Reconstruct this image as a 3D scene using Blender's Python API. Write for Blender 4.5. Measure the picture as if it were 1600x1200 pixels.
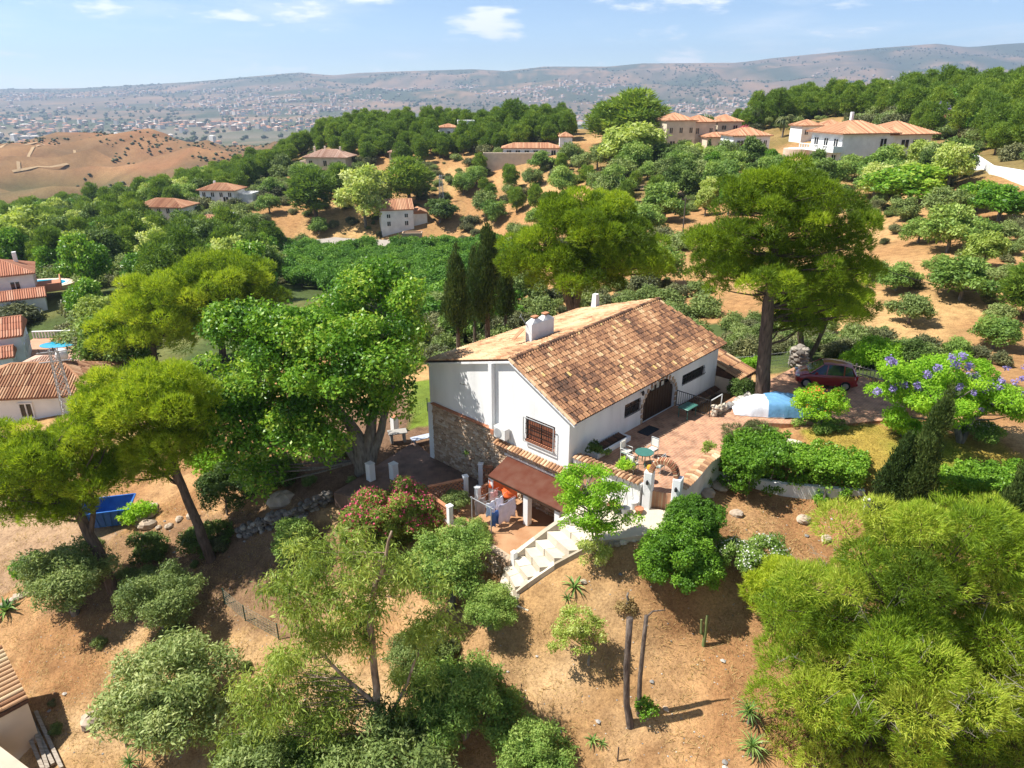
import bpy, math, random
import numpy as np
from mathutils import Matrix, Vector
for o in list(bpy.data.objects): bpy.data.objects.remove(o)
SC = bpy.context.scene
COL = SC.collection
R = math.radians
# ------------------------------------------------------------------ camera
FPX, HZ, CH = 1120.0, 135.0, 17.5           # focal length in photo pixels, horizon row, camera height above the terrace
PIT = math.atan((600 - HZ) / FPX); CP, SP = math.cos(PIT), math.sin(PIT)
cd = bpy.data.cameras.new('camera'); cam = bpy.data.objects.new('camera', cd); COL.objects.link(cam)
cam.location = (0, 0, CH); cam.rotation_euler = (R(90) - PIT, 0, 0)
cd.sensor_width = 36; cd.lens = 36 * FPX / 1600; cd.clip_start = 0.5; cd.clip_end = 60000
SC.camera = cam
SC.render.resolution_x, SC.render.resolution_y = 1024, 768
# ------------------------------------------------------------------ sky and sun
SUN_TO = Vector((-0.66, 0.0, 1.0)).normalized()
elev = math.asin(SUN_TO.z); azim = math.atan2(SUN_TO.x, SUN_TO.y)      # azimuth clockwise from +Y
W = bpy.data.worlds.new('World'); SC.world = W; W.use_nodes = True
nt = W.node_tree; N = nt.nodes; LK = nt.links
bg = N['Background']; bg.inputs['Strength'].default_value = 0.088
sky = N.new('ShaderNodeTexSky'); sky.sky_type = 'NISHITA'; sky.sun_disc = False
sky.sun_elevation = elev; sky.sun_rotation = azim
sky.altitude = 4000; sky.air_density = 1.0; sky.dust_density = 0.1; sky.ozone_density = 2.0
tc = N.new('ShaderNodeTexCoord')
sep = N.new('ShaderNodeSeparateXYZ'); LK.new(tc.outputs['Generated'], sep.inputs[0])
def wmath(op, a, b, clamp=False):
    n = N.new('ShaderNodeMath'); n.operation = op; n.use_clamp = clamp
    for i, v in enumerate((a, b)):
        if isinstance(v, (int, float)): n.inputs[i].default_value = v
        elif v is not None: LK.new(v, n.inputs[i])
    return n.outputs[0]
den = wmath('ADD', wmath('MAXIMUM', sep.outputs[2], 0.0), 0.075)
cx = wmath('DIVIDE', sep.outputs[0], den); cy = wmath('DIVIDE', sep.outputs[1], den)
def cloud(scale, sx, sy, lo, hi, det, off):
    cb = N.new('ShaderNodeCombineXYZ')
    LK.new(wmath('MULTIPLY', cx, sx), cb.inputs[0]); LK.new(wmath('MULTIPLY', cy, sy), cb.inputs[1]); cb.inputs[2].default_value = off
    nz = N.new('ShaderNodeTexNoise'); nz.inputs['Scale'].default_value = scale; nz.inputs['Detail'].default_value = det
    nz.inputs['Roughness'].default_value = 0.62
    LK.new(cb.outputs[0], nz.inputs['Vector'])
    mr = N.new('ShaderNodeMapRange'); mr.interpolation_type = 'SMOOTHSTEP'
    mr.inputs[1].default_value = lo; mr.inputs[2].default_value = hi
    LK.new(nz.outputs['Fac'], mr.inputs[0]); return mr.outputs[0]
c1 = cloud(0.55, 1.0, 0.8, 0.50, 0.76, 9, 1.3)
vm = N.new('ShaderNodeVectorMath'); vm.operation = 'MULTIPLY'; LK.new(tc.outputs['Generated'], vm.inputs[0]); vm.inputs[1].default_value = (7.5, 7.5, 30)
nzc = N.new('ShaderNodeTexNoise'); nzc.inputs['Scale'].default_value = 1.0; nzc.inputs['Detail'].default_value = 9; nzc.inputs['Roughness'].default_value = .58; LK.new(vm.outputs[0], nzc.inputs['Vector'])
mrc = N.new('ShaderNodeMapRange'); mrc.interpolation_type = 'SMOOTHSTEP'; mrc.inputs[1].default_value = .535; mrc.inputs[2].default_value = .66; LK.new(nzc.outputs['Fac'], mrc.inputs[0]); c2 = mrc.outputs[0]
cl = wmath('MAXIMUM', wmath('MULTIPLY', c1, 0.45), wmath('MULTIPLY', c2, 0.9), True)
mx = N.new('ShaderNodeMix'); mx.data_type = 'RGBA'
LK.new(cl, mx.inputs[0]); LK.new(sky.outputs[0], mx.inputs[6]); mx.inputs[7].default_value = (8.0, 8.1, 8.3, 1)
LK.new(mx.outputs[2], bg.inputs['Color'])
sl = bpy.data.lights.new('sun', 'SUN'); sl.energy = 4.9; sl.angle = R(0.5); sl.color = (1.0, 0.955, 0.885)
so = bpy.data.objects.new('sun', sl); COL.objects.link(so)
so.rotation_euler = SUN_TO.to_track_quat('Z', 'Y').to_euler()
vs = SC.view_settings; vs.view_transform = 'Standard'; vs.look = 'None'; vs.gamma = 1; vs.exposure = 0.9
try: vs.use_curve_mapping = False
except Exception: pass
# ------------------------------------------------------------------ pixels to places
def ray(u, v):
    x = (u - 800) / FPX; y = (600 - v) / FPX
    return (x, CP + y * SP, -SP + y * CP)
def Pz(u, v, z):
    d = ray(u, v); t = (z - CH) / d[2]; return Vector((d[0] * t, d[1] * t, z))
def PY(u, v, Y):
    d = ray(u, v); t = Y / d[1]; return Vector((d[0] * t, Y, CH + d[2] * t))
def proj(X, Y, Z):
    dz = Z - CH; dep = Y * CP - dz * SP; up = Y * SP + dz * CP
    return 800 + FPX * X / dep, 600 - FPX * up / dep
def mpp(p):                                   # metres per photo pixel at a place
    return (p[1] * CP - (p[2] - CH) * SP) / FPX
AX, AY, ANG = 2.83, 31.67, R(46.5)            # the house corner and the direction of its long front
E1 = Vector((math.cos(ANG), math.sin(ANG), 0)); E2 = Vector((-math.sin(ANG), math.cos(ANG), 0))
def L(a, b, z=0): return Vector((AX, AY, z)) + E1 * a + E2 * b
# ------------------------------------------------------------------ noise
rng = np.random.default_rng(7)
_G = rng.random((256, 256))
def vnoise(x, y):
    x = np.asarray(x, float); y = np.asarray(y, float)
    xi = np.floor(x).astype(int); yi = np.floor(y).astype(int); fx = x - xi; fy = y - yi
    fx = fx * fx * (3 - 2 * fx); fy = fy * fy * (3 - 2 * fy)
    g = lambda i, j: _G[i % 256, j % 256]
    return (g(xi, yi) * (1 - fx) + g(xi + 1, yi) * fx) * (1 - fy) + (g(xi, yi + 1) * (1 - fx) + g(xi + 1, yi + 1) * fx) * fy
def fbm(x, y, oct=4):
    s = 0; a = 0.5; x = np.asarray(x, float); y = np.asarray(y, float)
    for k in range(oct):
        s = s + a * vnoise(x + 17.3 * k, y - 9.1 * k); x = x * 2.03; y = y * 2.03; a *= 0.5
    return s / (1 - 0.5 ** oct)
def sstep(a, b, x):
    t = np.clip((np.asarray(x, float) - a) / (b - a), 0, 1); return t * t * (3 - 2 * t)
def in_poly(px, py, poly):
    px = np.asarray(px, float); py = np.asarray(py, float); r = np.zeros(px.shape, bool); n = len(poly); j = n - 1
    for i in range(n):
        xi, yi = poly[i][0], poly[i][1]; xj, yj = poly[j][0], poly[j][1]
        c = ((yi > py) != (yj > py)) & (px < (xj - xi) * (py - yi) / ((yj - yi) or 1e-9) + xi)
        r ^= c; j = i
    return r
# ------------------------------------------------------------------ objects
def tag(o, label=None, cat=None, group=None, kind=None):
    if label: o['label'] = label
    if cat: o['category'] = cat
    if group: o['group'] = group
    if kind: o['kind'] = kind
    return o
def thing(name, label, cat, loc=(0, 0, 0), rz=0, group=None):
    o = bpy.data.objects.new(name, None); COL.objects.link(o); o.location = loc; o.rotation_euler = (0, 0, rz)
    o.empty_display_size = 0.2
    return tag(o, label, cat, group)
def link(name, me, parent=None):
    o = bpy.data.objects.new(name, me); COL.objects.link(o)
    if parent is not None: o.parent = parent
    return o
def dup(o, parent=None):
    c = o.copy(); COL.objects.link(c); c.parent = parent
    for ch in list(o.children): dup(ch, c)
    return c
class MB:
    def __init__(s): s.v = []; s.f = []; s.t = []
    def add(s, vs, fs, t=0.5):
        k = len(s.v); s.v += [tuple(p) for p in vs]
        for f in fs: s.f.append(tuple(i + k for i in f)); s.t.append(t)
        return s
    def box(s, x0, y0, z0, x1, y1, z1, t=0.5):
        return s.add([(x0,y0,z0),(x1,y0,z0),(x1,y1,z0),(x0,y1,z0),(x0,y0,z1),(x1,y0,z1),(x1,y1,z1),(x0,y1,z1)],
            [(0,3,2,1),(4,5,6,7),(0,1,5,4),(1,2,6,5),(2,3,7,6),(3,0,4,7)], t)
    def bbox(s, x0, y0, z0, x1, y1, z1, b=0.02, t=0.5):      # box with chamfered edges
        vs = []
        for z, i in ((z0, b), (z0 + b, 0), (z1 - b, 0), (z1, b)):
            for (x, y) in ((x0+b,y0),(x1-b,y0),(x1,y0+b),(x1,y1-b),(x1-b,y1),(x0+b,y1),(x0,y1-b),(x0,y0+b)):
                vs.append((min(max(x, x0 + i), x1 - i), min(max(y, y0 + i), y1 - i), z))
        fs = [tuple(range(7, -1, -1)), tuple(range(24, 32))]
        for k in range(3):
            for j in range(8): fs.append((k*8+j, k*8+(j+1)%8, k*8+8+(j+1)%8, k*8+8+j))
        return s.add(vs, fs, t)
    def bar(s, p, q, w, h=None, up=(0, 0, 1), t=0.5):
        h = h or w; p = Vector(p); q = Vector(q); d = (q - p).normalized(); u = Vector(up)
        if abs(d.dot(u)) > 0.98: u = Vector((1, 0, 0))
        x = d.cross(u).normalized() * w / 2; y = x.cross(d).normalized() * h / 2
        vs = [p-x-y, p+x-y, p+x+y, p-x+y, q-x-y, q+x-y, q+x+y, q-x+y]
        return s.add(vs, [(0,3,2,1),(4,5,6,7),(0,1,5,4),(1,2,6,5),(2,3,7,6),(3,0,4,7)], t)
    def tube(s, pts, rad, n=6, t=0.5, cap=True):
        pts = [Vector(p) for p in pts]; m = len(pts)
        if not hasattr(rad, '__len__'): rad = [rad] * m
        vs = []; ref = Vector((0.3, 0.2, 1))
        for i, p in enumerate(pts):
            d = (pts[min(i+1, m-1)] - pts[max(i-1, 0)]).normalized()
            if abs(d.dot(ref.normalized())) > 0.95: ref = Vector((1, 0.1, 0.2))
            x = d.cross(ref).normalized(); y = d.cross(x)
            for k in range(n):
                a = 2 * math.pi * k / n; vs.append(p + (x * math.cos(a) + y * math.sin(a)) * rad[i])
        fs = [(i*n+k, i*n+(k+1)%n, (i+1)*n+(k+1)%n, (i+1)*n+k) for i in range(m-1) for k in range(n)]
        if cap: fs += [tuple(range(n-1, -1, -1)), tuple((m-1)*n+k for k in range(n))]
        return s.add(vs, fs, t)
    def lathe(s, prof, n=12, c=(0, 0, 0), t=0.5):
        vs = []; 
        for r, z in prof:
            for k in range(n):
                a = 2*math.pi*k/n; vs.append((c[0]+r*math.cos(a), c[1]+r*math.sin(a), c[2]+z))
        m = len(prof); fs = [(i*n+k, i*n+(k+1)%n, (i+1)*n+(k+1)%n, (i+1)*n+k) for i in range(m-1) for k in range(n)]
        fs += [tuple(range(n-1, -1, -1)), tuple((m-1)*n+k for k in range(n))]
        return s.add(vs, fs, t)
    def prism(s, poly, z0, z1, t=0.5):
        n = len(poly); z0 = z0 if hasattr(z0, '__len__') else [z0]*n; z1 = z1 if hasattr(z1, '__len__') else [z1]*n
        vs = [(p[0], p[1], z0[i]) for i, p in enumerate(poly)] + [(p[0], p[1], z1[i]) for i, p in enumerate(poly)]
        fs = [tuple(range(n-1, -1, -1)), tuple(range(n, 2*n))] + [(i, (i+1)%n, n+(i+1)%n, n+i) for i in range(n)]
        return s.add(vs, fs, t)
    def loftgrid(s, rows, t=0.5, closed=False):
        n = len(rows[0]); vs = [p for r in rows for p in r]
        fs = [(i*n+k, i*n+(k+1)%n, (i+1)*n+(k+1)%n, (i+1)*n+k) for i in range(len(rows)-1) for k in range(n if closed else n-1)]
        return s.add(vs, fs, t)
    def mesh(s, name, mat, smooth=False):
        me = bpy.data.meshes.new(name); me.from_pydata(s.v, [], s.f)
        at = me.attributes.new('tint', 'FLOAT', 'FACE'); at.data.foreach_set('value', s.t)
        if mat: me.materials.append(mat)
        if smooth: me.polygons.foreach_set('use_smooth', [True]*len(me.polygons))
        me.update(); return me
    def build(s, name, mat, parent=None, smooth=False, label=None, cat=None, group=None, kind=None, loc=None, rz=None):
        o = link(name, s.mesh(name, mat, smooth), parent)
        if loc is not None: o.location = loc
        if rz is not None: o.rotation_euler = (0, 0, rz)
        return tag(o, label, cat, group, kind)
def np_mesh(name, V, Fc, mat, tint=None, smooth=False):
    V = np.ascontiguousarray(V, dtype=np.float32); Fc = np.ascontiguousarray(Fc, dtype=np.int32); k = Fc.shape[1]
    me = bpy.data.meshes.new(name); me.vertices.add(len(V)); me.vertices.foreach_set('co', V.ravel())
    me.loops.add(Fc.size); me.loops.foreach_set('vertex_index', Fc.ravel())
    me.polygons.add(len(Fc)); me.polygons.foreach_set('loop_start', np.arange(0, Fc.size, k, dtype=np.int32))
    if smooth: me.polygons.foreach_set('use_smooth', np.ones(len(Fc), bool))
    if tint is not None:
        at = me.attributes.new('tint', 'FLOAT', 'FACE'); at.data.foreach_set('value', np.ascontiguousarray(tint, dtype=np.float32))
    me.update(calc_edges=True)
    if mat: me.materials.append(mat)
    return me
# ------------------------------------------------------------------ materials
def newmat(name):
    m = bpy.data.materials.new(name); m.use_nodes = True; t = m.node_tree
    return m, t, t.nodes, t.links, t.nodes['Principled BSDF']
def col4(c): return (c[0], c[1], c[2], 1)
def ramp(n, stops, interp='LINEAR'):
    r = n.new('ShaderNodeValToRGB'); r.color_ramp.interpolation = interp; e = r.color_ramp.elements
    while len(e) < len(stops): e.new(0.5)
    for i, (p, c) in enumerate(stops): e[i].position = p; e[i].color = col4(c)
    return r
def mat(name, stops, scale=2.0, rough=0.8, bump=0.0, bscale=None, detail=5, tint=False, spec=0.3, metal=0.0, mixn=0.25, vec=None, dist=0.02):
    """colour from noise (or from the face attribute 'tint' plus a little noise), with fine relief"""
    if isinstance(stops[0], (int, float)): stops = [(0.3, [c*0.86 for c in stops]), (0.7, [min(1, c*1.08) for c in stops])]
    m, t, n, l, b = newmat(name)
    tx = n.new('ShaderNodeTexCoord'); nz = n.new('ShaderNodeTexNoise'); nz.inputs['Scale'].default_value = scale; nz.inputs['Detail'].default_value = detail
    src = tx.outputs['Object']
    if vec:
        mp = n.new('ShaderNodeMapping'); mp.inputs['Scale'].default_value = vec; l.new(src, mp.inputs[0]); src = mp.outputs[0]
    l.new(src, nz.inputs['Vector'])
    r = ramp(n, stops)
    if tint:
        at = n.new('ShaderNodeAttribute'); at.attribute_name = 'tint'
        a = n.new('ShaderNodeMath'); a.operation = 'MULTIPLY_ADD'; l.new(nz.outputs['Fac'], a.inputs[0]); a.inputs[1].default_value = mixn; 
        s2 = n.new('ShaderNodeMath'); s2.operation = 'SUBTRACT'; l.new(at.outputs['Fac'], s2.inputs[0]); s2.inputs[1].default_value = mixn * 0.5
        l.new(s2.outputs[0], a.inputs[2]); l.new(a.outputs[0], r.inputs[0])
    else: l.new(nz.outputs['Fac'], r.inputs[0])
    l.new(r.outputs[0], b.inputs['Base Color'])
    b.inputs['Roughness'].default_value = rough; b.inputs['Metallic'].default_value = metal; b.inputs['Specular IOR Level'].default_value = spec
    if bump:
        n2 = n.new('ShaderNodeTexNoise'); n2.inputs['Scale'].default_value = bscale or scale*6; n2.inputs['Detail'].default_value = 6; l.new(src, n2.inputs['Vector'])
        bp = n.new('ShaderNodeBump'); bp.inputs['Strength'].default_value = bump; bp.inputs['Distance'].default_value = dist
        l.new(n2.outputs['Fac'], bp.inputs['Height']); l.new(bp.outputs[0], b.inputs['Normal'])
    return m
def leafmat(name, stops, trans=0.35, rough=0.55, boost=1.25):
    m, t, n, l, b = newmat(name)
    at = n.new('ShaderNodeAttribute'); at.attribute_name = 'tint'; oi = n.new('ShaderNodeObjectInfo')
    a = n.new('ShaderNodeMath'); a.operation = 'MULTIPLY_ADD'; l.new(oi.outputs['Random'], a.inputs[0]); a.inputs[1].default_value = 0.44
    s2 = n.new('ShaderNodeMath'); s2.operation = 'SUBTRACT'; l.new(at.outputs['Fac'], s2.inputs[0]); s2.inputs[1].default_value = 0.22
    l.new(s2.outputs[0], a.inputs[2])
    r = ramp(n, stops); l.new(a.outputs[0], r.inputs[0]); l.new(r.outputs[0], b.inputs['Base Color'])
    b.inputs['Roughness'].default_value = rough; b.inputs['Specular IOR Level'].default_value = 0.25
    tr = n.new('ShaderNodeBsdfTranslucent'); g = n.new('ShaderNodeMix'); g.data_type = 'RGBA'; g.blend_type = 'MULTIPLY'; g.inputs[0].default_value = 1
    l.new(r.outputs[0], g.inputs[6]); g.inputs[7].default_value = (boost*1.05, boost, boost*0.6, 1); l.new(g.outputs[2], tr.inputs['Color'])
    ms = n.new('ShaderNodeMixShader'); ms.inputs[0].default_value = trans
    l.new(b.outputs[0], ms.inputs[1]); l.new(tr.outputs[0], ms.inputs[2]); l.new(ms.outputs[0], n['Material Output'].inputs['Surface'])
    return m
# ================================================================== TERRAIN
CTRL_Z = [  # photo pixel and height: the garden slope, the patio, the lower terraces to the left
 (1000,1190,-7.2),(820,1195,-8.2),(985,1130,-6.2),(1130,1190,-6.4),(1150,1050,-4.7),(900,1050,-5.3),(1100,1000,-4.2),(850,960,-4.6),
 (950,900,-3.5),(1060,930,-3.4),(1230,880,-2.6),(1200,800,-2.0),(1290,800,-2.0),(1330,840,-2.3),(1180,960,-3.5),(815,950,-4.8),(760,960,-5.2),
 (720,1010,-6.2),(700,1090,-7.6),(600,1190,-9.6),(500,1050,-8.6),(400,940,-7.6),(430,1000,-8.2),(300,1190,-11),(130,1050,-10),(60,960,-9.6),
 (300,900,-7.8),(170,930,-9),(100,830,-8.4),(20,860,-9.4),(250,800,-7.2),(330,800,-6.8),(400,830,-6.3),(440,790,-4.4),(480,720,-4.0),(570,740,-3.7),
 (640,740,-3.5),(690,715,-3.5),(620,690,-3.5),(645,640,-3.7),(560,650,-4.2),(700,850,-4.6),(640,820,-4.6),(560,820,-5.2),(760,870,-4.7),
 (930,850,-1.9),(985,850,-1.75),(940,870,-2.3),(900,875,-3.0),(872,900,-3.5),(858,925,-4.0),(838,955,-4.7),(1060,850,-1.8),(1040,815,-1.2),(1080,780,-1.2),(1110,740,-1.2),(1150,1190,-6.2),
 (1290,610,-.15),(1400,650,-.12),(1330,690,-.12),(1260,690,-.12),(1390,740,-.2),(1500,720,-.3),(1600,700,-.1),(1340,810,-1.9),(1450,800,-1.4),(1560,800,-1.2),
 (1520,1000,-4.2),(1400,1180,-6),(1600,1190,-5),(1750,900,-2),(1420,610,-.1),(1600,640,0.2),(1180,610,-.3),(1240,575,-.2),(1350,585,-.3),
 (-150,900,-10),(-150,1190,-13),(0,1190,-12.2),(-300,700,-13)]
CTRL_Y = [  # photo pixel and distance forward: the valley, the hill opposite, the slope to the right
 (1330,540,56),(1180,545,58),(1180,500,72),(1450,540,57),(1560,560,52),(1450,480,66),(1350,480,68),(1500,400,80),(1400,400,84),(1350,400,88),(1560,330,98),(1600,450,68),(1600,260,118),
 (1560,260,120),(1420,300,132),(1340,252,168),(1250,262,172),(1150,248,205),(1060,240,235),(1000,390,112),(1040,350,135),(960,330,165),(900,300,190),(1000,290,180),(1450,240,170),(1330,330,128),(1250,330,135),(1200,420,98),
 (860,260,222),(840,250,236),(700,230,275),(560,210,325),(640,205,320),(430,265,300),(480,232,310),(330,295,330),(800,205,300),(520,266,262),(355,318,224),(265,346,214),(632,352,205),(420,330,222),(460,345,212),(700,320,215),(760,300,222),
 (460,382,203),(760,380,190),(620,385,196),(330,372,195),(200,335,262),(100,400,170),(50,320,400),(200,305,480),(20,400,190),(-100,400,180),
 (560,450,142),(560,420,165),(720,480,110),(720,530,74),(830,480,92),(900,430,110),(420,450,125),(300,480,110),(200,520,92),(400,520,88),(640,540,72),(480,560,70),
 (100,606,70),(20,590,86),(60,475,110),(-100,480,120),(150,455,118),(0,520,102),(300,610,62),(180,640,58),(60,680,56),(380,640,54),(-100,640,66),
 (1100,190,300),(1300,175,260),(1450,165,235),(1560,160,215),(1700,150,200),(1700,330,95),(1750,500,62),(950,200,290)]
CTRL_W = [(0,360,-22),(120,360,-18),(-130,400,-40),(-330,420,-60),(260,330,-6),(330,220,14),(-250,300,-42),(-200,160,-28),(-140,40,-22),(-90,0,-20),(0,-20,-12),(60,0,-8),(110,30,-3),(200,100,10),(0,12,-10),(-30,12,-13.5),(40,14,-7)]
_c = [tuple(Pz(*q)) for q in CTRL_Z] + [tuple(PY(*q)) for q in CTRL_Y] + [tuple(map(float, q)) for q in CTRL_W]
_c = np.array(_c); _cx, _cy, _cz = _c[:,0], _c[:,1], _c[:,2]
_cc = 2.0 + 0.04*np.hypot(_cx, _cy)
def _phi(dx, dy): return np.sqrt(dx*dx + dy*dy + (_cc*_cc)[None, :])
_n = len(_c); _A = np.zeros((_n+3, _n+3))
_A[:_n,:_n] = _phi(_cx[:,None]-_cx[None,:], _cy[:,None]-_cy[None,:]) - np.diag(0.15 + 0.004*np.hypot(_cx, _cy))
_A[:_n,_n] = 1; _A[:_n,_n+1] = _cx/100; _A[:_n,_n+2] = _cy/100; _A[_n:,:_n] = _A[:_n,_n:].T
_w = np.linalg.solve(_A, np.concatenate([_cz, [0,0,0]]))
SKYLINE = [(-400,141),(0,139),(120,138),(210,133),(300,128),(400,119),(470,113),(520,118),(560,114),(640,111),(740,108),(790,111),(850,104),(950,104),(1000,99),(1150,98),(1200,91),(1300,81),(1350,76),(1400,72),(1450,68),(1500,74),(1550,69),(1600,66),(2000,62)]
HILLS = [(30,232,790,170,110),(120,214,900,150,95),(240,206,860,120,80),(370,209,690,110,75),(300,216,820,90,70),(-90,230,840,220,120),(180,240,640,120,90),(60,255,600,160,90),(330,240,600,70,60)]
_hp = []
for (u, v, Y, sx, sy) in HILLS:
    p = PY(u, v, Y); _hp.append((p.x, p.y, p.z, sx, sy))
def far_h(x, y):
    r = np.hypot(x, y)
    base = -52 - 78*sstep(600, 2400, r)
    hz = np.zeros_like(base)
    for (hx, hy, z, sx, sy) in _hp:
        g = np.exp(-((x-hx)/sx)**2 - ((y-hy)/sy)**2); b0 = -52 - 78*sstep(600, 2400, math.hypot(hx, hy))
        hz = np.maximum(hz, (z - b0)*g)
    base = base + hz + (np.abs(fbm(x/170, y/170, 4)-0.5)*-175+10)*sstep(430, 600, r)*(1-sstep(1200, 1900, r))
    base = base + (fbm(x/420+5, y/420, 4)-0.5)*46*sstep(1500, 3200, r)
    yy = np.maximum(y, 1.0); u = 800 + FPX*(x/yy)/CP
    v = np.interp(u, [s[0] for s in SKYLINE], [s[1] for s in SKYLINE])
    slope = (-SP + (600-v)/FPX*CP)/(CP + (600-v)/FPX*SP)
    top = CH + slope*np.maximum(y, 1)
    k = sstep(3200, 8000, y)**1.25
    rid = np.abs(fbm(x/1100+3, y/1100+8, 5)-0.5)*3
    m = base + (top - base)*k*(1 - 0.55*rid*(1-sstep(6600, 7800, y)))
    return np.where(y > 3000, np.where(y < 8000, m, base + (top-base)*(1-sstep(8000, 9800, y))), base)
def H0(x, y):
    x = np.atleast_1d(np.asarray(x, float)); y = np.atleast_1d(np.asarray(y, float)); sh = x.shape; x = x.ravel(); y = y.ravel(); out = np.zeros(len(x))
    for i in range(0, len(x), 20000):
        xs = x[i:i+20000]; ys = y[i:i+20000]
        r = np.hypot(xs, ys); w = sstep(340, 540, r); f = far_h(xs, ys)
        nr = _phi(xs[:,None]-_cx[None,:], ys[:,None]-_cy[None,:]) @ _w[:_n] + _w[_n] + _w[_n+1]*xs/100 + _w[_n+2]*ys/100
        out[i:i+20000] = np.where(w >= 1, f, nr*(1-w) + f*w)
    return out.reshape(sh)
def grade(lo, hi, c0, c1, d0, g1=1.035, g2=1.058, lim=120):
    a = list(np.arange(c0, c1+1e-6, d0)); d = d0; p = a[-1]
    while p < hi: d = min(d*(g1 if d < 6 else g2), lim); p += d; a.append(p)
    d = d0; p = a[0]; b = []
    while p > lo: d = min(d*(g1 if d < 6 else g2), lim); p -= d; b.append(p)
    return np.array(b[::-1] + a)
GX = grade(-9500, 9500, -34, 34, 0.44); GY = grade(-60, 10200, 14, 52, 0.44)
XX, YY = np.meshgrid(GX, GY)
ZZ = H0(XX, YY)
_rr = np.hypot(XX, YY)
ZZ += (fbm(XX/1.7, YY/1.7, 4)-0.5)*0.22*(1-sstep(60, 140, _rr)) + (fbm(XX/9, YY/9, 3)-0.5)*0.8*sstep(45, 90, _rr)
# level areas cut for the house, the laundry yard, the paved terrace and the patio
HOUSE = [L(-0.25,-0.3), L(15,-0.3), L(15,11), L(-0.25,11)]
TERR = [L(.3,0.3), L(15.6,0.2)] + [Pz(*q) for q in ((1190,598,0),(1235,572,0),(1352,585,0),(1420,640,0),(1400,655,0),(1300,664,0),(1165,660,0),(1118,704,0))] + [L(5.5,-5.2), L(1.2,-5.4), L(.5,-4.1)]
YARD = [L(-0.1,5.3), L(-2.4,5.6), L(-5.0,4.3), L(-4.3,2.6), L(-3.6,-0.4), L(-1.2,-0.7), L(-0.1,0.1)]
PATIO = [L(0.1,5.2), L(-3.8,7.2), Pz(590,760,-3.5), Pz(580,690,-3.5), Pz(618,660,-3.5), Pz(668,628,-3.5), L(0.5,11.5)]
def cut(poly, z, hard=True):
    m = in_poly(XX, YY, poly)
    if hard: ZZ[m] = np.minimum(ZZ[m], z)
    else: ZZ[m] = z
BANK = [(L(1.3,-5.9),-.95),(L(.2,-6.35),-1.0),(L(-1.2,-5.3),-1.3),(L(-2.3,-3.75),-1.75),(L(-2.85,-3.35),-2.15),(L(-3.35,-2.9),-2.55),(L(-3.85,-2.45),-2.95),(L(-4.4,-2.1),-3.35),(L(-4.95,-1.8),-3.65),(L(-5.45,-1.55),-4.0),(L(-5.75,-1.95),-4.4)]
for (p0, z0), (p1, z1) in zip(BANK[:-1], BANK[1:]):                  # earth banked up against the landing and the stair
    for s in np.linspace(0, 1, 6): ZZ[:] = np.maximum(ZZ, np.where(np.hypot(XX-p0.x-(p1.x-p0.x)*s, YY-p0.y-(p1.y-p0.y)*s) < 6, z0+(z1-z0)*s-.10-.35*np.hypot(XX-p0.x-(p1.x-p0.x)*s, YY-p0.y-(p1.y-p0.y)*s)-.16*((XX-p0.x-(p1.x-p0.x)*s)**2+(YY-p0.y-(p1.y-p0.y)*s)**2), -1e3))
cut(PATIO, -3.56, False); cut(HOUSE, -3.9); cut(YARD, -3.5, False); cut(TERR, -0.35)
def Hm(x, y):
    i = int(np.clip(np.searchsorted(GX, x)-1, 0, len(GX)-2)); j = int(np.clip(np.searchsorted(GY, y)-1, 0, len(GY)-2))
    fx = (x-GX[i])/(GX[i+1]-GX[i]); fy = (y-GY[j])/(GY[j+1]-GY[j])
    return float((ZZ[j,i]*(1-fx)+ZZ[j,i+1]*fx)*(1-fy) + (ZZ[j+1,i]*(1-fx)+ZZ[j+1,i+1]*fx)*fy)
def Hv(x, y):
    i = np.clip(np.searchsorted(GX, x)-1, 0, len(GX)-2); j = np.clip(np.searchsorted(GY, y)-1, 0, len(GY)-2)
    fx = (x-GX[i])/(GX[i+1]-GX[i]); fy = (y-GY[j])/(GY[j+1]-GY[j])
    return (ZZ[j,i]*(1-fx)+ZZ[j,i+1]*fx)*(1-fy) + (ZZ[j+1,i]*(1-fx)+ZZ[j+1,i+1]*fx)*fy
_TT = np.concatenate([np.arange(14, 120, 0.12), np.arange(120, 700, 0.8), np.arange(700, 12000, 12)])
def G(u, v):                                  # where the sight line through a pixel meets the ground
    d = ray(u, v); x = d[0]*_TT; y = d[1]*_TT; z = CH + d[2]*_TT
    h = Hv(x, y); k = np.argmax(z < h)
    if not (z < h).any(): k = len(_TT)-1
    return Vector((x[k], y[k], h[k]))
def on(x, y, dz=0): return Vector((x, y, Hm(x, y)+dz))
# ---- what grows or lies on the ground, as a colour map of the terrain
n1 = fbm(XX/2.3, YY/2.3, 5); n2 = fbm(XX/11+4, YY/11, 4); n3 = fbm(XX/45+9, YY/45+2, 4); n4 = fbm(XX/260+3, YY/260, 4); n5 = fbm(XX/700, YY/700+6, 4)
def C(*c): return np.array(c)[None, None, :]
def mixc(a, b, w): return a*(1-w[..., None]) + b*w[..., None]
soil = mixc(C(.30,.16,.072), C(.41,.245,.118), sstep(.35, .65, n1))
straw = mixc(C(.40,.26,.12), C(.50,.36,.20), sstep(.3, .7, n1))
near = mixc(soil, straw, sstep(.44, .64, n2)*.65)
dark = C(.16,.105,.066)
hillg = mixc(C(.36,.205,.09), C(.45,.29,.13), sstep(.35, .65, n2)); hillg = mixc(hillg, C(.15,.13,.045), sstep(.50, .64, n3)*.8); hillg = mixc(hillg, C(.24,.16,.07), sstep(.55,.7,n1)*.5)
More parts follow.
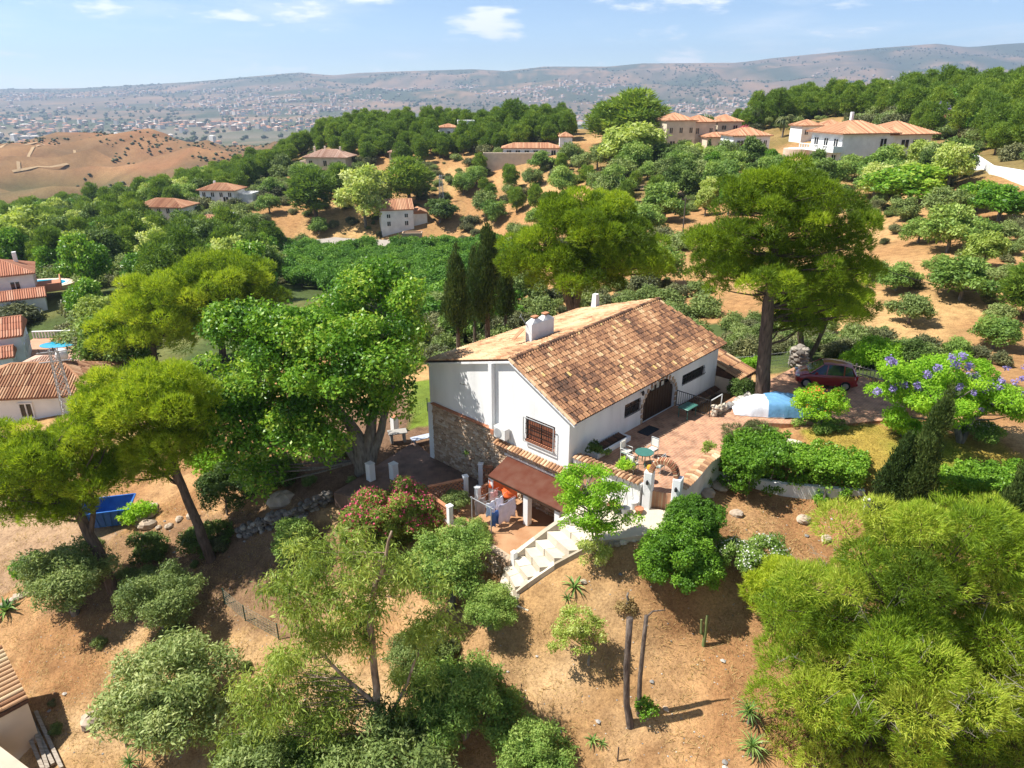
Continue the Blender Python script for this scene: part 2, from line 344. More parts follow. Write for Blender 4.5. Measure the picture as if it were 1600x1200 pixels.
dry = mixc(C(.25,.13,.065), C(.16,.105,.055), sstep(.4, .6, n3)); dry = mixc(dry, C(.34,.195,.095), sstep(.50, .66, n2)*.7); dry = mixc(dry, C(.10,.10,.045), sstep(.54, .64, n4)*.5)
dry = mixc(dry, C(.075,.085,.035), sstep(.12, .22, np.abs(fbm(XX/170, YY/170, 4)-.5))*.75)
plain = mixc(C(.17,.15,.11), C(.085,.10,.055), sstep(.42, .58, n5)); plain = mixc(plain, C(.26,.19,.13), sstep(.55, .68, n4)*.8)
mount = mixc(C(.17,.13,.095), C(.06,.075,.045), sstep(.42, .58, n5)); mount = mixc(mount, C(.30,.19,.12), sstep(.53, .66, n4)*.8); mount = mixc(mount, C(.05,.065,.04), sstep(.55, .65, n3)*.6)
CM = near.copy()
CM = mixc(CM, hillg, sstep(44, 58, _rr)); CM = mixc(CM, dry, sstep(380, 520, _rr)); CM = mixc(CM, plain, sstep(1150, 1500, _rr)); CM = mixc(CM, mount, sstep(3300, 4600, _rr))
UU, VV = proj(XX, np.maximum(YY, 1), ZZ)
def paint(poly_px, c, w=1.0, rmax=1e9, feather=None, amp=0.0):
    m = in_poly(UU + (n1-.5)*amp, VV + (n2-.5)*amp, poly_px) & (_rr < rmax) & (YY > 5)
    CM[m] = CM[m]*(1-w) + (c if not hasattr(c, 'shape') or c.ndim == 1 else np.broadcast_to(c, CM.shape)[m])*w
lawn = mixc(C(.36,.27,.06), C(.22,.25,.035), sstep(.4, .62, n1))
def paintm(poly_px, field, rmax=1e9, amp=0.0):
    m = in_poly(UU + (n1-.5)*amp, VV + (n2-.5)*amp, poly_px) & (_rr < rmax) & (YY > 5); CM[m] = field[m]
paintm([(1250,672),(1330,660),(1420,668),(1560,690),(1600,720),(1600,790),(1440,800),(1390,770),(1350,765),(1270,705)], lawn, 60, 14)
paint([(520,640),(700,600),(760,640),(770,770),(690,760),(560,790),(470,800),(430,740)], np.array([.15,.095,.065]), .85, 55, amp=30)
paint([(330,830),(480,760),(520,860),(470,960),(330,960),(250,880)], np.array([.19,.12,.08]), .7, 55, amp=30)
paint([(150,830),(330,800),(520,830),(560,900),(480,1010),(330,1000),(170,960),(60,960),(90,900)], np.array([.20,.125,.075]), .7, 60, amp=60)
paint([(-200,770),(150,770),(230,800),(130,870),(0,930),(-200,960)], np.array([.36,.25,.16]), .8, 62, amp=20)
green = mixc(C(.07,.10,.03), C(.14,.15,.05), sstep(.4, .6, n2))
paintm([(1100,490),(1240,490),(1330,540),(1420,560),(1600,600),(1600,650),(1380,590),(1100,580)], green, 75, 20)
paintm([(640,590),(690,590),(690,660),(640,670)], mixc(C(.16,.22,.03), C(.12,.17,.03), n1), 55, 6)
paintm([(400,400),(500,385),(800,385),(800,560),(640,560),(400,480)], green, 250, 20)
paintm([(-100,330),(330,300),(460,390),(400,620),(-100,640)], green, 330, 40)
paintm([(-200,300),(120,285),(330,290),(500,210),(420,300),(330,360),(-200,400)], mixc(green, hillg, sstep(.45, .6, n2)), 520, 30)
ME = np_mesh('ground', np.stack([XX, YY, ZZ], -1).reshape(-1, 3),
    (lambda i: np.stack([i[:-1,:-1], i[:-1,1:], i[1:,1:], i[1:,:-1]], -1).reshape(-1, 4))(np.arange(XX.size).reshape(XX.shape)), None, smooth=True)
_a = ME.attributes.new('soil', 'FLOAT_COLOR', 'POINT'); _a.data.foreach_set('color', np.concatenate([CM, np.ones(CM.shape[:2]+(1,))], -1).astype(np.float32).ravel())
m, t, n, l, b = newmat('ground_cover')
at = n.new('ShaderNodeAttribute'); at.attribute_name = 'soil'; tx = n.new('ShaderNodeTexCoord')
def nz_(scale, det, rgh=.6):
    q = n.new('ShaderNodeTexNoise'); q.inputs['Scale'].default_value = scale; q.inputs['Detail'].default_value = det; q.inputs['Roughness'].default_value = rgh; l.new(tx.outputs['Object'], q.inputs['Vector']); return q
qa, qb, qc = nz_(1.1, 8, .72), nz_(9, 8, .78), nz_(0.12, 6)
hs = n.new('ShaderNodeMix'); hs.data_type = 'RGBA'; hs.blend_type = 'MULTIPLY'; hs.inputs[0].default_value = 1
ra = ramp(n, [(.28, (.55,.52,.50)), (.5, (1,1,1)), (.70, (1.28,1.28,1.25))]); l.new(qa.outputs['Fac'], ra.inputs[0])
l.new(at.outputs['Color'], hs.inputs[6]); l.new(ra.outputs[0], hs.inputs[7])
h2 = n.new('ShaderNodeMix'); h2.data_type = 'RGBA'; h2.blend_type = 'MULTIPLY'; h2.inputs[0].default_value = .8
rb = ramp(n, [(.34, (.45,.42,.40)), (.5, (1,1,1)), (.66, (1.38,1.36,1.30))]); l.new(qb.outputs['Fac'], rb.inputs[0])
l.new(hs.outputs[2], h2.inputs[6]); l.new(rb.outputs[0], h2.inputs[7])
h3 = n.new('ShaderNodeMix'); h3.data_type = 'RGBA'; h3.blend_type = 'MULTIPLY'; h3.inputs[0].default_value = .6
rc = ramp(n, [(.3, (.8,.72,.66)), (.7, (1.15,1.15,1.12))]); l.new(qc.outputs['Fac'], rc.inputs[0]); l.new(h2.outputs[2], h3.inputs[6]); l.new(rc.outputs[0], h3.inputs[7])
l.new(h3.outputs[2], b.inputs['Base Color']); b.inputs['Roughness'].default_value = .95; b.inputs['Specular IOR Level'].default_value = .1
bp = n.new('ShaderNodeBump'); bp.inputs['Strength'].default_value = .9; bp.inputs['Distance'].default_value = .07
ad = n.new('ShaderNodeMath'); ad.operation = 'ADD'; l.new(qa.outputs['Fac'], ad.inputs[0]); l.new(qb.outputs['Fac'], ad.inputs[1]); l.new(ad.outputs[0], bp.inputs['Height']); l.new(bp.outputs[0], b.inputs['Normal'])
ME.materials.append(m); tag(link('ground', ME), kind='structure')
# ---- tracks and roads draped on the ground
def strip(name, pts, w, mt, lift=.25, kind='structure'):
    P = [Vector((p.x, p.y, 0)) for p in pts]; D = []
    for a, bq in zip(P[:-1], P[1:]):
        k = max(1, int((bq-a).length/max(1.5, a.length*.012))); D += [a.lerp(bq, i/k) for i in range(k)]
    D.append(P[-1]); rows = []
    for i, p in enumerate(D):
        d = (D[min(i+1, len(D)-1)]-D[max(i-1, 0)]).normalized(); sd = Vector((-d.y, d.x, 0))
        rows.append([tuple(on(*(p+sd*w*s).xy, lift)) for s in (.5, .17, -.17, -.5)])
    return MB().loftgrid(rows).build(name, mt, kind=kind, smooth=True)
M_track = mat('pale_dirt', (.42,.29,.16), 1.5, .95, .3)
M_asph = mat('road_tarmac', (.34,.30,.26), 1.2, .9, .3)
strip('country_road', [G(u, v) for u, v in ((300,376),(380,372),(430,381),(520,380),(600,383),(690,382),(760,379),(800,377))], 4, M_asph, .5)
strip('dirt_track', [G(u, v) for u, v in ((20,270),(80,262),(118,250),(117,238),(95,229),(60,226),(0,232))], 2.4, M_track, .6)
strip('dirt_track', [G(u, v) for u, v in ((30,268),(45,245),(62,228))], 2.6, M_track, .7)
strip('valley_path', [G(u, v) for u, v in ((560,385),(562,405),(563,425))], 3, M_track, .5)
strip('village_lane', [G(u, v) for u, v in ((180,350),(225,352),(262,350),(300,345),(330,372))], 4, M_asph, .5)
strip('hill_path', [G(u, v) for u, v in ((965,300),(1000,296),(1060,300),(1080,310))], 3, M_track, .5)
# ================================================================== FAR PLAIN: town, woods
wall_far = mat('far_plaster', [(0,(.50,.44,.38)),(.45,(.62,.58,.53)),(.7,(.48,.36,.28)),(1,(.40,.26,.19))], 1, .9, tint=True, mixn=.02)
roof_far = mat('far_roof', [(0,(.36,.16,.09)),(.6,(.48,.24,.14)),(1,(.70,.66,.60))], 1, .9, tint=True, mixn=.02)
def town_mesh(name, w, d, h, tt, rt):
    mb = MB().box(-w/2, -d/2, -3, w/2, d/2, h, tt); k = min(w, d)*.22
    mb.add([(-w/2-.4,-d/2-.4,h+.02),(w/2+.4,-d/2-.4,h+.02),(w/2+.4,d/2+.4,h+.02),(-w/2-.4,d/2+.4,h+.02),(-w/2+w*.3,0,h+k),(w/2-w*.3,0,h+k)], [(0,1,5,4),(1,2,5),(2,3,4,5),(3,0,4)], rt)
    me = mb.mesh(name, wall_far); me.materials.append(roof_far)
    me.polygons.foreach_set('material_index', [0]*6 + [1]*4); return me
cand = []
N0 = 15000
tx_ = rng.uniform(-5200, 5200, N0); ty_ = rng.uniform(1350, 6400, N0)
uu, vv = proj(tx_, ty_, Hv(tx_, ty_)); dn = fbm(tx_/620+2, ty_/620, 4); dd = fbm(tx_/170, ty_/170+8, 3)
left = sstep(1150, 500, uu)
keep = (uu > -60) & (uu < 1660) & (vv < 236) & (dn + .10*left + (dd-.5)*.5 > .585) & (vv > 100)
tx_, ty_, uu, vv = tx_[keep], ty_[keep], uu[keep], vv[keep]
order = np.argsort(ty_); variants = [town_mesh('town_building', w, d, h, tt, rt) for (w, d, h, tt, rt) in ((14,10,6,.1,.3),(18,11,9,.4,.6),(11,9,5,.45,.2),(24,12,13,.3,.9),(12,12,7,.7,.5),(30,12,8,.2,.4),(16,10,18,.4,1.0),(13,9,6,.95,.1))]
big = MB(); _bm = []
for q, k in enumerate(order):
    x, y = float(tx_[k]), float(ty_[k]); z = Hm(x, y)
    vi = int(rng.integers(0, 8)); 
    if uu[k] < 560 and 3200 < y and rng.random() < .30: vi = 6
    if q < 290:
        o = link('town_building', variants[vi]); o.location = (x, y, z); o.rotation_euler = (0, 0, float(rng.uniform(0, 3.1)))
        tag(o, 'small pale building of the town spread over the far plain', 'building', 'buildings of the far town')
    else:
        _bm.append((x, y, z, float(rng.uniform(0, 3.1)), vi))
VS, FS, TS, MI = [], [], [], []; off = 0
for (x, y, z, a, vi) in _bm:
    me = variants[vi]; ca, sa = math.cos(a), math.sin(a); g = 1.1
    for p in me.vertices: c = p.co; VS.append((x+(c.x*ca-c.y*sa)*g, y+(c.x*sa+c.y*ca)*g, z+c.z*g))
    tv = float(rng.random())
    for p in me.polygons: FS.append(tuple(i+off for i in p.vertices)); MI.append(p.material_index); TS.append(tv)
    off += len(me.vertices)
me = bpy.data.meshes.new('far_town'); me.from_pydata(VS, [], FS); me.materials.append(wall_far); me.materials.append(roof_far); me.polygons.foreach_set('material_index', MI)
at_ = me.attributes.new('tint', 'FLOAT', 'FACE'); at_.data.foreach_set('value', TS); me.update()
tag(link('far_town', me), 'hazy far town of pale blocks and houses covering the plain', 'town', kind='stuff')
def blobs(name, xs, ys, size, mt, hscale=.8, seed=1):
    """rough low tree clumps for far woods, as one mass"""
    r_ = np.random.default_rng(seed); n_ = len(xs); zs = Hv(xs, ys)
    base = np.array([(0,0,1),(.9,0,.3),(.28,.86,.35),(-.73,.53,.25),(-.73,-.53,.4),(.28,-.86,.3),(.5,.36,-.5),(-.6,0,-.5),(.2,-.6,-.5)])
    fc = np.array([(0,1,2),(0,2,3),(0,3,4),(0,4,5),(0,5,1),(1,6,2),(2,6,7),(2,7,3),(3,7,4),(4,7,8),(4,8,5),(5,8,6),(5,6,1)])
    ang = r_.uniform(0, 6.28, n_); ca, sa = np.cos(ang), np.sin(ang); s = size*r_.uniform(.6, 1.5, n_)
    B = base[None]*(1+r_.uniform(-.3, .3, (n_, 9, 3)))
    X = (B[...,0]*ca[:,None]-B[...,1]*sa[:,None])*s[:,None]+xs[:,None]; Y = (B[...,0]*sa[:,None]+B[...,1]*ca[:,None])*s[:,None]+ys[:,None]; Z = (B[...,2]*hscale+.35)*s[:,None]+zs[:,None]
    V = np.stack([X, Y, Z], -1).reshape(-1, 3); Fc = (fc[None]+(np.arange(n_)*9)[:,None,None]).reshape(-1, 3)
    return np_mesh(name, V, Fc, mt, np.repeat(r_.random(n_), 13) + r_.uniform(-.1, .1, n_*13))
M_wood = leafmat('far_foliage', [(0,(.035,.05,.02)),(.5,(.055,.075,.025)),(1,(.10,.105,.04))], .1)
fx_ = rng.uniform(-6000, 6000, 17000); fy_ = rng.uniform(1250, 7600, 17000); dn = fbm(fx_/520+7, fy_/520+1, 4); dd = fbm(fx_/120, fy_/120+3, 3); u_, v_ = proj(fx_, fy_, Hv(fx_, fy_))
k = (u_ > -60) & (u_ < 1660) & (dn+(dd-.5)*.6 > .5)
tag(link('far_woods', blobs('far_woods', fx_[k], fy_[k], 9, M_wood)), 'dark hazy woods scattered between the houses of the far plain', 'woods', kind='stuff')
fx_ = rng.uniform(-900, 150, 16000); fy_ = rng.uniform(430, 1300, 16000); dn = fbm(fx_/60, fy_/60, 4); u_, v_ = proj(fx_, fy_, Hv(fx_, fy_)); k = (u_ > -40) & (u_ < 520) & (dn > .50)
tag(link('hill_scrub', blobs('hill_scrub', fx_[k], fy_[k], 1.5, M_wood, .7, 3)), 'low dark scrub dotted over the dry brown hills', 'scrub', kind='stuff')
# the hazy air of the plain: one even box of pale volume round everything
zmax = float(ZZ.max()) + 30
m, t, n, l, b = newmat('hazy_air'); n.remove(b); pv = n.new('ShaderNodeVolumePrincipled')
pv.inputs['Color'].default_value = (.60, .77, 1, 1); pv.inputs['Density'].default_value = 1.05e-4; pv.inputs['Anisotropy'].default_value = .25
l.new(pv.outputs[0], n['Material Output'].inputs['Volume'])
MB().box(-10500, -150, float(ZZ.min())-1.5, 10500, 10800, zmax).build('haze', m, kind='stuff')
# ================================================================== BUILDING MATERIALS
M_white = mat('white_render', [(.25,(.60,.60,.58)),(.42,(.74,.74,.73)),(.6,(.81,.81,.80)),(.8,(.84,.835,.82))], 1.1, .9, .35, 9, detail=9, vec=(1,1,.28))
M_white2 = mat('white_plaster_rough', [(.25,(.62,.60,.56)),(.6,(.80,.79,.76))], 1.6, .92, .5, 10)
M_tileA = mat('brown_roof_tiles', [(0,(.07,.042,.03)),(.2,(.17,.085,.05)),(.42,(.32,.16,.082)),(.62,(.43,.235,.118)),(.78,(.50,.32,.18)),(.9,(.54,.39,.22)),(1,(.52,.37,.12))], 12, .9, .5, 30, tint=True, mixn=.5)
M_tileB = mat('buff_roof_tiles', [(0,(.22,.11,.06)),(.25,(.38,.20,.10)),(.5,(.50,.31,.17)),(.8,(.58,.41,.24)),(1,(.55,.42,.25))], 9, .9, .5, 30, tint=True, mixn=.22)
M_tileU = mat('roof_channel_tiles', [(.3,(.06,.034,.022)),(.7,(.13,.065,.04))], 5, .95, .4)  # channels coloured darker, to paint in the shade between the barrel columns
M_cope = mat('coping_tiles', [(0,(.22,.11,.06)),(.4,(.44,.25,.13)),(.8,(.55,.36,.21)),(1,(.60,.46,.30))], 8, .9, .5, 30, tint=True, mixn=.3)
M_stone = mat('rubble_stone', [(0,(.30,.20,.13)),(.35,(.42,.29,.19)),(.7,(.50,.37,.26)),(1,(.56,.46,.36))], 6, .95, .6, 20, tint=True, mixn=.35)
M_mortar = mat('stone_mortar', [(.3,(.38,.27,.18)),(.7,(.50,.38,.27))], 5, .95, .5)
M_brick = mat('red_brick', [(0,(.30,.11,.06)),(.6,(.42,.17,.09)),(1,(.52,.28,.17))], 6, .9, .4, tint=True, mixn=.3)
M_terra = mat('terracotta', [(.3,(.40,.16,.08)),(.7,(.50,.24,.13))], 6, .85, .3)
M_wood = mat('dark_stained_timber', [(.3,(.028,.016,.010)),(.7,(.065,.036,.020))], 3, .6, .3, vec=(9,9,.8))
M_iron = mat('black_iron', (.02,.02,.022), 5, .5, spec=.5)
M_glass = mat('dark_window_glass', (.02,.025,.03), 2, .08, spec=.6)
M_shutter = mat('brown_shutter', [(.3,(.17,.06,.035)),(.7,(.24,.09,.05))], 5, .6)
M_grey = mat('grey_metal', (.45,.46,.47), 4, .5, metal=.3)
M_acw = mat('ac_casing', (.72,.72,.69), 3, .5)
M_dark = mat('dark_recess', (.012,.012,.012), 3, .9)
M_ston2 = mat('pale_limestone', [(0,(.30,.25,.18)),(.4,(.50,.43,.33)),(1,(.64,.57,.46))], 2.2, .92, 1.0, 5, tint=True, mixn=.5)
M_greyst = mat('grey_drystone', [(0,(.17,.16,.15)),(.5,(.33,.31,.28)),(1,(.50,.46,.40))], 4, .95, .6, 14, tint=True, mixn=.3)
M_rock = mat('weathered_rock', [(.25,(.30,.22,.15)),(.7,(.52,.43,.33))], 2, .95, .7, 8)
def brickmat(name, c1, c2, mortar, bw, rh, ms=.012, rough=.85):
    m, t, n, l, b = newmat(name); tx = n.new('ShaderNodeTexCoord'); br = n.new('ShaderNodeTexBrick')
    br.inputs['Color1'].default_value = col4(c1); br.inputs['Color2'].default_value = col4(c2); br.inputs['Mortar'].default_value = col4(mortar)
    br.inputs['Scale'].default_value = 1; br.inputs['Brick Width'].default_value = bw; br.inputs['Row Height'].default_value = rh; br.inputs['Mortar Size'].default_value = ms
    l.new(tx.outputs['Object'], br.inputs['Vector'])
    nz = n.new('ShaderNodeTexNoise'); nz.inputs['Scale'].default_value = 1.6; nz.inputs['Detail'].default_value = 8; l.new(tx.outputs['Object'], nz.inputs['Vector'])
    rr = ramp(n, [(.3,(.62,.60,.58)),(.5,(1,1,1)),(.72,(1.25,1.22,1.16))]); l.new(nz.outputs['Fac'], rr.inputs[0])
    mm = n.new('ShaderNodeMix'); mm.data_type = 'RGBA'; mm.blend_type = 'MULTIPLY'; mm.inputs[0].default_value = 1
    l.new(br.outputs['Color'], mm.inputs[6]); l.new(rr.outputs[0], mm.inputs[7]); l.new(mm.outputs[2], b.inputs['Base Color']); b.inputs['Roughness'].default_value = rough
    bp = n.new('ShaderNodeBump'); bp.inputs['Strength'].default_value = .5; bp.inputs['Distance'].default_value = .01; bp.invert = True; l.new(br.outputs['Fac'], bp.inputs['Height']); l.new(bp.outputs[0], b.inputs['Normal'])
    return m
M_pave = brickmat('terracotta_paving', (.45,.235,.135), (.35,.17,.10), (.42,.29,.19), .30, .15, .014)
def at_house(o): o.location = (AX, AY, 0); o.rotation_euler = (0, 0, ANG); return o
# ---- barrel tiles: one shape, laid along a slope
def tile_shape(r0=.080, r1=.066, ln=.36, seg=5, th=.0):
    vs = []; 
    for x, r in ((0, r0), (ln, r1)):
        for k in range(seg+1):
            a = math.pi*k/seg; vs.append((x, -r*math.cos(a), r*math.sin(a)*1.15))
    return vs, [(k, k+1, seg+2+k, seg+1+k) for k in range(seg)]
def basis(d, nrm):
    d = Vector(d).normalized(); nrm = Vector(nrm).normalized(); s = nrm.cross(d).normalized(); nrm = d.cross(s)
    return Matrix((d, s, nrm)).transposed()
T_V, T_F = tile_shape()
def tile_variants(mt, tints, name='tile', **k):
    out = []; vs, fs = tile_shape(**k)
    for t in tints: out.append(MB().add(vs, fs, t).mesh(name, mt, True))
    return out
def lay(parent, spots, mt, nobj, name='roof_tile', ln=.36):
    """spots: (position, up-slope direction, normal, tint); the first nobj become single tiles, the rest one joined part"""
    tv = [i/15 for i in range(16)]; var = tile_variants(mt, tv, name, ln=ln); V = []; Fc = []; T = []
    vs, fs = tile_shape(ln=ln); vs = np.array(vs); fs = np.array(fs)
    for i, (p, d, nm, t) in enumerate(spots):
        B = basis(d, nm)
        if i < nobj:
            o = link(name, var[min(15, max(0, int(t*16)))], parent); o.matrix_local = Matrix.Translation(p) @ B.to_4x4()
        else:
            V.append(vs @ np.array(B).T + np.array(p)[None]); Fc.append(fs + (i-nobj)*len(vs)); T += [t]*len(fs)
    if V:
        o = link('roof_tiles' if 'roof' in name else 'tiles', np_mesh('roof_tiles', np.concatenate(V), np.concatenate(Fc), mt, T, True), parent); o['kind'] = 'stuff'
def ribs(mb, p0, p1, q0, q1, pitch=.26, r=.075, seed=0, tmin=0, tmax=1, nseg=4):
    """rows of barrel tiles on a roof plane: eave p0-p1, top edge q0-q1 (may be shorter: hips)"""
    rr = random.Random(seed); p0, p1, q0, q1 = map(Vector, (p0, p1, q0, q1)); e = p1-p0; w = e.length; ed = e.normalized()
    a0 = (q0-p0).dot(ed)/w; a1 = 1-(q1-p0).dot(ed)/w; up = (q0-p0)-ed*(q0-p0).dot(ed); nrm = ed.cross(up).normalized(); k = max(2, int(w/pitch))
    if nrm.z < 0: nrm = -nrm
    for i in range(k):
        s = (i+.5)/k; tt = min(1, s/a0 if a0 > 1e-4 else 1, (1-s)/a1 if a1 > 1e-4 else 1)
        if tt < .03: continue
        A = p0+e*s+nrm*.02; m = max(1, min(nseg, int(up.length*tt/.8)))
        for j in range(m):
            b0 = A+up*(tt*j/m)+nrm*.03; b1 = A+up*(tt*(j+1)/m)
            vs = []
            for c in (b0, b1):
                for x, y in ((-1,0),(-.6,.75),(0,1),(.6,.75),(1,0)): vs.append(c+ed*(x*r*1.25)+nrm*(y*r))
            mb.add(vs, [(0,1,6,5),(1,2,7,6),(2,3,8,7),(3,4,9,8)], min(1, max(0, rr.gauss((tmin+tmax)/2, (tmax-tmin)/3))))
def stones(mb, w, h, y0, sx=.24, sz=.15, prot=.05, seed=1, flip=1, hole=None):
    """rubble in courses on a wall plane x in 0..w, z in 0..h, faces towards -y (flip=1)"""
    rr = random.Random(seed); z = 0
    while z < h:
        dz = min(sz*rr.uniform(.7, 1.35), h-z); 
        if dz < .03: break
        x = -rr.random()*.15
        while x < w:
            dx = sx*rr.uniform(.55, 1.6); a, b = max(0, x+.012), min(w, x+dx-.012); c, d = z+.01, z+dz-.01
            x += dx
            if b-a < .04: continue
            if hole and hole((a+b)/2, (c+d)/2): continue
            p = prot*rr.uniform(.3, 1.3); j = lambda: rr.uniform(-.018, .018); i = min(.03, (b-a)*.25, (d-c)*.25)
            vs = [(a, y0, c),(b, y0, c),(b, y0, d),(a, y0, d)] + [(a+i+j(), y0-p*flip, c+i+j()),(b-i+j(), y0-p*flip+j(), c+i+j()),(b-i+j(), y0-p*flip, d-i+j()),(a+i+j(), y0-p*flip+j(), d-i+j())]
            mb.add(vs, [(4,5,6,7),(0,1,5,4),(1,2,6,5),(2,3,7,6),(3,0,4,7)], rr.random())
        z += dz
# ================================================================== THE FARMHOUSE
house = at_house(thing('farmhouse', 'large white farmhouse with brown barrel tile roof and arched dark door', 'house'))
HB = 10.6; HA = 14.7
def ridge_z(a): return 4.66 + .028*a
def eave_z(a): return 2.46 + .020*a
def roof_z(a, b): return eave_z(a) + (ridge_z(a)-eave_z(a))*(b+.45)/4.35 if b <= 3.9 else ridge_z(a) - (ridge_z(a)-2.74)*(b-3.9)/7.0
def under(a, b): return roof_z(a, b) - .12
def panel(mb, P, us, zs, hole, depth):
    """wall sheet with openings: P(u, z, d) gives a place, hole(u0,u1,z0,z1) tells an opening"""
    for i in range(len(us)-1):
        for j in range(len(zs)-1):
            u0, u1, z0, z1 = us[i], us[i+1], zs[j], zs[j+1]
            if hole((u0+u1)/2, (z0+z1)/2):
                for (ua, za, ub, zb) in ((u0,z0,u1,z0),(u1,z0,u1,z1),(u1,z1,u0,z1),(u0,z1,u0,z0)):
                    mu, mz = (ua+ub)/2, (za+zb)/2; o_ = (mu + (1e-3 if mu == u1 else -1e-3 if mu == u0 else 0)*10, mz + (1e-2 if mz == z1 else -1e-2 if mz == z0 else 0))
                    if not hole(*o_): mb.add([P(ua, za, 0), P(ub, zb, 0), P(ub, zb, depth), P(ua, za, depth)], [(0,1,2,3)])
            else: mb.add([P(u0,z0,0), P(u1,z0,0), P(u1,z1,0), P(u0,z1,0)], [(0,1,2,3)])
DOOR = (6.5, 9.8, -0.06, 2.16); SPR = .95                      # the arch springs at SPR
W1 = (4.7, 6.2, .92, 1.70); W2 = (10.55, 13.1, 1.06, 1.70)
fh = lambda u, z: any(w[0] < u < w[1] and w[2] < z < w[3] for w in (DOOR, W1, W2))
mb = MB(); panel(mb, lambda u, z, d: (u, d, z), [0, W1[0], W1[1], DOOR[0], DOOR[1], W2[0], W2[1], HA], [-3.6, DOOR[2], W1[2], W2[2], W1[3]+.001, 1.702, DOOR[3], 2.46], fh, .28)
mb.add([(0,0,2.46),(HA,0,2.46),(HA,0,under(HA,0)),(0,0,under(0,0))], [(0,1,2,3)])
ac, ar = (DOOR[0]+DOOR[1])/2, (DOOR[1]-DOOR[0])/2; rise = DOOR[3]-SPR-.02
arc = [(ac+ar*math.cos(math.pi*k/16), SPR+rise*math.sin(math.pi*k/16)) for k in range(17)]
for half in (arc[:9], arc[8:]):                                   # spandrels that close the opening to an arch
    cx_ = DOOR[1] if half is not arc[8:] and half[0][0] > ac+.1 else DOOR[0]
    for (p, q) in zip(half[:-1], half[1:]):
        mb.add([(p[0],0,p[1]),(q[0],0,q[1]),(q[0],0,DOOR[3]),(p[0],0,DOOR[3])], [(0,1,2,3)])
        mb.add([(p[0],0,p[1]),(q[0],0,q[1]),(q[0],.28,q[1]),(p[0],.28,p[1])], [(0,1,2,3)])
mb.build('wall', M_white, house)
GW = (.92, 2.9, .38, 1.74)
gh = lambda u, z: GW[0] < u < GW[1] and GW[2] < z < GW[3]
mb = MB(); us = [0, GW[0], GW[1], 3.9, 5.3, 8, HB]
panel(mb, lambda u, z, d: (d, u, z), us, [-3.6, GW[2], GW[3], 2.55], gh, .16)
for u0, u1 in zip(us[:-1], us[1:]): mb.add([(0,u0,2.55),(0,u1,2.55),(0,u1,under(0,u1)),(0,u0,max(2.55, under(0,u0)))], [(0,1,2,3)])
mb.build('wall', M_white, house)
mb = MB().add([(0,HB,-3.6),(13.9,HB,-3.6),(13.9,HB,under(13.9,HB)),(0,HB,under(0,HB))], [(3,2,1,0)])
mb.add([(HA,0,-3.6),(13.2,3.9,-3.6),(13.2,3.9,under(13.2,3.9)-.05),(HA,0,under(HA,0)),(13.9,HB,-3.6),(13.9,HB,under(13.9,HB))], [(0,1,2,3),(1,4,5,2)])
mb.build('wall', M_white, house)
# gable trim: the pilaster with its rain pipe, white verge boards, the lower stone facing
MB().bbox(-.26, 5.12, .26, -.004, 5.42, under(0,5.3)-.02, .03).build('pilaster', M_white, house)
MB().bbox(-.14, HB-.30, -3.6, -.004, HB+.12, .15, .03).build('corner_pier', M_white, house)
MB().bar((-.02, 7.3, 2.2), (-.55, 7.3, 2.45), .03).build('flag_bracket', M_iron, house)
mb = MB(); st_h = .20+3.6
mb.box(-.10, 5.1, -3.6, -.003, HB-.30, .20).box(-.10, -.02, -3.6, -.003, 5.098, -.42)
mb.build('stone_backing', M_mortar, house)
mb = MB(); stones(mb, HB-.30-5.1, st_h, 0, .22, .14, .06, 3); K = MB()
K.v = [(-.10+p[1], 5.1+p[0], -3.6+p[2]) for p in mb.v]; K.f = [f[::-1] for f in mb.f]; K.t = mb.t
mb = MB(); stones(mb, 5.1, 3.16, 0, .22, .14, .06, 4); k0 = len(K.v)
K.v += [(-.10+p[1], -.01+p[0], -3.6+p[2]) for p in mb.v]; K.f += [tuple(i+k0 for i in f[::-1]) for f in mb.f]; K.t += mb.t
K.build('stone_facing', M_stone, house)['kind'] = 'stuff'
MB().bbox(-.24, 5.05, .2, -.004, HB-.28, .265, .015).build('brick_string_course', M_brick, house)
MB().bbox(-.30, 5.02, .0, -.10, 5.28, .30, .02).build('brick_corner', M_brick, house)
lv = tile_variants(M_cope, [.1,.3,.5,.7,.9], 'ledge_tile', r0=.10, r1=.09, ln=.42)
for i in range(23):
    o = link('ledge_tile', lv[random.Random(i).randrange(5)], house)
    o.matrix_local = Matrix.Translation((-.44, .14+i*.215, -.46+.012*math.sin(i*2.3))) @ basis((1, 0, .42), (-.42, 0, 1)).to_4x4()
MB().box(-.30, .02, -.52, -.004, 5.08, -.42).build('ledge', M_white2, house)
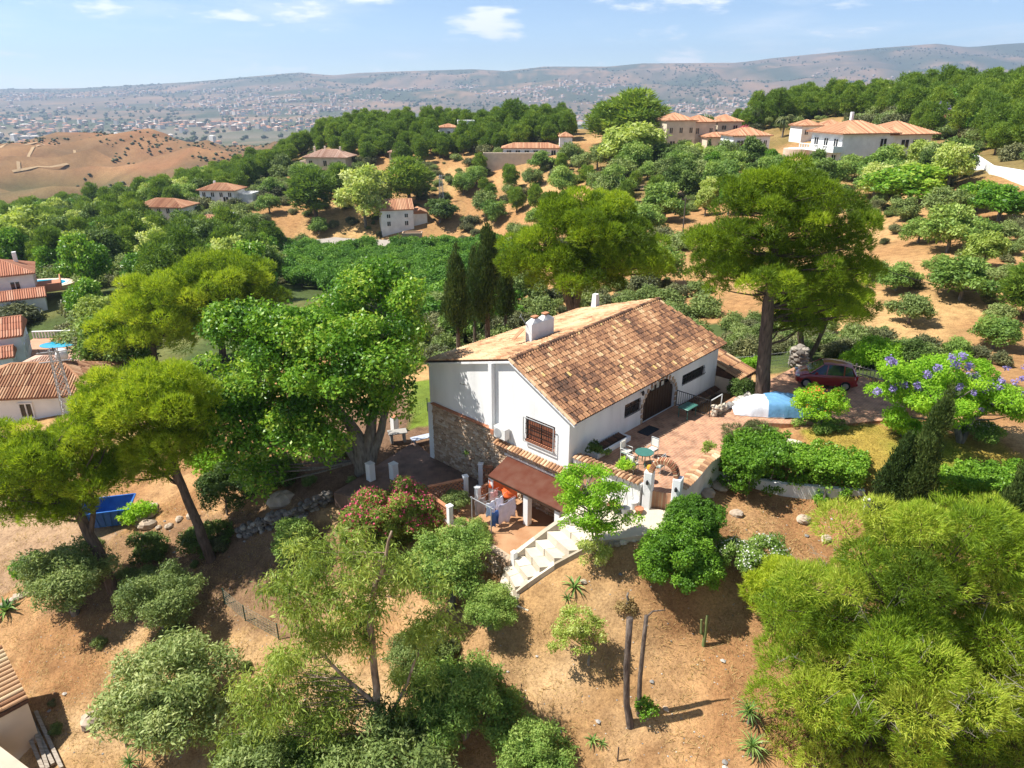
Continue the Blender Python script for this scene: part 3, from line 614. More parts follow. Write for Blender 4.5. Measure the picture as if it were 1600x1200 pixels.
# roof: deck, single tiles, ridge
mb = MB(); am = lambda b: 14.85 - .34*(max(b, -.45)+.45) if b <= 3.9 else 13.37
rows = [[(x, b_, roof_z(x, b_)-z_) for x in (-.16, am(b_))] for b_, z_ in ((-.42,.06),(3.9,.06))]
mb.add([rows[0][0],rows[0][1],rows[1][1],rows[1][0]], [(0,1,2,3)])
mb.add([(-.16,3.9,roof_z(0,3.9)-.06),(13.37,3.9,roof_z(13.37,3.9)-.06),(14.4,10.9,roof_z(14,10.9)-.06),(-.16,10.9,roof_z(0,10.9)-.06)], [(0,1,2,3)])
mb.add([(-.16,-.42,2.37),(am(-.45),-.42,2.67),(am(0),.0,2.85),(-.16,0,2.55)], [(3,2,1,0)])
mb.build('roof_deck', M_tileU, house)
sp = []; rr = random.Random(5)
cw, rw = .205, .30
for j in range(16):
    for i in range(75):
        s = j/15.5; b_ = -.47+4.3*s; a_ = -.05+i*cw+rr.uniform(-.012,.012)
        if a_ > am(b_): continue
        z0, z1 = roof_z(a_, -.45), roof_z(a_, 3.9); d = Vector((0, 4.35, z1-z0)); nm = Vector((0, -(z1-z0), 4.35)).normalized()
        f1 = float(fbm(a_/1.6, b_/1.4+3, 3)); t = .40+(f1-.5)*.7+rr.gauss(0, .13)
        if rr.random() < .03+.06*(f1 > .55): t = rr.uniform(.75, 1)
        p = Vector((a_, b_, roof_z(a_, b_))) + nm*(.0+rr.uniform(0,.014))
        sp.append((p, d + Vector((rr.uniform(-.06,.06), 0, -.22)), nm, min(1, max(0, t))))
lay(house, sp, M_tileA, 300)
sp = []
for j in range(24):
    for i in range(73):
        b_ = 10.95-j*rw*.965; a_ = -.05+i*cw+rr.uniform(-.012,.012)
        if b_ < 4.0 or a_ > 13.4+.14*(b_-3.9): continue
        z0, z1 = roof_z(a_, 10.9), roof_z(a_, 3.9); d = Vector((0, -7.0, z1-z0)); nm = Vector((0, (z1-z0), 7.0)).normalized()
        f1 = float(fbm(a_/1.9+7, b_/1.2, 3)); t = .52+(f1-.5)*1.1+rr.gauss(0, .14)
        p = Vector((a_, b_, roof_z(a_, b_))) + nm*(.0+rr.uniform(0,.012)); sp.append((p, d + Vector((rr.uniform(-.06,.06), 0, -.30)), nm, min(1, max(0, t))))
sp.sort(key=lambda q: q[0][0])
lay(house, sp, M_tileB, 0)  # this slope's sunlit paleness is put into its tile colour
rv = tile_variants(M_tileA, [.05,.15,.3,.55], 'ridge_tile', r0=.15, r1=.13, ln=.46)
for i in range(32):
    o = link('ridge_tile', rv[rr.randrange(4)], house); a_ = -.16+i*.43
    o.matrix_local = Matrix.Translation((a_, 3.9, ridge_z(a_)-.05)) @ basis((1, 0, .018), (0, 0, 1)).to_4x4()
for (b0, b1) in ((-.46, 3.9), (3.9, 10.95)):
    MB().bar((-.10, b0, roof_z(0,b0)-.17), (-.10, b1, roof_z(0,b1)-.17), .20, .10).build('verge_board', M_white, house)
vv_ = tile_variants(M_cope, [.2,.5,.8], 'verge_tile', r0=.10, r1=.085, ln=.42)
for i in range(12):
    b_ = -.48+i*.37; o = link('verge_tile', vv_[rr.randrange(3)], house); o.matrix_local = Matrix.Translation((-.17, b_, roof_z(0,b_)-.05)) @ basis((0, 4.35, 2.4), (0, -2.2, 4.35)).to_4x4()
# arched door
dz0, dz1, dz2 = DOOR[2], SPR, DOOR[3]
npl = 12; pw = (DOOR[1]-DOOR[0])/npl
door = MB().box(DOOR[0]+.02, .22, dz0, DOOR[1]-.02, .24, 1.2).build('door', M_wood, house)
for i in range(npl):
    x0 = DOOR[0]+i*pw; xm = (x0+pw/2-ac)/ar; top = min(1.56, SPR+rise*math.sqrt(max(0, 1-xm*xm))-.02)
    MB().bbox(x0+.012, .15, dz0, x0+pw-.012, .22, top, .012).build('plank', M_wood, door)
M_pale = mat('frosted_pane', (.42,.45,.40), 3, .25, spec=.5)
for i in range(5):                                                   # small panes in the arch above the planks
    x0 = ac-1.25+i*.5; x1 = x0+.46; zt = SPR+rise*math.sqrt(max(0, 1-((max(abs(x0-ac), abs(x1-ac)))/ar)**2))-.06
    if zt < 1.7: zt = 1.68
    f_ = MB()
    for (a_, b_, c_, d_) in ((x0,1.58,x0+.05,zt),(x1-.05,1.58,x1,zt),(x0+.05,1.58,x1-.05,1.62),(x0+.05,zt-.05,x1-.05,zt)): f_.box(a_, .14, b_, c_, .22, d_)
    f_ = f_.build('fanlight', M_wood, door); MB().box(x0+.05, .18, 1.62, x1-.05, .2, zt-.05).build('pane', M_pale if i in (1,2,3) else M_glass, f_)
mb = MB().add([(DOOR[0],.27,dz0),(DOOR[1],.27,dz0),(DOOR[1],.27,dz2),(DOOR[0],.27,dz2)], [(0,1,2,3)]); mb.build('door_recess', M_dark, house)
for k in range(22):                                                  # rough stones round the arch
    if k < 4: c_ = (DOOR[0]-.11, dz0+.2+k*.32)
    elif k >= 18: c_ = (DOOR[1]+.11, dz0+.2+(k-18)*.32)
    else:
        a_ = math.pi*(1-(k-3.5)/14); c_ = (ac+(ar+.12)*math.cos(a_), SPR+(rise+.1)*math.sin(a_))
    if c_[1] > 2.38: continue
    mb = MB().bbox(-.11, -.045, -.13, .11, .02, .13, .035, rr.random()); o = mb.build('arch_stone', M_stone, house); o.location = (c_[0]+rr.uniform(-.03,.03), 0, c_[1]); o.rotation_euler = (0, rr.uniform(-.3,.3), 0)
def grille_window(x0, x1, z0, z1, n, front=True, bulge=.12, face=M_glass, nh=2):
    """window with frame, pane and bulging iron bars, in the wall frame (u along, d out of the wall)"""
    P = (lambda u, d, z: (u, d, z)) if front else (lambda u, d, z: (d, u, z))
    def bx(mb, u0, d0, za, u1, d1, zb):
        p, q = P(u0, d0, za), P(u1, d1, zb); return mb.box(*[min(a, b) for a, b in zip(p, q)], *[max(a, b) for a, b in zip(p, q)])
    fr = MB(); bx(fr, x0, .08, z0, x0+.06, .14, z1); bx(fr, x1-.06, .08, z0, x1, .14, z1); bx(fr, x0+.06, .08, z0, x1-.06, .14, z0+.06); bx(fr, x0+.06, .08, z1-.06, x1-.06, .14, z1); bx(fr, (x0+x1)/2-.03, .085, z0+.06, (x0+x1)/2+.03, .135, z1-.06)
    w = fr.build('window', M_wood, house); g = MB(); bx(g, x0+.06, .105, z0+.06, x1-.06, .115, z1-.06); g.build('pane', face, w)
    for k in range(n):
        u = x0+.05+(x1-x0-.1)*k/(n-1)
        MB().tube([P(u, -.01, z1-.02), P(u, -.05, z1-.12), P(u, -bulge*.6, (z0*.6+z1*.4)), P(u, -bulge, z0+.18), P(u, -.06, z0+.03), P(u, -.01, z0+.01)], .012, 4).build('bar', M_iron, w)
    for k in range(nh):
        z = z0+(z1-z0)*(k+.5)/nh; d = -.05 if k else -bulge
        b_ = MB(); bx(b_, x0, d-.01, z-.012, x1, d+.01, z+.012); b_.build('rail', M_iron, w)
    return w
grille_window(*W1[:2], *W1[2:], 11); grille_window(*W2[:2], *W2[2:], 15)
w = grille_window(*GW[:2], *GW[2:], 13, False, .16, M_shutter, 5)
for u in (GW[0]-.03, GW[1]+.03): MB().bar((-.17,u,GW[2]),(-.17,u,GW[3]),.035).build('rail', M_grey, w)
for z in (GW[2]-.02, GW[3]): MB().bar((-.17,GW[0]-.03,z),(-.17,GW[1]+.03,z),.035).build('rail', M_grey, w)
MB().bbox(-.12, GW[0]+.02, GW[2]-.02, .14, GW[1]-.02, GW[2]+.05, .01).build('sill', M_brick, w)
mb = MB().lathe([(.05,0),(.07,.05),(.075,.2),(.03,.28)], 8, (6.18, -.14, 1.85)); mb.bar((6.18,0,1.95),(6.18,-.14,2.13),.03); mb.build('wall_lantern', M_iron, house)
# chimneys
ch = MB(); bz = roof_z(4.3, 5.9)-.25
ch.bbox(3.35, 5.55, bz, 5.25, 6.05, 5.32, .02); ch = ch.build('chimney', M_white, house)
for x in (3.85, 4.75):
    MB().add([(x-.46,5.56,5.32),(x+.46,5.56,5.32),(x+.46,6.04,5.32),(x-.46,6.04,5.32),(x-.16,5.68,5.52),(x+.16,5.68,5.52),(x+.16,5.92,5.52),(x-.16,5.92,5.52)], [(0,1,5,4),(1,2,6,5),(2,3,7,6),(3,0,4,7),(4,5,6,7)]).build('flue', M_white2, ch)
    MB().bbox(x-.2, 5.64, 5.60, x+.2, 5.96, 5.66, .02).lathe([(.12,0),(.1,.08)], 8, (x, 5.8, 5.52)).build('chimney_cap', M_terra, ch)
MB().bar((3.25,6.1,5.0),(2.6,6.3,4.45),.28,.03).build('slate_cowl', M_terra, ch)
MB().tube([(3.3,5.9,5.2),(3.1,6.2,5.75)], .02, 5).tube([(2.9,6.1,5.7),(3.3,6.3,5.8)], .012, 4).build('antenna', M_grey, ch)
ch = MB(); z2 = roof_z(13.6, 9.0)-.3
ch.loftgrid([[(13.45-.0,8.75,z2),(13.95,8.75,z2),(13.95,9.2,z2),(13.45,9.2,z2)],[(13.53,8.82,4.35),(13.87,8.82,4.35),(13.87,9.13,4.35),(13.53,9.13,4.35)]], closed=True).add([(13.53,8.82,4.35),(13.87,8.82,4.35),(13.87,9.13,4.35),(13.53,9.13,4.35)], [(0,1,2,3)])
ch.build('chimney', M_white, house)
# low wing at the far end, below the terrace
mb = MB().box(14.75, -1.5, -3.4, 16.7, 2.6, .55); mb.build('wing_wall', mat('cream_render', (.66,.52,.36), 2, .9, .2), house)
mb = MB(); ribs(mb, (14.72,-1.65,.62), (16.9,-1.65,.62), (14.72,2.6,2.0), (16.9,2.6,2.0), .24, .09, 3, .3, .9); mb.build('wing_roof_tiles', M_tileA, house)['kind'] = 'stuff'
MB().add([(14.72,-1.68,.60),(16.9,-1.68,.60),(16.9,2.6,1.98),(14.72,2.6,1.98),(14.72,2.6,.5),(16.9,2.6,.5),(14.72,-1.68,.5),(16.9,-1.68,.5)], [(0,1,2,3),(0,3,4,6),(1,7,5,2),(0,6,7,1)]).build('wing_roof', M_tileU, house)
MB().box(15.2, -1.54, -2.5, 15.9, -1.505, -.6).build('wing_door', mat('blue_grey_paint', (.16,.2,.24), 3, .6), house)
# stone base with tile ledge beside the sunken stair
MB().box(10.0, -.2, -3.4, 14.7, -.003, -.3).build('base_backing', M_mortar, house)
mb = MB(); stones(mb, 4.7, 3.0, -.2, .26, .16, .06, 8); mb.v = [(10.0+p[0], p[1], -3.35+p[2]) for p in mb.v]; mb.build('base_stones', M_stone, house)['kind'] = 'stuff'
lv2 = tile_variants(M_tileA, [.0,.08,.15], 'ledge_tile', r0=.10, r1=.09, ln=.42)
for i in range(21):
    o = link('ledge_tile', lv2[i % 3], house); o.matrix_local = Matrix.Translation((10.1+i*.22, -.46, -.34)) @ basis((0, 1, .45), (0, -.45, 1)).to_4x4()
# ================================================================== TERRACE, WALLS, GATE
PIT_ = [L(10.0,.0), L(14.6,.0), L(14.6,-1.9), L(10.0,-1.9)]
tp = [L(0.02,0), L(9.97,0), L(9.97,-1.95), L(14.7,-1.95), L(15.6,-1.9)] + [Pz(*q) for q in ((1190,600,0),(1240,574,0),(1350,588,0),(1418,640,0),(1398,655,0),(1300,664,0),(1165,660,0),(1118,704,0),(1078,750,0),(1060,764,0),(1008,768,0))]
lc = lambda p: ((p-Vector((AX,AY,0))).dot(E1), (p-Vector((AX,AY,0))).dot(E2))
tp = [lc(p) for p in tp]
tp[-4:] = [(5.5,-5.05),(1.5,-5.4),(1.15,-5.45),(.5,-4.1)]
at_house(MB().prism(tp[::-1], -2.4, 0.0).build('terrace', M_pave, kind='structure'))
at_house(MB().box(9.5,-2.0,-3.4,14.75,-.01,-2.45).build('stairwell_floor', M_white2, kind='structure'))
at_house(MB().bbox(5.35,-1.15,.004,6.55,-.45,.03,.01).build('doormat', mat('dark_coir', (.03,.035,.04), 20, .95, .5), label='dark doormat on the paving before the arched door', cat='doormat'))
# two shallow steps to the car park
for i, (a0, a1) in enumerate(((9.4,10.3),(10.3,20))):
    pass
def coped_wall(name, label, pts, z0, z1, thick=.26, mt=None, tiles=True, cat='wall', tl=.40):
    """white garden wall along points, with a row of barrel tiles laid across its top"""
    t = thing(name, label, cat, pts[0].xyz); o0 = Vector(pts[0]); t.location = (o0.x, o0.y, z0); mb = MB(); k = 0
    for a, b in zip(pts[:-1], pts[1:]):
        d = (b-a); d.z = 0; ln = d.length; d.normalize(); s = Vector((-d.y, d.x, 0))*thick/2
        vs = [a-s-d*.05, b-s+d*.05, b+s+d*.05, a+s-d*.05]; vs = [(v.x-o0.x, v.y-o0.y) for v in vs]
        mb.prism(vs, -.3, (z1-z0)+.002*k); k += 1
    mb.build('wall', mt or M_white2, t)
    if tiles:
        var = tile_variants(M_cope, [.1,.3,.5,.7,.95], 'coping_tile', r0=.10, r1=.09, ln=tl); rq = random.Random(len(label)); rest = 0
        for a, b in zip(pts[:-1], pts[1:]):
            d = (b-a); d.z = 0; ln = d.length; d.normalize(); s = Vector((-d.y, d.x, 0)); n_ = max(1, int(ln/.21))
            for i in range(n_):
                c = a+d*((i+.5)*ln/n_)
                for sg in ((-1, 1) if tl < .36 else (1,)):
                    o = link('coping_tile', var[rq.randrange(5)], t); p = Vector((c.x-o0.x, c.y-o0.y, z1-z0-.01)) - s*sg*(.24 if tl >= .36 else .30)
                    o.matrix_local = Matrix.Translation(p) @ basis(s*sg+Vector((0,0,.25 if tl < .36 else .12)), Vector((0,0,1))-s*sg*.2).to_4x4()
    return t
coped_wall('garden_wall', 'white garden wall with tile coping running from farmhouse corner to arched gate', [L(.35,-.15), L(.4,-4.05)], -2.3, .36, tl=.33)
gp1, gp2 = L(.62,-4.32), L(.98,-5.62)
gate = thing('arched_gateway', 'white gateway with two posts and a brick arch at the terrace edge', 'gateway', (gp1.x, gp1.y, -.85)); gd = (gp2-gp1).normalized(); ga = math.atan2(gd.y, gd.x)
gl = (gp2-gp1).length; gate.rotation_euler = (0, 0, ga)
for x in (0, gl): 
    po = MB().bbox(x-.2, -.24, -.5, x+.2, .24, 1.9, .03).build('post', M_white, gate)
    MB().lathe([(.0,0),(.06,.02),(.07,.12),(.05,.2),(.02,.24)], 8, (x, -.3, 1.3)).build('lantern', M_iron, po)
nb = 25
for i in range(nb):
    a_ = math.pi*i/(nb-1); o = MB().bbox(-.03, -.2, -.09, .034, .2, .12, .008, rr.random()).build('arch_brick', M_brick if i % 2 else M_cope, gate)
    o.location = (gl/2-(gl/2-.10)*math.cos(a_), 0, 1.9+.66*math.sin(a_)); o.rotation_euler = (0, a_-math.pi/2, 0)
MB().lathe([(.02,0),(.13,.02),(.17,.14),(.13,.26),(.03,.3)], 10, (0,0,1.9)).build('finial', mat('ochre_glaze', (.52,.30,.03), 3, .4), gate)
MB().lathe([(.13,0),(.17,.3),(.15,.3),(.12,.05)], 10).build('black_bucket', mat('black_plastic', (.015,.015,.016), 5, .5), loc=L(.55,-5.75,-.86), label='black plastic bucket at the foot of the gateway post', cat='bucket')
coped_wall('garden_wall', 'curved white garden wall with tile coping between arched gateway and clipped hedge', [L(1.25,-5.62), L(1.95,-5.55), L(2.7,-5.45), L(3.5,-5.3), L(4.4,-5.15), L(5.6,-5.15)], -2.2, .36, tl=.33)
# landing before the gate, path and stone stairs
LAND = [Pz(*q) for q in ((1062,830,-1.3),(1000,770,-1.3),(930,800,-1.5),(900,815,-1.6),(925,852,-1.7),(985,830,-1.4))]
LAND = [L(1.2,-5.9,0), L(.45,-4.2,0), L(.2,-1.0,0), L(-1.7,-1.6,0), L(-2.3,-3.7,0), L(-1.2,-5.2,0), L(.2,-6.3,0)]
MB().prism([(p.x, p.y) for p in LAND][::-1], -3.2, [-.86,-.86,-1.2,-1.66,-1.66,-1.2,-.9][::-1]).build('stone_landing', M_ston2, kind='structure')
stair = thing('stone_stair', 'whitewashed stone stair curving from the landing to the laundry yard', 'stair', L(-2.9,-1.9,-3.6))
sx_ = [(L(-1.85,-1.75), L(-2.25,-3.7)), (L(-2.35,-1.35), L(-2.85,-3.3)), (L(-2.85,-1.0), L(-3.35,-2.85)), (L(-3.3,-.7), L(-3.85,-2.4)), (L(-3.75,-.4), L(-4.4,-2.05)), (L(-4.25,-.15), L(-4.95,-1.75)), (L(-4.8,-.1), L(-5.45,-1.5)), (L(-5.6,-.6), L(-5.75,-1.9)), (L(-6.1,-1.3), L(-5.6,-2.5))]
zs_ = [-1.68,-2.05,-2.45,-2.85,-3.25,-3.6,-3.95,-4.35]
for (A0, B0), (A1, B1), z in zip(sx_[:-1], sx_[1:], zs_):
    o = stair.location; nsl = 2
    for k in range(nsl):                                               # each tread of rough slabs
        qa, qb = A0.lerp(B0, k/nsl), A0.lerp(B0, (k+1)/nsl); qc, qd = A1.lerp(B1, (k+1)/nsl), A1.lerp(B1, k/nsl); cen = (qa+qb+qc+qd)/4; jit = lambda q: q.lerp(cen, .012)+Vector((rr.uniform(-.03,.03), rr.uniform(-.03,.03), 0)); dz = rr.uniform(-.03,.03)
        MB().prism([((q.x-o.x), (q.y-o.y)) for q in map(jit, (qa, qb, qc, qd))][::-1], z-o.z-.75, [z-o.z+dz+rr.uniform(-.025,.025) for _ in range(4)], rr.uniform(.5,.9)).build('slab', M_ston2, stair)
for side, hh in ((0, .42), (1, .16)):
    for k in range(len(sx_)-1):
        if side == 0 and k > 4: break
        A, B = sx_[k][side], sx_[k+1][side]; d = (B-A).normalized(); s = Vector((-d.y, d.x, 0))*.14; o = stair.location
        za = zs_[k]; zb = zs_[min(k+1, len(zs_)-1)]
        MB().prism([((q.x-o.x), (q.y-o.y)) for q in (A-s, B-s, B+s, A+s)][::1], -2.5+za-o.z, [za+hh-o.z+.002*k, zb+hh-o.z, zb+hh-o.z, za+hh-o.z], rr.random()).build('side_wall', M_ston2, stair)
# laundry yard floor
yp = [(q.x, q.y) for q in (L(-.12,5.2), L(-2.2,5.5), L(-4.1,6.2), L(-4.5,4.2), L(-4.2,2.2), L(-4.35,-.15), L(-3.3,-.6), L(-1.9,-1.2), L(-.12,-.1))]
MB().prism(yp, -4.6, -3.4).build('laundry_yard', mat('yard_screed', [(.3,(.34,.17,.08)),(.7,(.44,.26,.14))], 1.4, .95, .4), kind='structure')
pz = -3.495
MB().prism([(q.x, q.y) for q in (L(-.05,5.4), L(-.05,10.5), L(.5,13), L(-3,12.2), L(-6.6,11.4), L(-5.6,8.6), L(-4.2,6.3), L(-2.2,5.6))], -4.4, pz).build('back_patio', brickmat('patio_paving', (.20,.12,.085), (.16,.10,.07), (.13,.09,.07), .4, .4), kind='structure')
# lattice brick screens on posts
def lattice(label, p, q, z0, z1, posts=(1, 1), base=.12):
    p = Vector((p.x, p.y, 0)); q = Vector((q.x, q.y, 0)); d = q-p; w = d.length; t = thing('lattice_screen', label, 'screen', (p.x, p.y, z0), math.atan2(d.y, d.x), 'terracotta lattice screens round the laundry yard'); h = z1-z0
    x0, x1 = (.14 if posts[0] else 0), w-(.14 if posts[1] else 0)
    for k, x in ((0, 0), (1, w)):
        if posts[k]: MB().bbox(x-.13, -.13, -.6, x+.13, .13, h+.14, .02).bbox(x-.16, -.16, h+.12, x+.16, .16, h+.19, .02).build('post', M_white, t)
    MB().box(x0, -.09, -.6, x1, .09, base).build('base', M_white2, t); MB().bbox(x0, -.1, h-.06, x1, .1, h+.02, .01).build('top_rail', M_terra, t)
    pitch = .25; hh = h-.06-base
    for sg in (1, -1):
        c = -hh
        while c < (x1-x0):
            a0, a1 = max(0, c), min(x1-x0, c+hh)
            if a1-a0 > .05:
                za, zb = (a0-c, a1-c) if sg > 0 else (hh-(a0-c), hh-(a1-c))
                MB().bar((x0+a0, .0 if sg > 0 else .004, base+za), (x0+a1, .0 if sg > 0 else .004, base+zb), .06, .055, up=(0,1,0)).build('slat', M_terra, t)
            c += pitch
    return t
lattice('lattice screen between oleander and gap in the patio edge', L(-4.05,6.24), L(-2.09,5.4), -3.42, -2.1, (0, 1))
lattice('short lattice screen from white post to stone house wall', L(-.56,5.77), L(-.15,5.2), -3.42, -2.1, (1, 0))
lattice('lattice screen beside the hanging laundry, joining the red awning roof', L(-2.39,4.13), L(-.5,4.35), -3.42, -2.15, (1, 1))
lattice('lattice screen on a stone wall beside the pink oleander', L(-4.1,6.15), L(-4.3,4.22), -3.42, -2.45, (0, 1))
mb = MB()
stones(mb, 7.0, 2.0, 0, .3, .2, .08, 12)
pw0, pw1 = L(-4.15,6.3), L(-4.45,-.2); dv = (pw1-pw0); yw = thing('yard_retaining_wall', 'rubble stone retaining wall below the laundry yard behind olive trees', 'wall', (pw0.x, pw0.y, -5.3), math.atan2(dv.y, dv.x))
mb.v = [(p[0]*dv.length/7, p[1]-.1, p[2]) for p in mb.v]; mb.build('stones', M_stone, yw)['kind'] = 'stuff'
MB().box(0, -.1, 0, dv.length, .3, 1.95).build('core', M_mortar, yw)
for nm_, q in (('low post', (-4.04,2.29)), ('', (-4.28,-.29))):
    p = L(*q); MB().bbox(-.13,-.13,-.6,.13,.13,.72,.02).build('white_post', M_white, loc=(p.x,p.y,-3.6), rz=ANG, label='short white post at laundry yard edge ' + ('halfway along' if nm_ else 'beside the stone stair'), cat='post')
# awning roof over the laundry
aw = at_house(thing('awning', 'red corrugated awning roof against the stone house wall', 'awning'))
rows = []; NA = 150
for i in range(NA+1):
    s = i/NA; y = 4.1-5.3*s; zc = .026*(1 if (i//1) % 2 else -1)
    rows.append([(-.12, y-.0, -.98+zc), (-1.0, y-.1, -1.2+zc), (-1.85, y-.2, -1.42+zc)])
M_awn = mat('red_brown_sheet', [(.3,(.30,.12,.075)),(.7,(.36,.20,.14))], 2, .8, .2)
MB().loftgrid(rows).build('roof_sheet', M_awn, aw); MB().bar((-1.8,4.2,-1.5),(-1.8,-1.0,-1.5),.09).build('beam', M_wood, aw)
MB().bbox(-.2, -.9, -.96, -.1, 4.3, -.86, .01).build('wall_plate', M_white2, aw)
for b_ in (3.85, 1.33, -.75): MB().bbox(-1.72, b_-.17, -3.4, -1.4, b_+.17, -1.52, .02).build('post', M_white, aw)
for i in range(8): MB().bar((-1.8,3.8-i*.66,-1.53),(-.12,3.8-i*.66,-1.12),.05,.07).build('rafter', M_wood, aw)
def cloth(name, label, c, w, h, ang, mt, seed, cat='laundry', sag=.05, thickfold=.05, dz=0):
    rq = random.Random(seed); nx, nz = 12, 8; rows = []
    ph = rq.random()*6
    for j in range(nz+1):
        v = j/nz; rows.append([((i/nx-.5)*w*(1-.06*v), math.sin(i/nx*9+ph)*thickfold*(.3+v)+.03*math.sin(j*1.3+i), -v*h*(1+.06*math.sin(i*1.1+ph))-sag*math.sin(i/nx*math.pi)) for i in range(nx+1)])
    o = MB().loftgrid(rows).build(name, mt, label=label, cat=cat, smooth=True, loc=c, rz=ang, group='laundry hung out to dry')
    md = o.modifiers.new('thickness', 'SOLIDIFY'); md.thickness = .008; return o
def lmat(n_, c): return mat(n_, c, 4, .85, .2, 40)
lw, lb, lo_, lg, ll = lmat('white_cotton', (.80,.80,.82)), lmat('blue_towel', (.06,.14,.36)), lmat('orange_cotton', (.75,.13,.03)), lmat('taupe_cotton', (.33,.26,.24)), lmat('lilac_cotton', (.66,.62,.74))
rk = at_house(thing('drying_line', 'thin drying lines strung beside the awning post', 'clothes line')); 
for k, y in enumerate((2.0, 2.6, 3.2)): MB().tube([(-1.75,y,-1.9),(-2.6,y+.1,-1.98),(-3.4,y+.2,-1.92)], .008, 4).build('line', M_grey, rk)
for y in (2.1, 3.5): MB().tube([(-3.42,y,-3.4),(-3.42,y,-1.85)], .03, 6).build('pole', M_grey, rk)
MB().tube([(-3.42,1.9,-1.9),(-3.42,3.6,-1.9)], .02, 5).build('pole', M_grey, rk)
la = ANG
cloth('sheet', 'long lilac white sheet hanging nearest the awning post', L(-2.35,2.0,-1.93), 1.25, 1.15, la, ll, 1)
cloth('shirt', 'white shirt hanging beside the lilac sheet', L(-2.3,2.6,-1.95), .6, .75, la, lw, 2)
cloth('shirt', 'second white shirt hanging by the blue towel', L(-2.95,2.6,-1.95), .6, .8, la, lw, 3)
cloth('towel', 'blue towel hanging low among the white laundry', L(-3.1,2.15,-2.25), .55, .85, la, lb, 4)
cloth('towel', 'taupe cloths hanging at the open end of the lines', L(-3.1,3.2,-1.95), .8, .95, la, lg, 5)
cloth('bedsheet', 'orange bedsheet hanging in folds under the awning', L(-1.65,3.0,-1.62), 1.9, .6, la+math.pi/2, lo_, 6, thickfold=.14)
cloth('tea_towel', 'small pink cloth hanging behind the white shirts', L(-2.1,3.2,-1.95), .5, .5, la, lmat('pink_cotton', (.75,.45,.42)), 8)
# air conditioner
acu = at_house(thing('air_conditioner', 'pale air conditioning unit fixed on the gable wall beside the pilaster', 'air conditioner')); 
MB().bbox(-.42, 4.0, .02, -.06, 4.88, .68, .025).build('casing', M_acw, acu)
fg = MB().lathe([(.27,0),(.27,.015),(.24,.02),(0.02,.02)], 20).build('fan_grille', M_grey, acu); fg.location = (-.425, 4.55, .35); fg.rotation_euler = (0, -math.pi/2, 0)
for y in (4.15, 4.7): MB().bar((-.4,y,-.02),(-.02,y,-.02),.04).bar((-.05,y,-.02),(-.05,y,-.3),.04).build('bracket', M_grey, acu)
# planter wall along the front, patio set
pl = at_house(thing('planter', 'long white planter wall against the shaded house front', 'planter')); MB().bbox(1.4,-.78,.0,4.3,-.64,.28,.02).bbox(1.4,-.635,.0,1.54,-.02,.28,.02).bbox(4.16,-.635,.0,4.3,-.02,.28,.02).build('planter_wall', M_white, pl)
MB().box(1.545,-.635,.0,4.155,-.02,.24).build('earth', mat('dark_earth', (.05,.035,.025), 4, .95, .5), pl)
for i in range(12):
    o = link('edge_tile', lv2[i % 3], pl); o.matrix_local = Matrix.Translation((1.66+i*.215, -.1, .27)) @ basis((0,-1,-.2), (0,-.2,1)).to_4x4()
M_gren = mat('green_painted_metal', (.05,.16,.13), 4, .4, spec=.5); M_cush = mat('cream_cushion', (.72,.69,.6), 3, .9, .3)
tb = thing('garden_table', 'round green metal garden table on the terrace', 'table', L(2.55,-2.75)); tb.rotation_euler = (0,0,ANG)
MB().lathe([(.45,.68),(.46,.70),(.46,.72),(.1,.73)], 20).build('tabletop', M_gren, tb)
for k in range(4): a_ = .78+k*1.57; MB().bar((.36*math.cos(a_),.36*math.sin(a_),0),(.25*math.cos(a_),.25*math.sin(a_),.68),.035).build('leg', M_gren, tb)
M_metw = mat('pale_metal_tube', (.60,.62,.6), 4, .4, metal=.2)
for k, (da, db, face, wh) in enumerate(((.95,.12,0,'whose back turns to the car park'),(-.15,.95,1.6,'between the table and the planter'),(-.2,-1.0,-1.5,'between the table and the lawn hedge'),(-1.0,.0,3.14,'between the table and the arched gateway'))):
    c = thing('garden_chair', 'metal garden chair with cream cushion ' + wh, 'chair', L(2.55+da,-2.75+db), ANG+face, 'chairs round the green garden table')
    MB().bbox(-.22,-.23,.41,.22,.23,.45,.015).build('seat', M_gren, c); MB().bbox(-.2,-.21,.452,.2,.21,.52,.025).build('cushion', M_cush, c)
    MB().bbox(.2,-.21,.55,.27,.21,.98,.025).build('back_cushion', M_cush, c)
    for sx in (-.2,.2):
        for sy in (-.21,.21): MB().tube([(sx,sy,0),(sx,sy,.44 if sx < 0 else 1.05)], .016, 5).build('leg', M_metw, c)
    MB().tube([(.2,-.21,1.04),(.2,.21,1.04)], .018, 5).build('back_rail', M_metw, c)
    for sy in (-.24,.24): MB().tube([(-.2,sy,.44),(-.2,sy,.66),(.2,sy,.66)], .016, 5).build('armrest', M_metw, c)
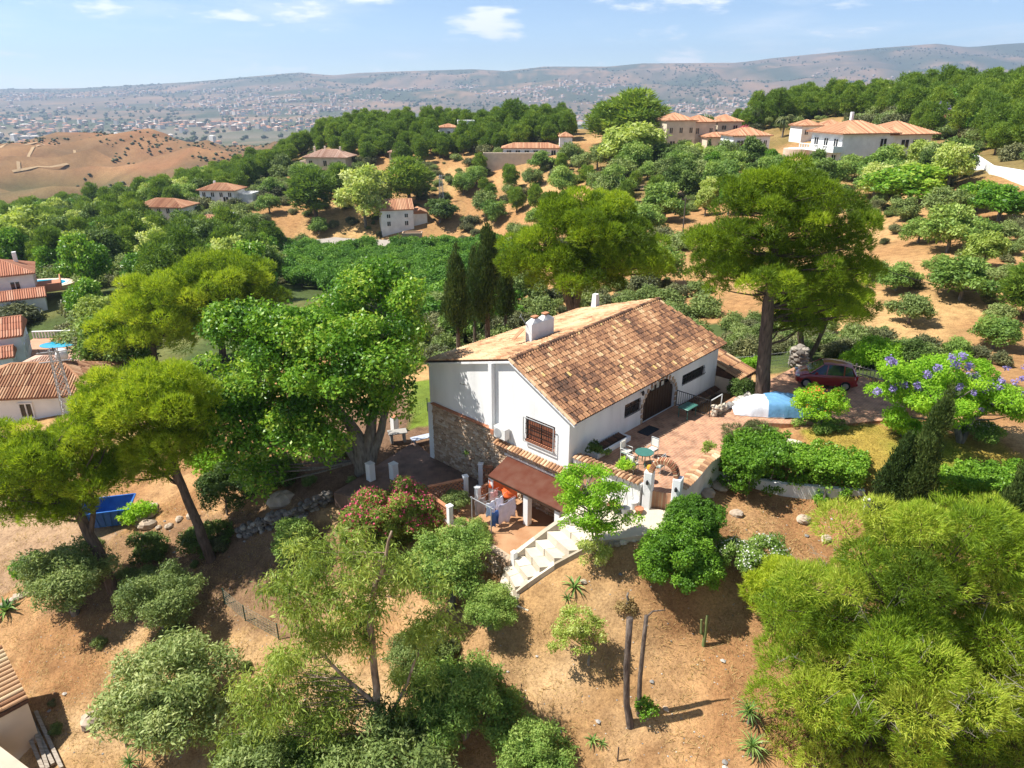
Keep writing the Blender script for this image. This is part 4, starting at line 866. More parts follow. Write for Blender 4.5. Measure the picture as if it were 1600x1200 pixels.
# railing of the sunken stair, wall end stones, green handcart table
rl = at_house(thing('iron_railing', 'black iron railing along the sunken stair beside the arched door', 'railing'))
for z in (.12, 1.0): MB().bar((9.9,-.1,z),(9.9,-2.3,z),.035).build('rail', M_iron, rl)
for i in range(17): MB().bar((9.9,-.12-i*.135,.12),(9.9,-.12-i*.135,1.0),.018).build('baluster', M_iron, rl)
for y in (-.1,-1.2,-2.3): MB().bar((9.9,y,0),(9.9,y,1.03),.04).build('post', M_iron, rl)
MB().bar((9.9,-2.3,1.0),(11.2,-2.3,1.0),.045).bar((11.2,-2.3,1.0),(11.2,-2.3,0),.045).build('handrail', M_metw, rl)
tb2 = thing('side_table', 'small green side table in the shade by the iron railing', 'table', L(9.05,-1.35)); tb2.rotation_euler = (0,0,ANG)
MB().bbox(-.55,-.35,.62,.55,.35,.66,.01).build('tabletop', M_gren, tb2)
for x in (-.45,.45):
    for y in (-.28,.28): MB().bar((x,y,0),(x,y,.62),.035).build('leg', M_gren, tb2)
def rockmesh(name, s, mt, seed, n=9, m=6):
    rq = random.Random(seed); rows = []
    for j in range(m+1):
        ph = math.pi*j/m; rows.append([tuple(s[i]*c*(1+rq.uniform(-.2,.2)) for i, c in enumerate((math.sin(ph)*math.cos(2*math.pi*k/n), math.sin(ph)*math.sin(2*math.pi*k/n), math.cos(ph)))) for k in range(n)])
    mb = MB().loftgrid(rows, random.Random(seed).random(), True); return mb.mesh(name, mt)
rock_var = [rockmesh('rock', (.5,.4,.3), M_rock, i) for i in range(6)]
def rock(label, p, s, seed, cat='rock', name='rock', group=None, mt=None):
    rq = random.Random(seed); me = rock_var[seed % 6] if mt is None else rockmesh(name, (.5,.4,.3), mt, seed); o = link(name, me); o.location = (p.x, p.y, p.z+.08*s); o.scale = (s*rq.uniform(.8,1.3), s*rq.uniform(.8,1.3), s*rq.uniform(.7,1.1)); o.rotation_euler = (0, 0, rq.uniform(0,6))
    return tag(o, label, cat, group)
se = at_house(thing('stone_wall', 'low whitewashed stone wall end at the foot of the railing', 'wall'))
for i in range(9):
    o = link('stone', rockmesh('stone', (.24,.18,.16), M_ston2, 30+i), se); o.location = (10.2+(i%4)*.36, -2.45-.05*(i%2), .1+.22*(i//4)); o.rotation_euler = (0,0,i)
for i in range(13):
    o = link('stone', rockmesh('stone', (.3,.2,.18), M_greyst, 50+i), se); o.location = (11.6+i*.42, -2.5-.06*(i % 3), .12); o.rotation_euler = (0,0,i*1.3)
# gate-side clutter: pots, pails, long tools
M_zinc = mat('zinc_pail', (.30,.32,.34), 6, .4, metal=.6)
def pot(label, p, r, h, mt, cat='flower pot', name='flower_pot'):
    t = thing(name, label, cat, p); MB().lathe([(r*.65,0),(r*.95,h*.85),(r*1.05,h*.86),(r*1.05,h),(r*.9,h),(r*.88,h*.9)], 14).build('pot', mt, t); MB().lathe([(r*.86,h*.86),(.01,h*.9)], 14).build('soil', M_dark, t); return t
o = MB().lathe([(.17,0),(.22,.32),(.235,.33),(.21,.32),(.16,.03)], 14).build('zinc_pail', M_zinc, loc=L(-.3,-3.75,-1.1), label='grey zinc pail standing below the garden wall by the gateway', cat='pail')
pot('terracotta flower pot beside the zinc pail', L(0,-4.3,-.98), .21, .28, M_terra); pot('terracotta flower pot under the garden wall near the lacy green tree', L(-.6,-2.2,-1.32), .2, .3, M_terra)
pot('white glazed pot beside the gateway post', L(.15,-3.9,-.98), .18, .42, M_white); pot('broad dark planting bowl below the garden wall', L(-.4,-3.3,-1.13), .24, .2, M_iron); pot('ochre planting bowl below the garden wall', L(-.3,-2.9,-1.15), .2, .18, M_terra)
pot('terracotta pot with the shrub beside the garden table', L(1.25,-2.35), .26, .34, M_terra); pot('terracotta pot beside the inner gateway post', L(1.3,-3.9), .24, .34, M_terra)
for i in range(3):
    a = L(-.35,-2.75-i*.36,-1.15); b_ = L(.2,-2.85-i*.36,.3)
    t = thing('garden_tool', ('rake', 'hoe', 'broom')[i] + ' with long handle leaning on the white garden wall', ('rake','hoe','broom')[i], a); MB().tube([(0,0,0), tuple(b_-a)], .016, 5).build('handle', M_wood, t); MB().bar((-.16,.06,.03),(.16,-.06,.03),.05).build('head', M_iron, t)
# ================================================================== PLANTS
M_bark = mat('pine_bark', [(.25,(.055,.04,.03)),(.6,(.16,.11,.08)),(.85,(.24,.17,.12))], 3, .95, .9, 9, vec=(3,3,.7), dist=.05)
M_barkg = mat('grey_bark', [(.25,(.10,.085,.07)),(.7,(.26,.23,.19))], 3, .95, .8, 9, vec=(3,3,.8), dist=.04)
M_barke = mat('eucalyptus_bark', [(.3,(.12,.075,.05)),(.55,(.34,.24,.16)),(.8,(.55,.46,.36))], 2.2, .8, .4, vec=(2,2,.6))
L_pine = leafmat('pine_needles', [(0,(.09,.155,.012)),(.35,(.195,.30,.018)),(.7,(.34,.455,.026)),(1,(.48,.55,.05))], .45)
L_pineb = leafmat('young_pine_needles', [(0,(.07,.12,.012)),(.3,(.15,.25,.018)),(.65,(.27,.39,.024)),(1,(.44,.50,.07))], .38)
L_pinef = leafmat('far_pine_needles', [(0,(.075,.14,.02)),(.5,(.16,.26,.03)),(1,(.29,.38,.045))], .34)
L_ficus = leafmat('glossy_leaves', [(0,(.045,.12,.012)),(.4,(.10,.235,.02)),(.75,(.20,.37,.03)),(1,(.40,.52,.07))], .36, .38)
L_bright = leafmat('lacy_bright_leaves', [(0,(0.150,0.307,0.020)),(.5,(0.275,0.512,0.031)),(1,(0.450,0.640,0.055))], .45)
L_olive = leafmat('olive_leaves', [(0,(0.094,0.147,0.039)),(.4,(0.175,0.243,0.066)),(.75,(0.275,0.346,0.105)),(1,(0.425,0.474,0.187))], .3)
L_olivg = leafmat('green_olive_leaves', [(0,(0.088,0.166,0.031)),(.5,(0.188,0.307,0.055)),(1,(0.362,0.461,0.110))], .32)
L_euc = leafmat('eucalyptus_leaves', [(0,(.15,.22,.04)),(.4,(.30,.40,.07)),(.75,(.46,.54,.13)),(1,(.62,.66,.30))], .42)
L_hedge = leafmat('hedge_leaves', [(0,(0.069,0.166,0.015)),(.5,(0.150,0.307,0.024)),(1,(0.288,0.461,0.044))], .33, .45)
L_cyp = leafmat('cypress_sprays', [(0,(.035,.065,.018)),(.5,(.07,.115,.026)),(1,(.13,.17,.04))], .22)
L_dark = leafmat('dark_leaves', [(0,(0.050,0.096,0.020)),(.5,(0.100,0.166,0.033)),(1,(0.175,0.256,0.050))], .28)
L_orch = leafmat('orchard_leaves', [(0,(0.050,0.141,0.018)),(.5,(0.106,0.243,0.026)),(1,(0.213,0.371,0.039))], .32)
L_scrub = leafmat('grey_scrub_leaves', [(0,(0.075,0.090,0.039)),(.5,(0.150,0.166,0.066)),(1,(0.275,0.269,0.110))], .2)
L_agave = leafmat('agave_leaves', [(0,(.06,.13,.035)),(.5,(.13,.24,.05)),(1,(.28,.38,.10))], .2, .5)
L_palm = leafmat('palm_fronds', [(0,(.06,.09,.025)),(1,(.16,.18,.06))], .25)
L_grassd = leafmat('dry_grass', [(0,(.36,.24,.09)),(.5,(.48,.34,.14)),(1,(.58,.45,.22))], .3)
L_lawn = leafmat('lawn_grass', [(0,(.14,.19,.03)),(.5,(.28,.26,.05)),(1,(.42,.32,.09))], .3)
def fl(name, c): return leafmat(name, [(0,[x*.7 for x in c]),(1,c)], .35)
F_pink, F_white, F_purple, F_orange = fl('pink_petals', (.75,.12,.22)), fl('white_petals', (.85,.84,.80)), fl('lilac_petals', (.42,.34,.75)), fl('orange_petals', (.85,.26,.05))
def unit(a): return a/np.maximum(np.linalg.norm(a, axis=1, keepdims=True), 1e-6)
def foliage(clumps, cover, ln, wd, mode, seed, sd=.16, low=.35, mu=.5, csd=.14, sub=.28, shell=.16, up=.25, zf=None):
    """leaves or needles spread through the outer volume of clumps (x,y,z,rx,ry,rz); returns vertices, faces, tints"""
    r_ = np.random.default_rng(seed); cl = np.array(clumps, float); la = ln*wd*.5
    cnt = np.maximum(6, (4*math.pi*((cl[:,3]*cl[:,4]*cl[:,5])**(2/3))*cover/la)).astype(int)
    ci = np.repeat(np.arange(len(cl)), cnt); n_ = len(ci); u = unit(r_.normal(size=(n_, 3)))
    k = (u[:,2] > -.25) | (r_.random(n_) < low); ci, u = ci[k], u[k]; n_ = len(ci)
    ph = r_.uniform(0, 6.28, (len(cl), 6))[ci]
    lump = 1 + sub*(np.sin(u[:,0]*5+ph[:,0])*np.sin(u[:,1]*5+ph[:,1])*.6 + np.sin(u[:,2]*6+ph[:,2])*np.sin(u[:,0]*7+ph[:,3])*.5 + .25*np.sin(u[:,1]*11+ph[:,4]))
    fac = lump*(1-np.abs(r_.normal(0, shell, n_))); pos = cl[ci,:3] + u*cl[ci,3:6]*fac[:,None]
    rd = r_.normal(size=(n_, 3)); tint = np.clip(r_.normal(mu, csd, len(cl))[ci] + r_.normal(0, sd, n_), 0, 1); s = r_.uniform(.65, 1.3, n_)[:,None]
    if mode == 'needle':
        d = unit(u*.8 + rd*.45 + np.array([0,0,up])); sd_ = unit(np.cross(d, u*.9 + r_.normal(size=(n_, 3))*.45 + np.array([0,0,.3]))); L_ = ln*s
        V = np.stack([pos-sd_*wd*.5, pos+sd_*wd*.5, pos+d*L_], 1)
        return V.reshape(-1, 3), np.arange(n_*3).reshape(-1, 3), tint
    if mode == 'droop': d = unit(rd*.55 + u*.3 + np.array([0,0,-.75]))
    else:
        nm = unit(u*.65 + rd*.6 + np.array([0,0,.35])); d = unit(np.cross(nm, r_.normal(size=(n_, 3))))
    if mode == 'droop': nm = unit(np.cross(d, r_.normal(size=(n_, 3))))
    sd_ = np.cross(nm, d); V = np.stack([pos, pos+d*ln*s*.45+sd_*wd*s*.5, pos+d*ln*s, pos+d*ln*s*.45-sd_*wd*s*.5], 1)
    return V.reshape(-1, 3), np.arange(n_*4).reshape(-1, 4), tint
def scatter_clumps(env, n_, cr, seed, flat=.75, inner=.45, zmin=-.55, md=.62):
    """clump centres spread through the outer part of crown lobes (x,y,z,rx,ry,rz)"""
    r_ = random.Random(seed); w = [(e[3]*e[4]*e[5])**(2/3) for e in env]; out = []; tries = 0
    while len(out) < n_ and tries < n_*40:
        tries += 1; e = r_.choices(env, w)[0]; v = Vector((r_.gauss(0,1), r_.gauss(0,1), r_.gauss(0,1))).normalized()
        if v.z < zmin: continue
        f = inner+(1-inner)*r_.random()**.6; c = Vector((e[0]+v.x*e[3]*f, e[1]+v.y*e[4]*f, e[2]+v.z*e[5]*f)); r0 = cr*r_.uniform(.7, 1.3)
        if any((c-Vector(q[:3])).length < md*r0 for q in out): continue
        out.append((c.x, c.y, c.z, r0, r0, r0*flat))
    return out
def limbs(mb, nodes, clumps, seed, r0=.08, every=1, n=5, sag=.15):
    """branches from the nearest lower trunk node to each clump"""
    r_ = random.Random(seed)
    for c in clumps[::every]:
        cv = Vector(c[:3]); best = min(nodes, key=lambda q: (cv-q[0]).length + max(0, q[0].z-cv.z+.3)*3); p = best[0]; d = cv-p
        m1 = p+d*.35+Vector((r_.uniform(-.15,.15), r_.uniform(-.15,.15), -sag*.4))*d.length*.6; m2 = p+d*.72+Vector((r_.uniform(-.1,.1), r_.uniform(-.1,.1), -sag*.3))*d.length*.6
        rr_ = min(best[1]*.6, r0*(.4+.16*d.length)); mb.tube([p, m1, m2, cv], [rr_, rr_*.75, rr_*.5, rr_*.22], n, cap=False)
def env_px(P, lobes, yd=.85):
    """crown lobes seen at photo pixels (u, v, half width, half height[, shift in depth]) for a tree standing at P, as lobes relative to P"""
    out = []
    for q in lobes:
        u, v, ru, rv = q[:4]; dY = q[4] if len(q) > 4 else 0; c = PY(u, v, P.y+dY); k = mpp(c); d = ray(u, v); th = math.atan2(-d[2], d[1]); rx = ru*k; ry = rx*yd; hv = rv*k
        rz = math.sqrt(max(hv*hv-(ry*math.sin(th))**2, (.45*hv)**2))/math.cos(th); out.append((c.x-P.x, c.y-P.y, c.z-P.z, rx, ry, rz))
    return out
def tree(name, label, P, env, n_, cr, lm, leaf, bark=None, trunk=None, seed=1, cat='tree', group=None, flowers=None, every=1, flat=.75, inner=.45, limb=.07, zmin=-.55, crown='crown', md=.62, **fk):
    """a plant as thing > trunk, crown (, blossom); trunk = [(x,y,z,r)...] relative to P"""
    t = thing(name, label, cat, P, 0, group); cl = scatter_clumps(env, n_, cr, seed, flat, inner, zmin, md); mode, ln, wd, cov = leaf
    V, Fc, T = foliage(cl, cov, ln, wd, mode, seed+1, **fk); link(crown, np_mesh(crown, V, Fc, lm, T), t)
    if bark:
        mb = MB(); nodes = []
        for tr in (trunk if isinstance(trunk[0][0], (tuple, list)) else [trunk]):
            pts = [Vector(q[:3]) for q in tr]; rad = [q[3] for q in tr]; P2 = []; R2 = []
            for a, b, ra, rb in zip(pts[:-1], pts[1:], rad[:-1], rad[1:]):
                for k in range(3): P2.append(a.lerp(b, k/3)+Vector((math.sin(k*2+a.z*3)*.04, math.cos(k*1.7+a.z*2)*.04, 0))*(k > 0)); R2.append(ra+(rb-ra)*k/3)
            P2.append(pts[-1]); R2.append(rad[-1]); mb.tube(P2, R2, 9); nodes += [(p, r) for p, r in zip(P2, R2)][len(P2)//3:]
        limbs(mb, nodes, cl, seed+2, limb, every); mb.build('trunk', bark, t, True)
    if flowers:
        fm, share, fl_, fw, zc = flowers; r_ = random.Random(seed+3); zs = sorted(c[2]+c[5] for c in cl); zt = zs[int(len(zs)*zc)]
        fc = [(c[0], c[1], c[2]+.05, c[3]*1.05, c[4]*1.05, c[5]*1.08) for c in cl if c[2]+c[5] >= zt and r_.random() < share[0]]
        V, Fc, T = foliage(fc, share[1], fl_, fw, 'leaf', seed+5, low=0, shell=.04); link('blossom', np_mesh('blossom', V, Fc, fm, T), t)
    return t
def tr_px(P, pts):                     # trunk polyline from photo pixels (u, v, radius[, depth shift]) for a tree at P
    out = [(0,0,-.5,pts[0][2]*1.25)]
    for q in pts: c = PY(q[0], q[1], P.y+(q[3] if len(q) > 3 else 0)); out.append((c.x-P.x, c.y-P.y, c.z-P.z, q[2]))
    return out
NE = lambda l, w, c: ('needle', l, w, c)
LF = lambda l, w, c: ('leaf', l, w, c)
# ---- the big trees
P = on(13.6, 20.2)
tree('pine_tree', 'big bushy bright green pine filling the slope below the lawn hedge', P, env_px(P, [(1410,1010,190,170),(1530,880,110,100),(1268,1060,75,95),(1298,960,68,66),(1380,880,90,80),(1560,1060,130,130),(1290,1160,72,60),(1440,1160,150,90),(1470,825,85,50),(1590,930,90,110),(1350,1100,80,70),(1600,1150,90,80)]), 185, .88, L_pineb, NE(.22,.030,1.15), M_bark, [(0,0,-.4,.34),(.1,.1,2.0,.28),(0,.2,4.2,.2),(-.1,.2,6.4,.1)], 11, flat=.7, inner=.3, sub=.32, up=.35, md=1.2, csd=.27, sd=.16, shell=.07, low=.15)
bp_ = bpy.data.objects['pine_tree']; mb = MB(); r_ = random.Random(77)
for i in range(70):                                                   # grey dead twigs between the needle sprays
    v = Vector((r_.gauss(0,1), r_.gauss(0,1)-.6, r_.gauss(0,1))).normalized(); c = Vector((v.x*4.3, v.y*4.0, 4.9+abs(v.z)*3.0)); d = (v+Vector((r_.uniform(-.6,.6), r_.uniform(-.6,.6), r_.uniform(-.2,.7)))).normalized()*r_.uniform(.5,1.2)
    mb.tube([c-d*.4, c+d*.2+Vector((0,0,.06)), c+d*.6], [.010,.007,.003], 3, cap=False)
    for k in range(3): q = c+d*(.1+.15*k); mb.tube([q, q+Vector((r_.uniform(-.25,.25), r_.uniform(-.25,.25), r_.uniform(0,.25)))], [.005,.003], 3, cap=False)
mb.build('dead_twigs', mat('dead_twig', (.27,.24,.2), 3, .9), bp_)
P = Pz(1191,619,0.0)
tree('stone_pine', 'tall pine with bare trunk standing at the terrace edge beside the covered car', P, env_px(P, [(1215,320,95,65),(1285,370,75,70),(1140,395,70,55),(1215,420,120,60),(1320,415,45,40),(1275,465,75,42,1.5),(1110,430,45,32),(1180,300,50,42),(1240,500,45,25,1)]), 150, .74, L_pine, NE(.23,.043,1.4), M_bark, tr_px(P, [(1190,617,.46),(1194,560,.40),(1199,500,.36),(1204,440,.28),(1212,380,.2),(1220,320,.1)]), 21, flat=.75, inner=.3, sub=.28, up=.4, md=1.22, csd=.2, shell=.06, low=.15)
P = Pz(1268,556,-.3)
tree('pine_tree', 'leaning twin trunk pine behind the red car', P, env_px(P, [(1295,475,62,40),(1255,490,45,32),(1325,445,30,30)]), 40, .75, L_pine, NE(.3,.05,1.4), M_bark, [tr_px(P, [(1254,562,.24),(1250,520,.2),(1262,480,.12)]), tr_px(P, [(1262,562,.18),(1278,535,.15),(1292,500,.13),(1300,470,.08)])], 22, flat=.7, up=.4, md=1.22, csd=.2, shell=.06, low=.15)
P = on(*PY(893,480,57.5).xy)
tree('pine_tree', 'broad spreading pine rising behind the farmhouse roof', P, env_px(P, [(915,350,78,48),(850,392,55,52),(965,395,68,55),(1012,412,36,38),(818,420,35,38),(905,425,75,35),(870,350,40,35)]), 110, 1.0, L_pine, NE(.30,.06,1.6), M_bark, [tr_px(P, [(893,480,.42),(885,455,.34),(868,425,.24),(850,395,.14)]), tr_px(P, [(898,478,.38),(908,445,.3),(930,400,.22),(945,370,.12)])], 31, flat=.75, inner=.3, up=.4, md=1.22, csd=.2, shell=.06, low=.15)
P = Pz(573,738,-3.75)
tree('ficus_tree', 'huge glossy green broadleaf tree spreading over the back patio', P, env_px(P, [(485,545,120,75),(575,500,90,60),(385,545,70,65),(455,640,95,55),(565,610,75,60),(622,520,40,55,2.5),(365,620,55,45),(420,690,60,48,-1.5),(530,560,110,60,-2),(600,450,50,25,1.5),(350,665,45,40,-2),(480,690,50,32,-2.2),(400,740,40,25,-2)]), 205, .92, L_ficus, LF(.21,.13,.82), M_barkg, [tr_px(P, [(570,735,.62),(566,700,.5),(545,660,.3),(500,610,.2),(450,560,.1)]), tr_px(P, [(574,735,.5),(575,690,.36),(585,640,.24),(600,570,.16),(610,500,.08)]), tr_px(P, [(572,735,.45),(590,690,.26),(604,640,.18),(622,560,.1)]), tr_px(P, [(568,735,.4),(540,690,.24),(480,650,.16),(420,640,.08)])], 41, flat=.85, inner=.5, sub=.36, limb=.06, csd=.2)
P = on(*PY(345,540,74).xy)
tree('pine_tree', 'rounded pine beyond the huge broadleaf tree, the taller of a pair', P, env_px(P, [(350,440,75,42),(300,470,60,45),(395,460,40,42),(335,490,70,35)]), 80, 1.15, L_pine, NE(.38,.08,1.5), M_bark, [(0,0,0,.4),(.2,0,4,.3),(0,0,8,.12)], 51, flat=.76, inner=.3, up=.4, md=1.22, csd=.2, shell=.06, low=.15)
P = on(*PY(240,560,70).xy)
tree('pine_tree', 'rounded pine beyond the huge broadleaf tree, the lower and wider of a pair', P, env_px(P, [(245,475,65,45),(205,505,55,38),(275,510,55,35),(230,525,70,28)]), 80, 1.1, L_pine, NE(.38,.08,1.5), M_bark, [(0,0,0,.4),(.2,0,3.5,.3),(0,0,7,.12)], 52, flat=.76, inner=.3, up=.4, md=1.22, csd=.2, shell=.06, low=.15)
P = Pz(334,884,-7.8)
tree('pine_tree', 'leaning pine with forked crown above the blue skip', P, env_px(P, [(240,615,78,42),(265,690,58,46),(195,650,62,46),(215,730,55,32),(298,640,32,34),(170,615,42,34)]), 120, .74, L_pine, NE(.23,.043,1.35), M_bark, [tr_px(P, [(332,880,.3),(310,820,.26),(285,760,.22),(262,700,.15),(250,640,.08)]), tr_px(P, [(300,795,.14),(270,740,.12),(225,700,.07)])], 61, flat=.76, inner=.3, up=.4, md=1.22, csd=.2, shell=.06, low=.15)
P = Pz(178,928,-9.0)
tree('pine_tree', 'dark trunked pine leaning over the dirt yard beside the blue skip', P, env_px(P, [(75,715,72,45),(140,665,48,36),(30,760,55,42),(125,740,55,36),(15,700,40,36),(60,795,48,26),(110,790,45,26),(-20,740,40,60)]), 120, .74, L_pine, NE(.23,.043,1.35), M_bark, [tr_px(P, [(178,926,.32),(158,870,.3),(130,815,.26),(108,770,.2),(85,700,.1)]), tr_px(P, [(140,840,.16),(146,800,.13),(140,740,.08)])], 71, flat=.76, inner=.3, up=.4, md=1.22, csd=.2, shell=.06, low=.15)
P = on(-5.5, 22.0)
tree('eucalyptus_tree', 'slender eucalyptus with pale peeling trunk and thin drooping leaves', P, env_px(P, [(525,868,78,48),(475,930,55,60),(598,888,55,38),(650,900,45,45),(570,930,65,50),(425,1080,65,60),(500,1110,65,60),(660,1000,50,60),(650,1090,45,60),(395,1160,45,40),(520,1000,65,50),(460,1020,50,40)]), 120, .72, L_euc, ('droop',.25,.05,.30), M_barke, [tr_px(P, [(600,1195,.17),(592,1120,.16),(585,1050,.15),(578,980,.13),(582,930,.11),(600,880,.08),(612,830,.04)]), tr_px(P, [(588,1100,.1),(540,1060,.07),(490,1010,.05),(450,960,.03)]), tr_px(P, [(596,1150,.1),(625,1090,.07),(660,1010,.04)])], 81, flat=.8, inner=.2, limb=.03, sd=.22, csd=.18, shell=.6, low=.9)
P = on(*G(612,860).xy)
tree('oleander', 'big oleander bush with pink blossom beside the lattice screens', P, env_px(P, [(605,800,62,48),(645,815,38,40),(570,820,40,35),(600,860,55,40)]), 60, .5, L_euc, LF(.2,.05,1.4), M_barkg, [(0,0,0,.1),(.1,0,.8,.07),(.1,0,1.5,.04)], 91, 'shrub', flowers=(F_pink, (.85,.22), .11, .10, .3), low=.5)
# ---- olives: three crowns shared by several trees
def olive_mesh(seed, lm, ln=.13, wd=.045, n_=60, cov=.75, cr=.42):
    env = [(0,0,2.2,1.5,1.5,1.1),(.8,.3,1.8,1.0,1.0,.9),(-.8,-.2,1.9,1.0,1.0,.9),(.1,-.8,1.7,.9,.9,.8)]
    cl = scatter_clumps(env, n_, cr, seed, .85, .35); V, Fc, T = foliage(cl, cov, ln, wd, 'leaf', seed, shell=.3, sub=.35, low=.7, sd=.2); mb = MB()
    a = Vector((0,0,-.4)); mb.tube([a,(.08,.03,.3),(.02,.08,.9)], [.2,.15,.12], 8); limbs(mb, [(Vector((0,0,.4)),.14),(Vector((.02,.08,.9)),.12)], cl, seed, .05, 2)
    return np_mesh('crown', V, Fc, lm, T), mb.mesh('trunk', M_barkg, True)
OLV = [olive_mesh(101, L_olive), olive_mesh(102, L_olivg), olive_mesh(103, L_olive), olive_mesh(104, L_olivg)]
def plant(var, name, label, P, s, rz=0, cat='tree', group=None, sz=None):
    t = thing(name, label, cat, P, rz, group); t.scale = (s, s, (sz or s))
    for me in var: link(me.name.split('.')[0], me, t)
    return t
def plant_px(var, name, label, u, v, hw, k=2.1, vi=0, cat='tree', group=None, zs=.92, natural=None):
    """plant whose foot is seen (or hidden) at pixel (u, v) and whose crown is hw pixels half wide"""
    P = on(*G(u, v).xy); s = hw*mpp(P)/k; return plant(var, name, label, P, s, (u*7.3+v) % 6.28, cat, group, s*zs)
plant_px(OLV[1], 'olive_tree', 'bushy olive tree below the laundry yard wall', 705, 950, 88); plant_px(OLV[3], 'olive_tree', 'green olive tree overhanging the foot of the stone stair', 765, 985, 52)
plant_px(OLV[1], 'olive_tree', 'small olive growing behind the lattice screen on the stone wall', 738, 868, 40)
plant_px(OLV[0], 'olive_tree', 'grey green olive tree at the foot of the leaning pine', 262, 985, 75); plant_px(OLV[2], 'olive_tree', 'large grey green olive standing in dry grass beside the eucalyptus', 290, 1160, 125)
plant_px(OLV[3], 'olive_tree', 'dense olive tree beside the pale stone edging of the slope', 725, 1150, 95); plant_px(OLV[0], 'olive_tree', 'thin olive tree beside the dirt yard and the fig bush', 120, 960, 85)
plant_px(OLV[2], 'olive_tree', 'loose olive between eucalyptus and dense olive', 660, 1060, 60); plant_px(OLV[3], 'olive_tree', 'low olive spreading at the bottom of the garden slope', 830, 1240, 80); plant_px(OLV[0], 'olive_tree', 'olive crown below the eucalyptus foot', 620, 1290, 130)
plant_px(OLV[1], 'olive_tree', 'young olive under the eucalyptus branches', 520, 1240, 90); plant_px(OLV[2], 'olive_tree', 'olive standing downhill of the large grey green olive', 420, 1290, 110)
# ---- shrubs and hedges
def shrub(name, label, u, v, lobes, n_, cr, lm, leaf, seed, z=None, cat='shrub', stem=True, **k):
    P = on(*G(u, v).xy) if z is None else Pz(u, v, z)
    return tree(name, label, P, env_px(P, lobes), n_, cr, lm, leaf, M_barkg if stem else None, [(0,0,-.2,.07),(.05,0,.3,.06),(.05,.05,.8,.04)], seed, cat, limb=.02, **k)
shrub('round_shrub', 'large round bright green shrub on the bare slope below the gateway', 1062, 922, [(1060,868,58,50),(1030,880,35,35),(1095,885,30,35)], 80, .36, L_hedge, LF(.10,.06,1.3), 111, flat=.9, low=.7)
shrub('round_shrub', 'darker clipped round shrub tucked behind the larger one by the gateway', 1090, 850, [(1086,812,42,32)], 50, .3, L_hedge, LF(.085,.05,1.5), 112, flat=.9, mu=.3, low=.7)
shrub('white_oleander', 'oleander bush covered in white blossom beside the round shrubs', 1165, 905, [(1160,868,42,30),(1200,862,28,26)], 45, .34, L_olivg, LF(.16,.045,1.2), 113, flowers=(F_white, (.8,.10), .08, .07, .3))
shrub('pine_bush', 'young yellow green pine bush between white oleander and big pine', 1208, 975, [(1208,925,34,42),(1230,900,22,26)], 40, .4, L_pine, NE(.2,.035,1.4), 114, mu=.6)
shrub('flowering_shrub', 'orange flowering shrub between the red car and the lawn', 1280, 668, [(1280,630,38,24),(1260,625,18,16),(1308,632,18,18)], 40, .32, L_bright, LF(.12,.06,1.0), 115, z=-.1, flowers=(F_orange, (.5,.12), .1, .09, .3), flat=.8)
P = Pz(1500,694,-.2)
jac = tree('jacaranda_tree', 'wide jacaranda with lilac blossom beyond the dry lawn', P, env_px(P, [(1480,612,90,36),(1405,618,48,36),(1545,640,55,34),(1440,650,50,28),(1500,580,55,26),(1585,630,30,30),(1390,590,30,20)]), 85, .55, L_bright, LF(.16,.07,1.1), M_barkg, [tr_px(P, [(1500,692,.2),(1495,665,.16),(1470,635,.1)]), tr_px(P, [(1502,690,.16),(1520,655,.12),(1545,635,.08)])], 121, flat=.62)
fc = []
for (u, v) in ((1488,558),(1505,556),(1495,570),(1515,572),(1390,562),(1396,566),(1396,607),(1371,612),(1432,602),(1437,607),(1500,605),(1545,600),(1556,606),(1540,608),(1570,626),(1582,628),(1450,585),(1465,575),(1412,600),(1525,590)):
    c = PY(u, v, P.y-.8); fc.append((c.x-P.x, c.y-P.y, c.z-P.z, .19, .19, .19))
for q in range(30): fc.append((random.Random(q).uniform(-3.2,3.6), random.Random(q+50).uniform(-1.5,1.2), random.Random(q+99).uniform(2.2,4.2), .12, .12, .12))
V, Fc, T = foliage(fc, .9, .12, .09, 'leaf', 5, low=1); link('blossom', np_mesh('blossom', V, Fc, F_purple, T), jac)
P = on(*G(938,872).xy)
tree('lacy_tree', 'lacy bright green tree growing below the white garden wall', P, env_px(P, [(920,755,48,30),(905,795,38,32),(945,775,35,25),(890,750,25,20),(962,810,35,22),(930,830,28,24)]), 62, .36, L_bright, LF(.13,.06,.85), M_barkg, [tr_px(P, [(938,870,.09),(932,830,.08),(920,790,.05),(915,760,.03)])], 131, flat=.6, shell=.3)
shrub('dry_bush', 'dry yellowish bush at the foot of the lacy tree', 930, 885, [(930,862,24,20)], 22, .22, L_euc, LF(.12,.05,.9), 132)
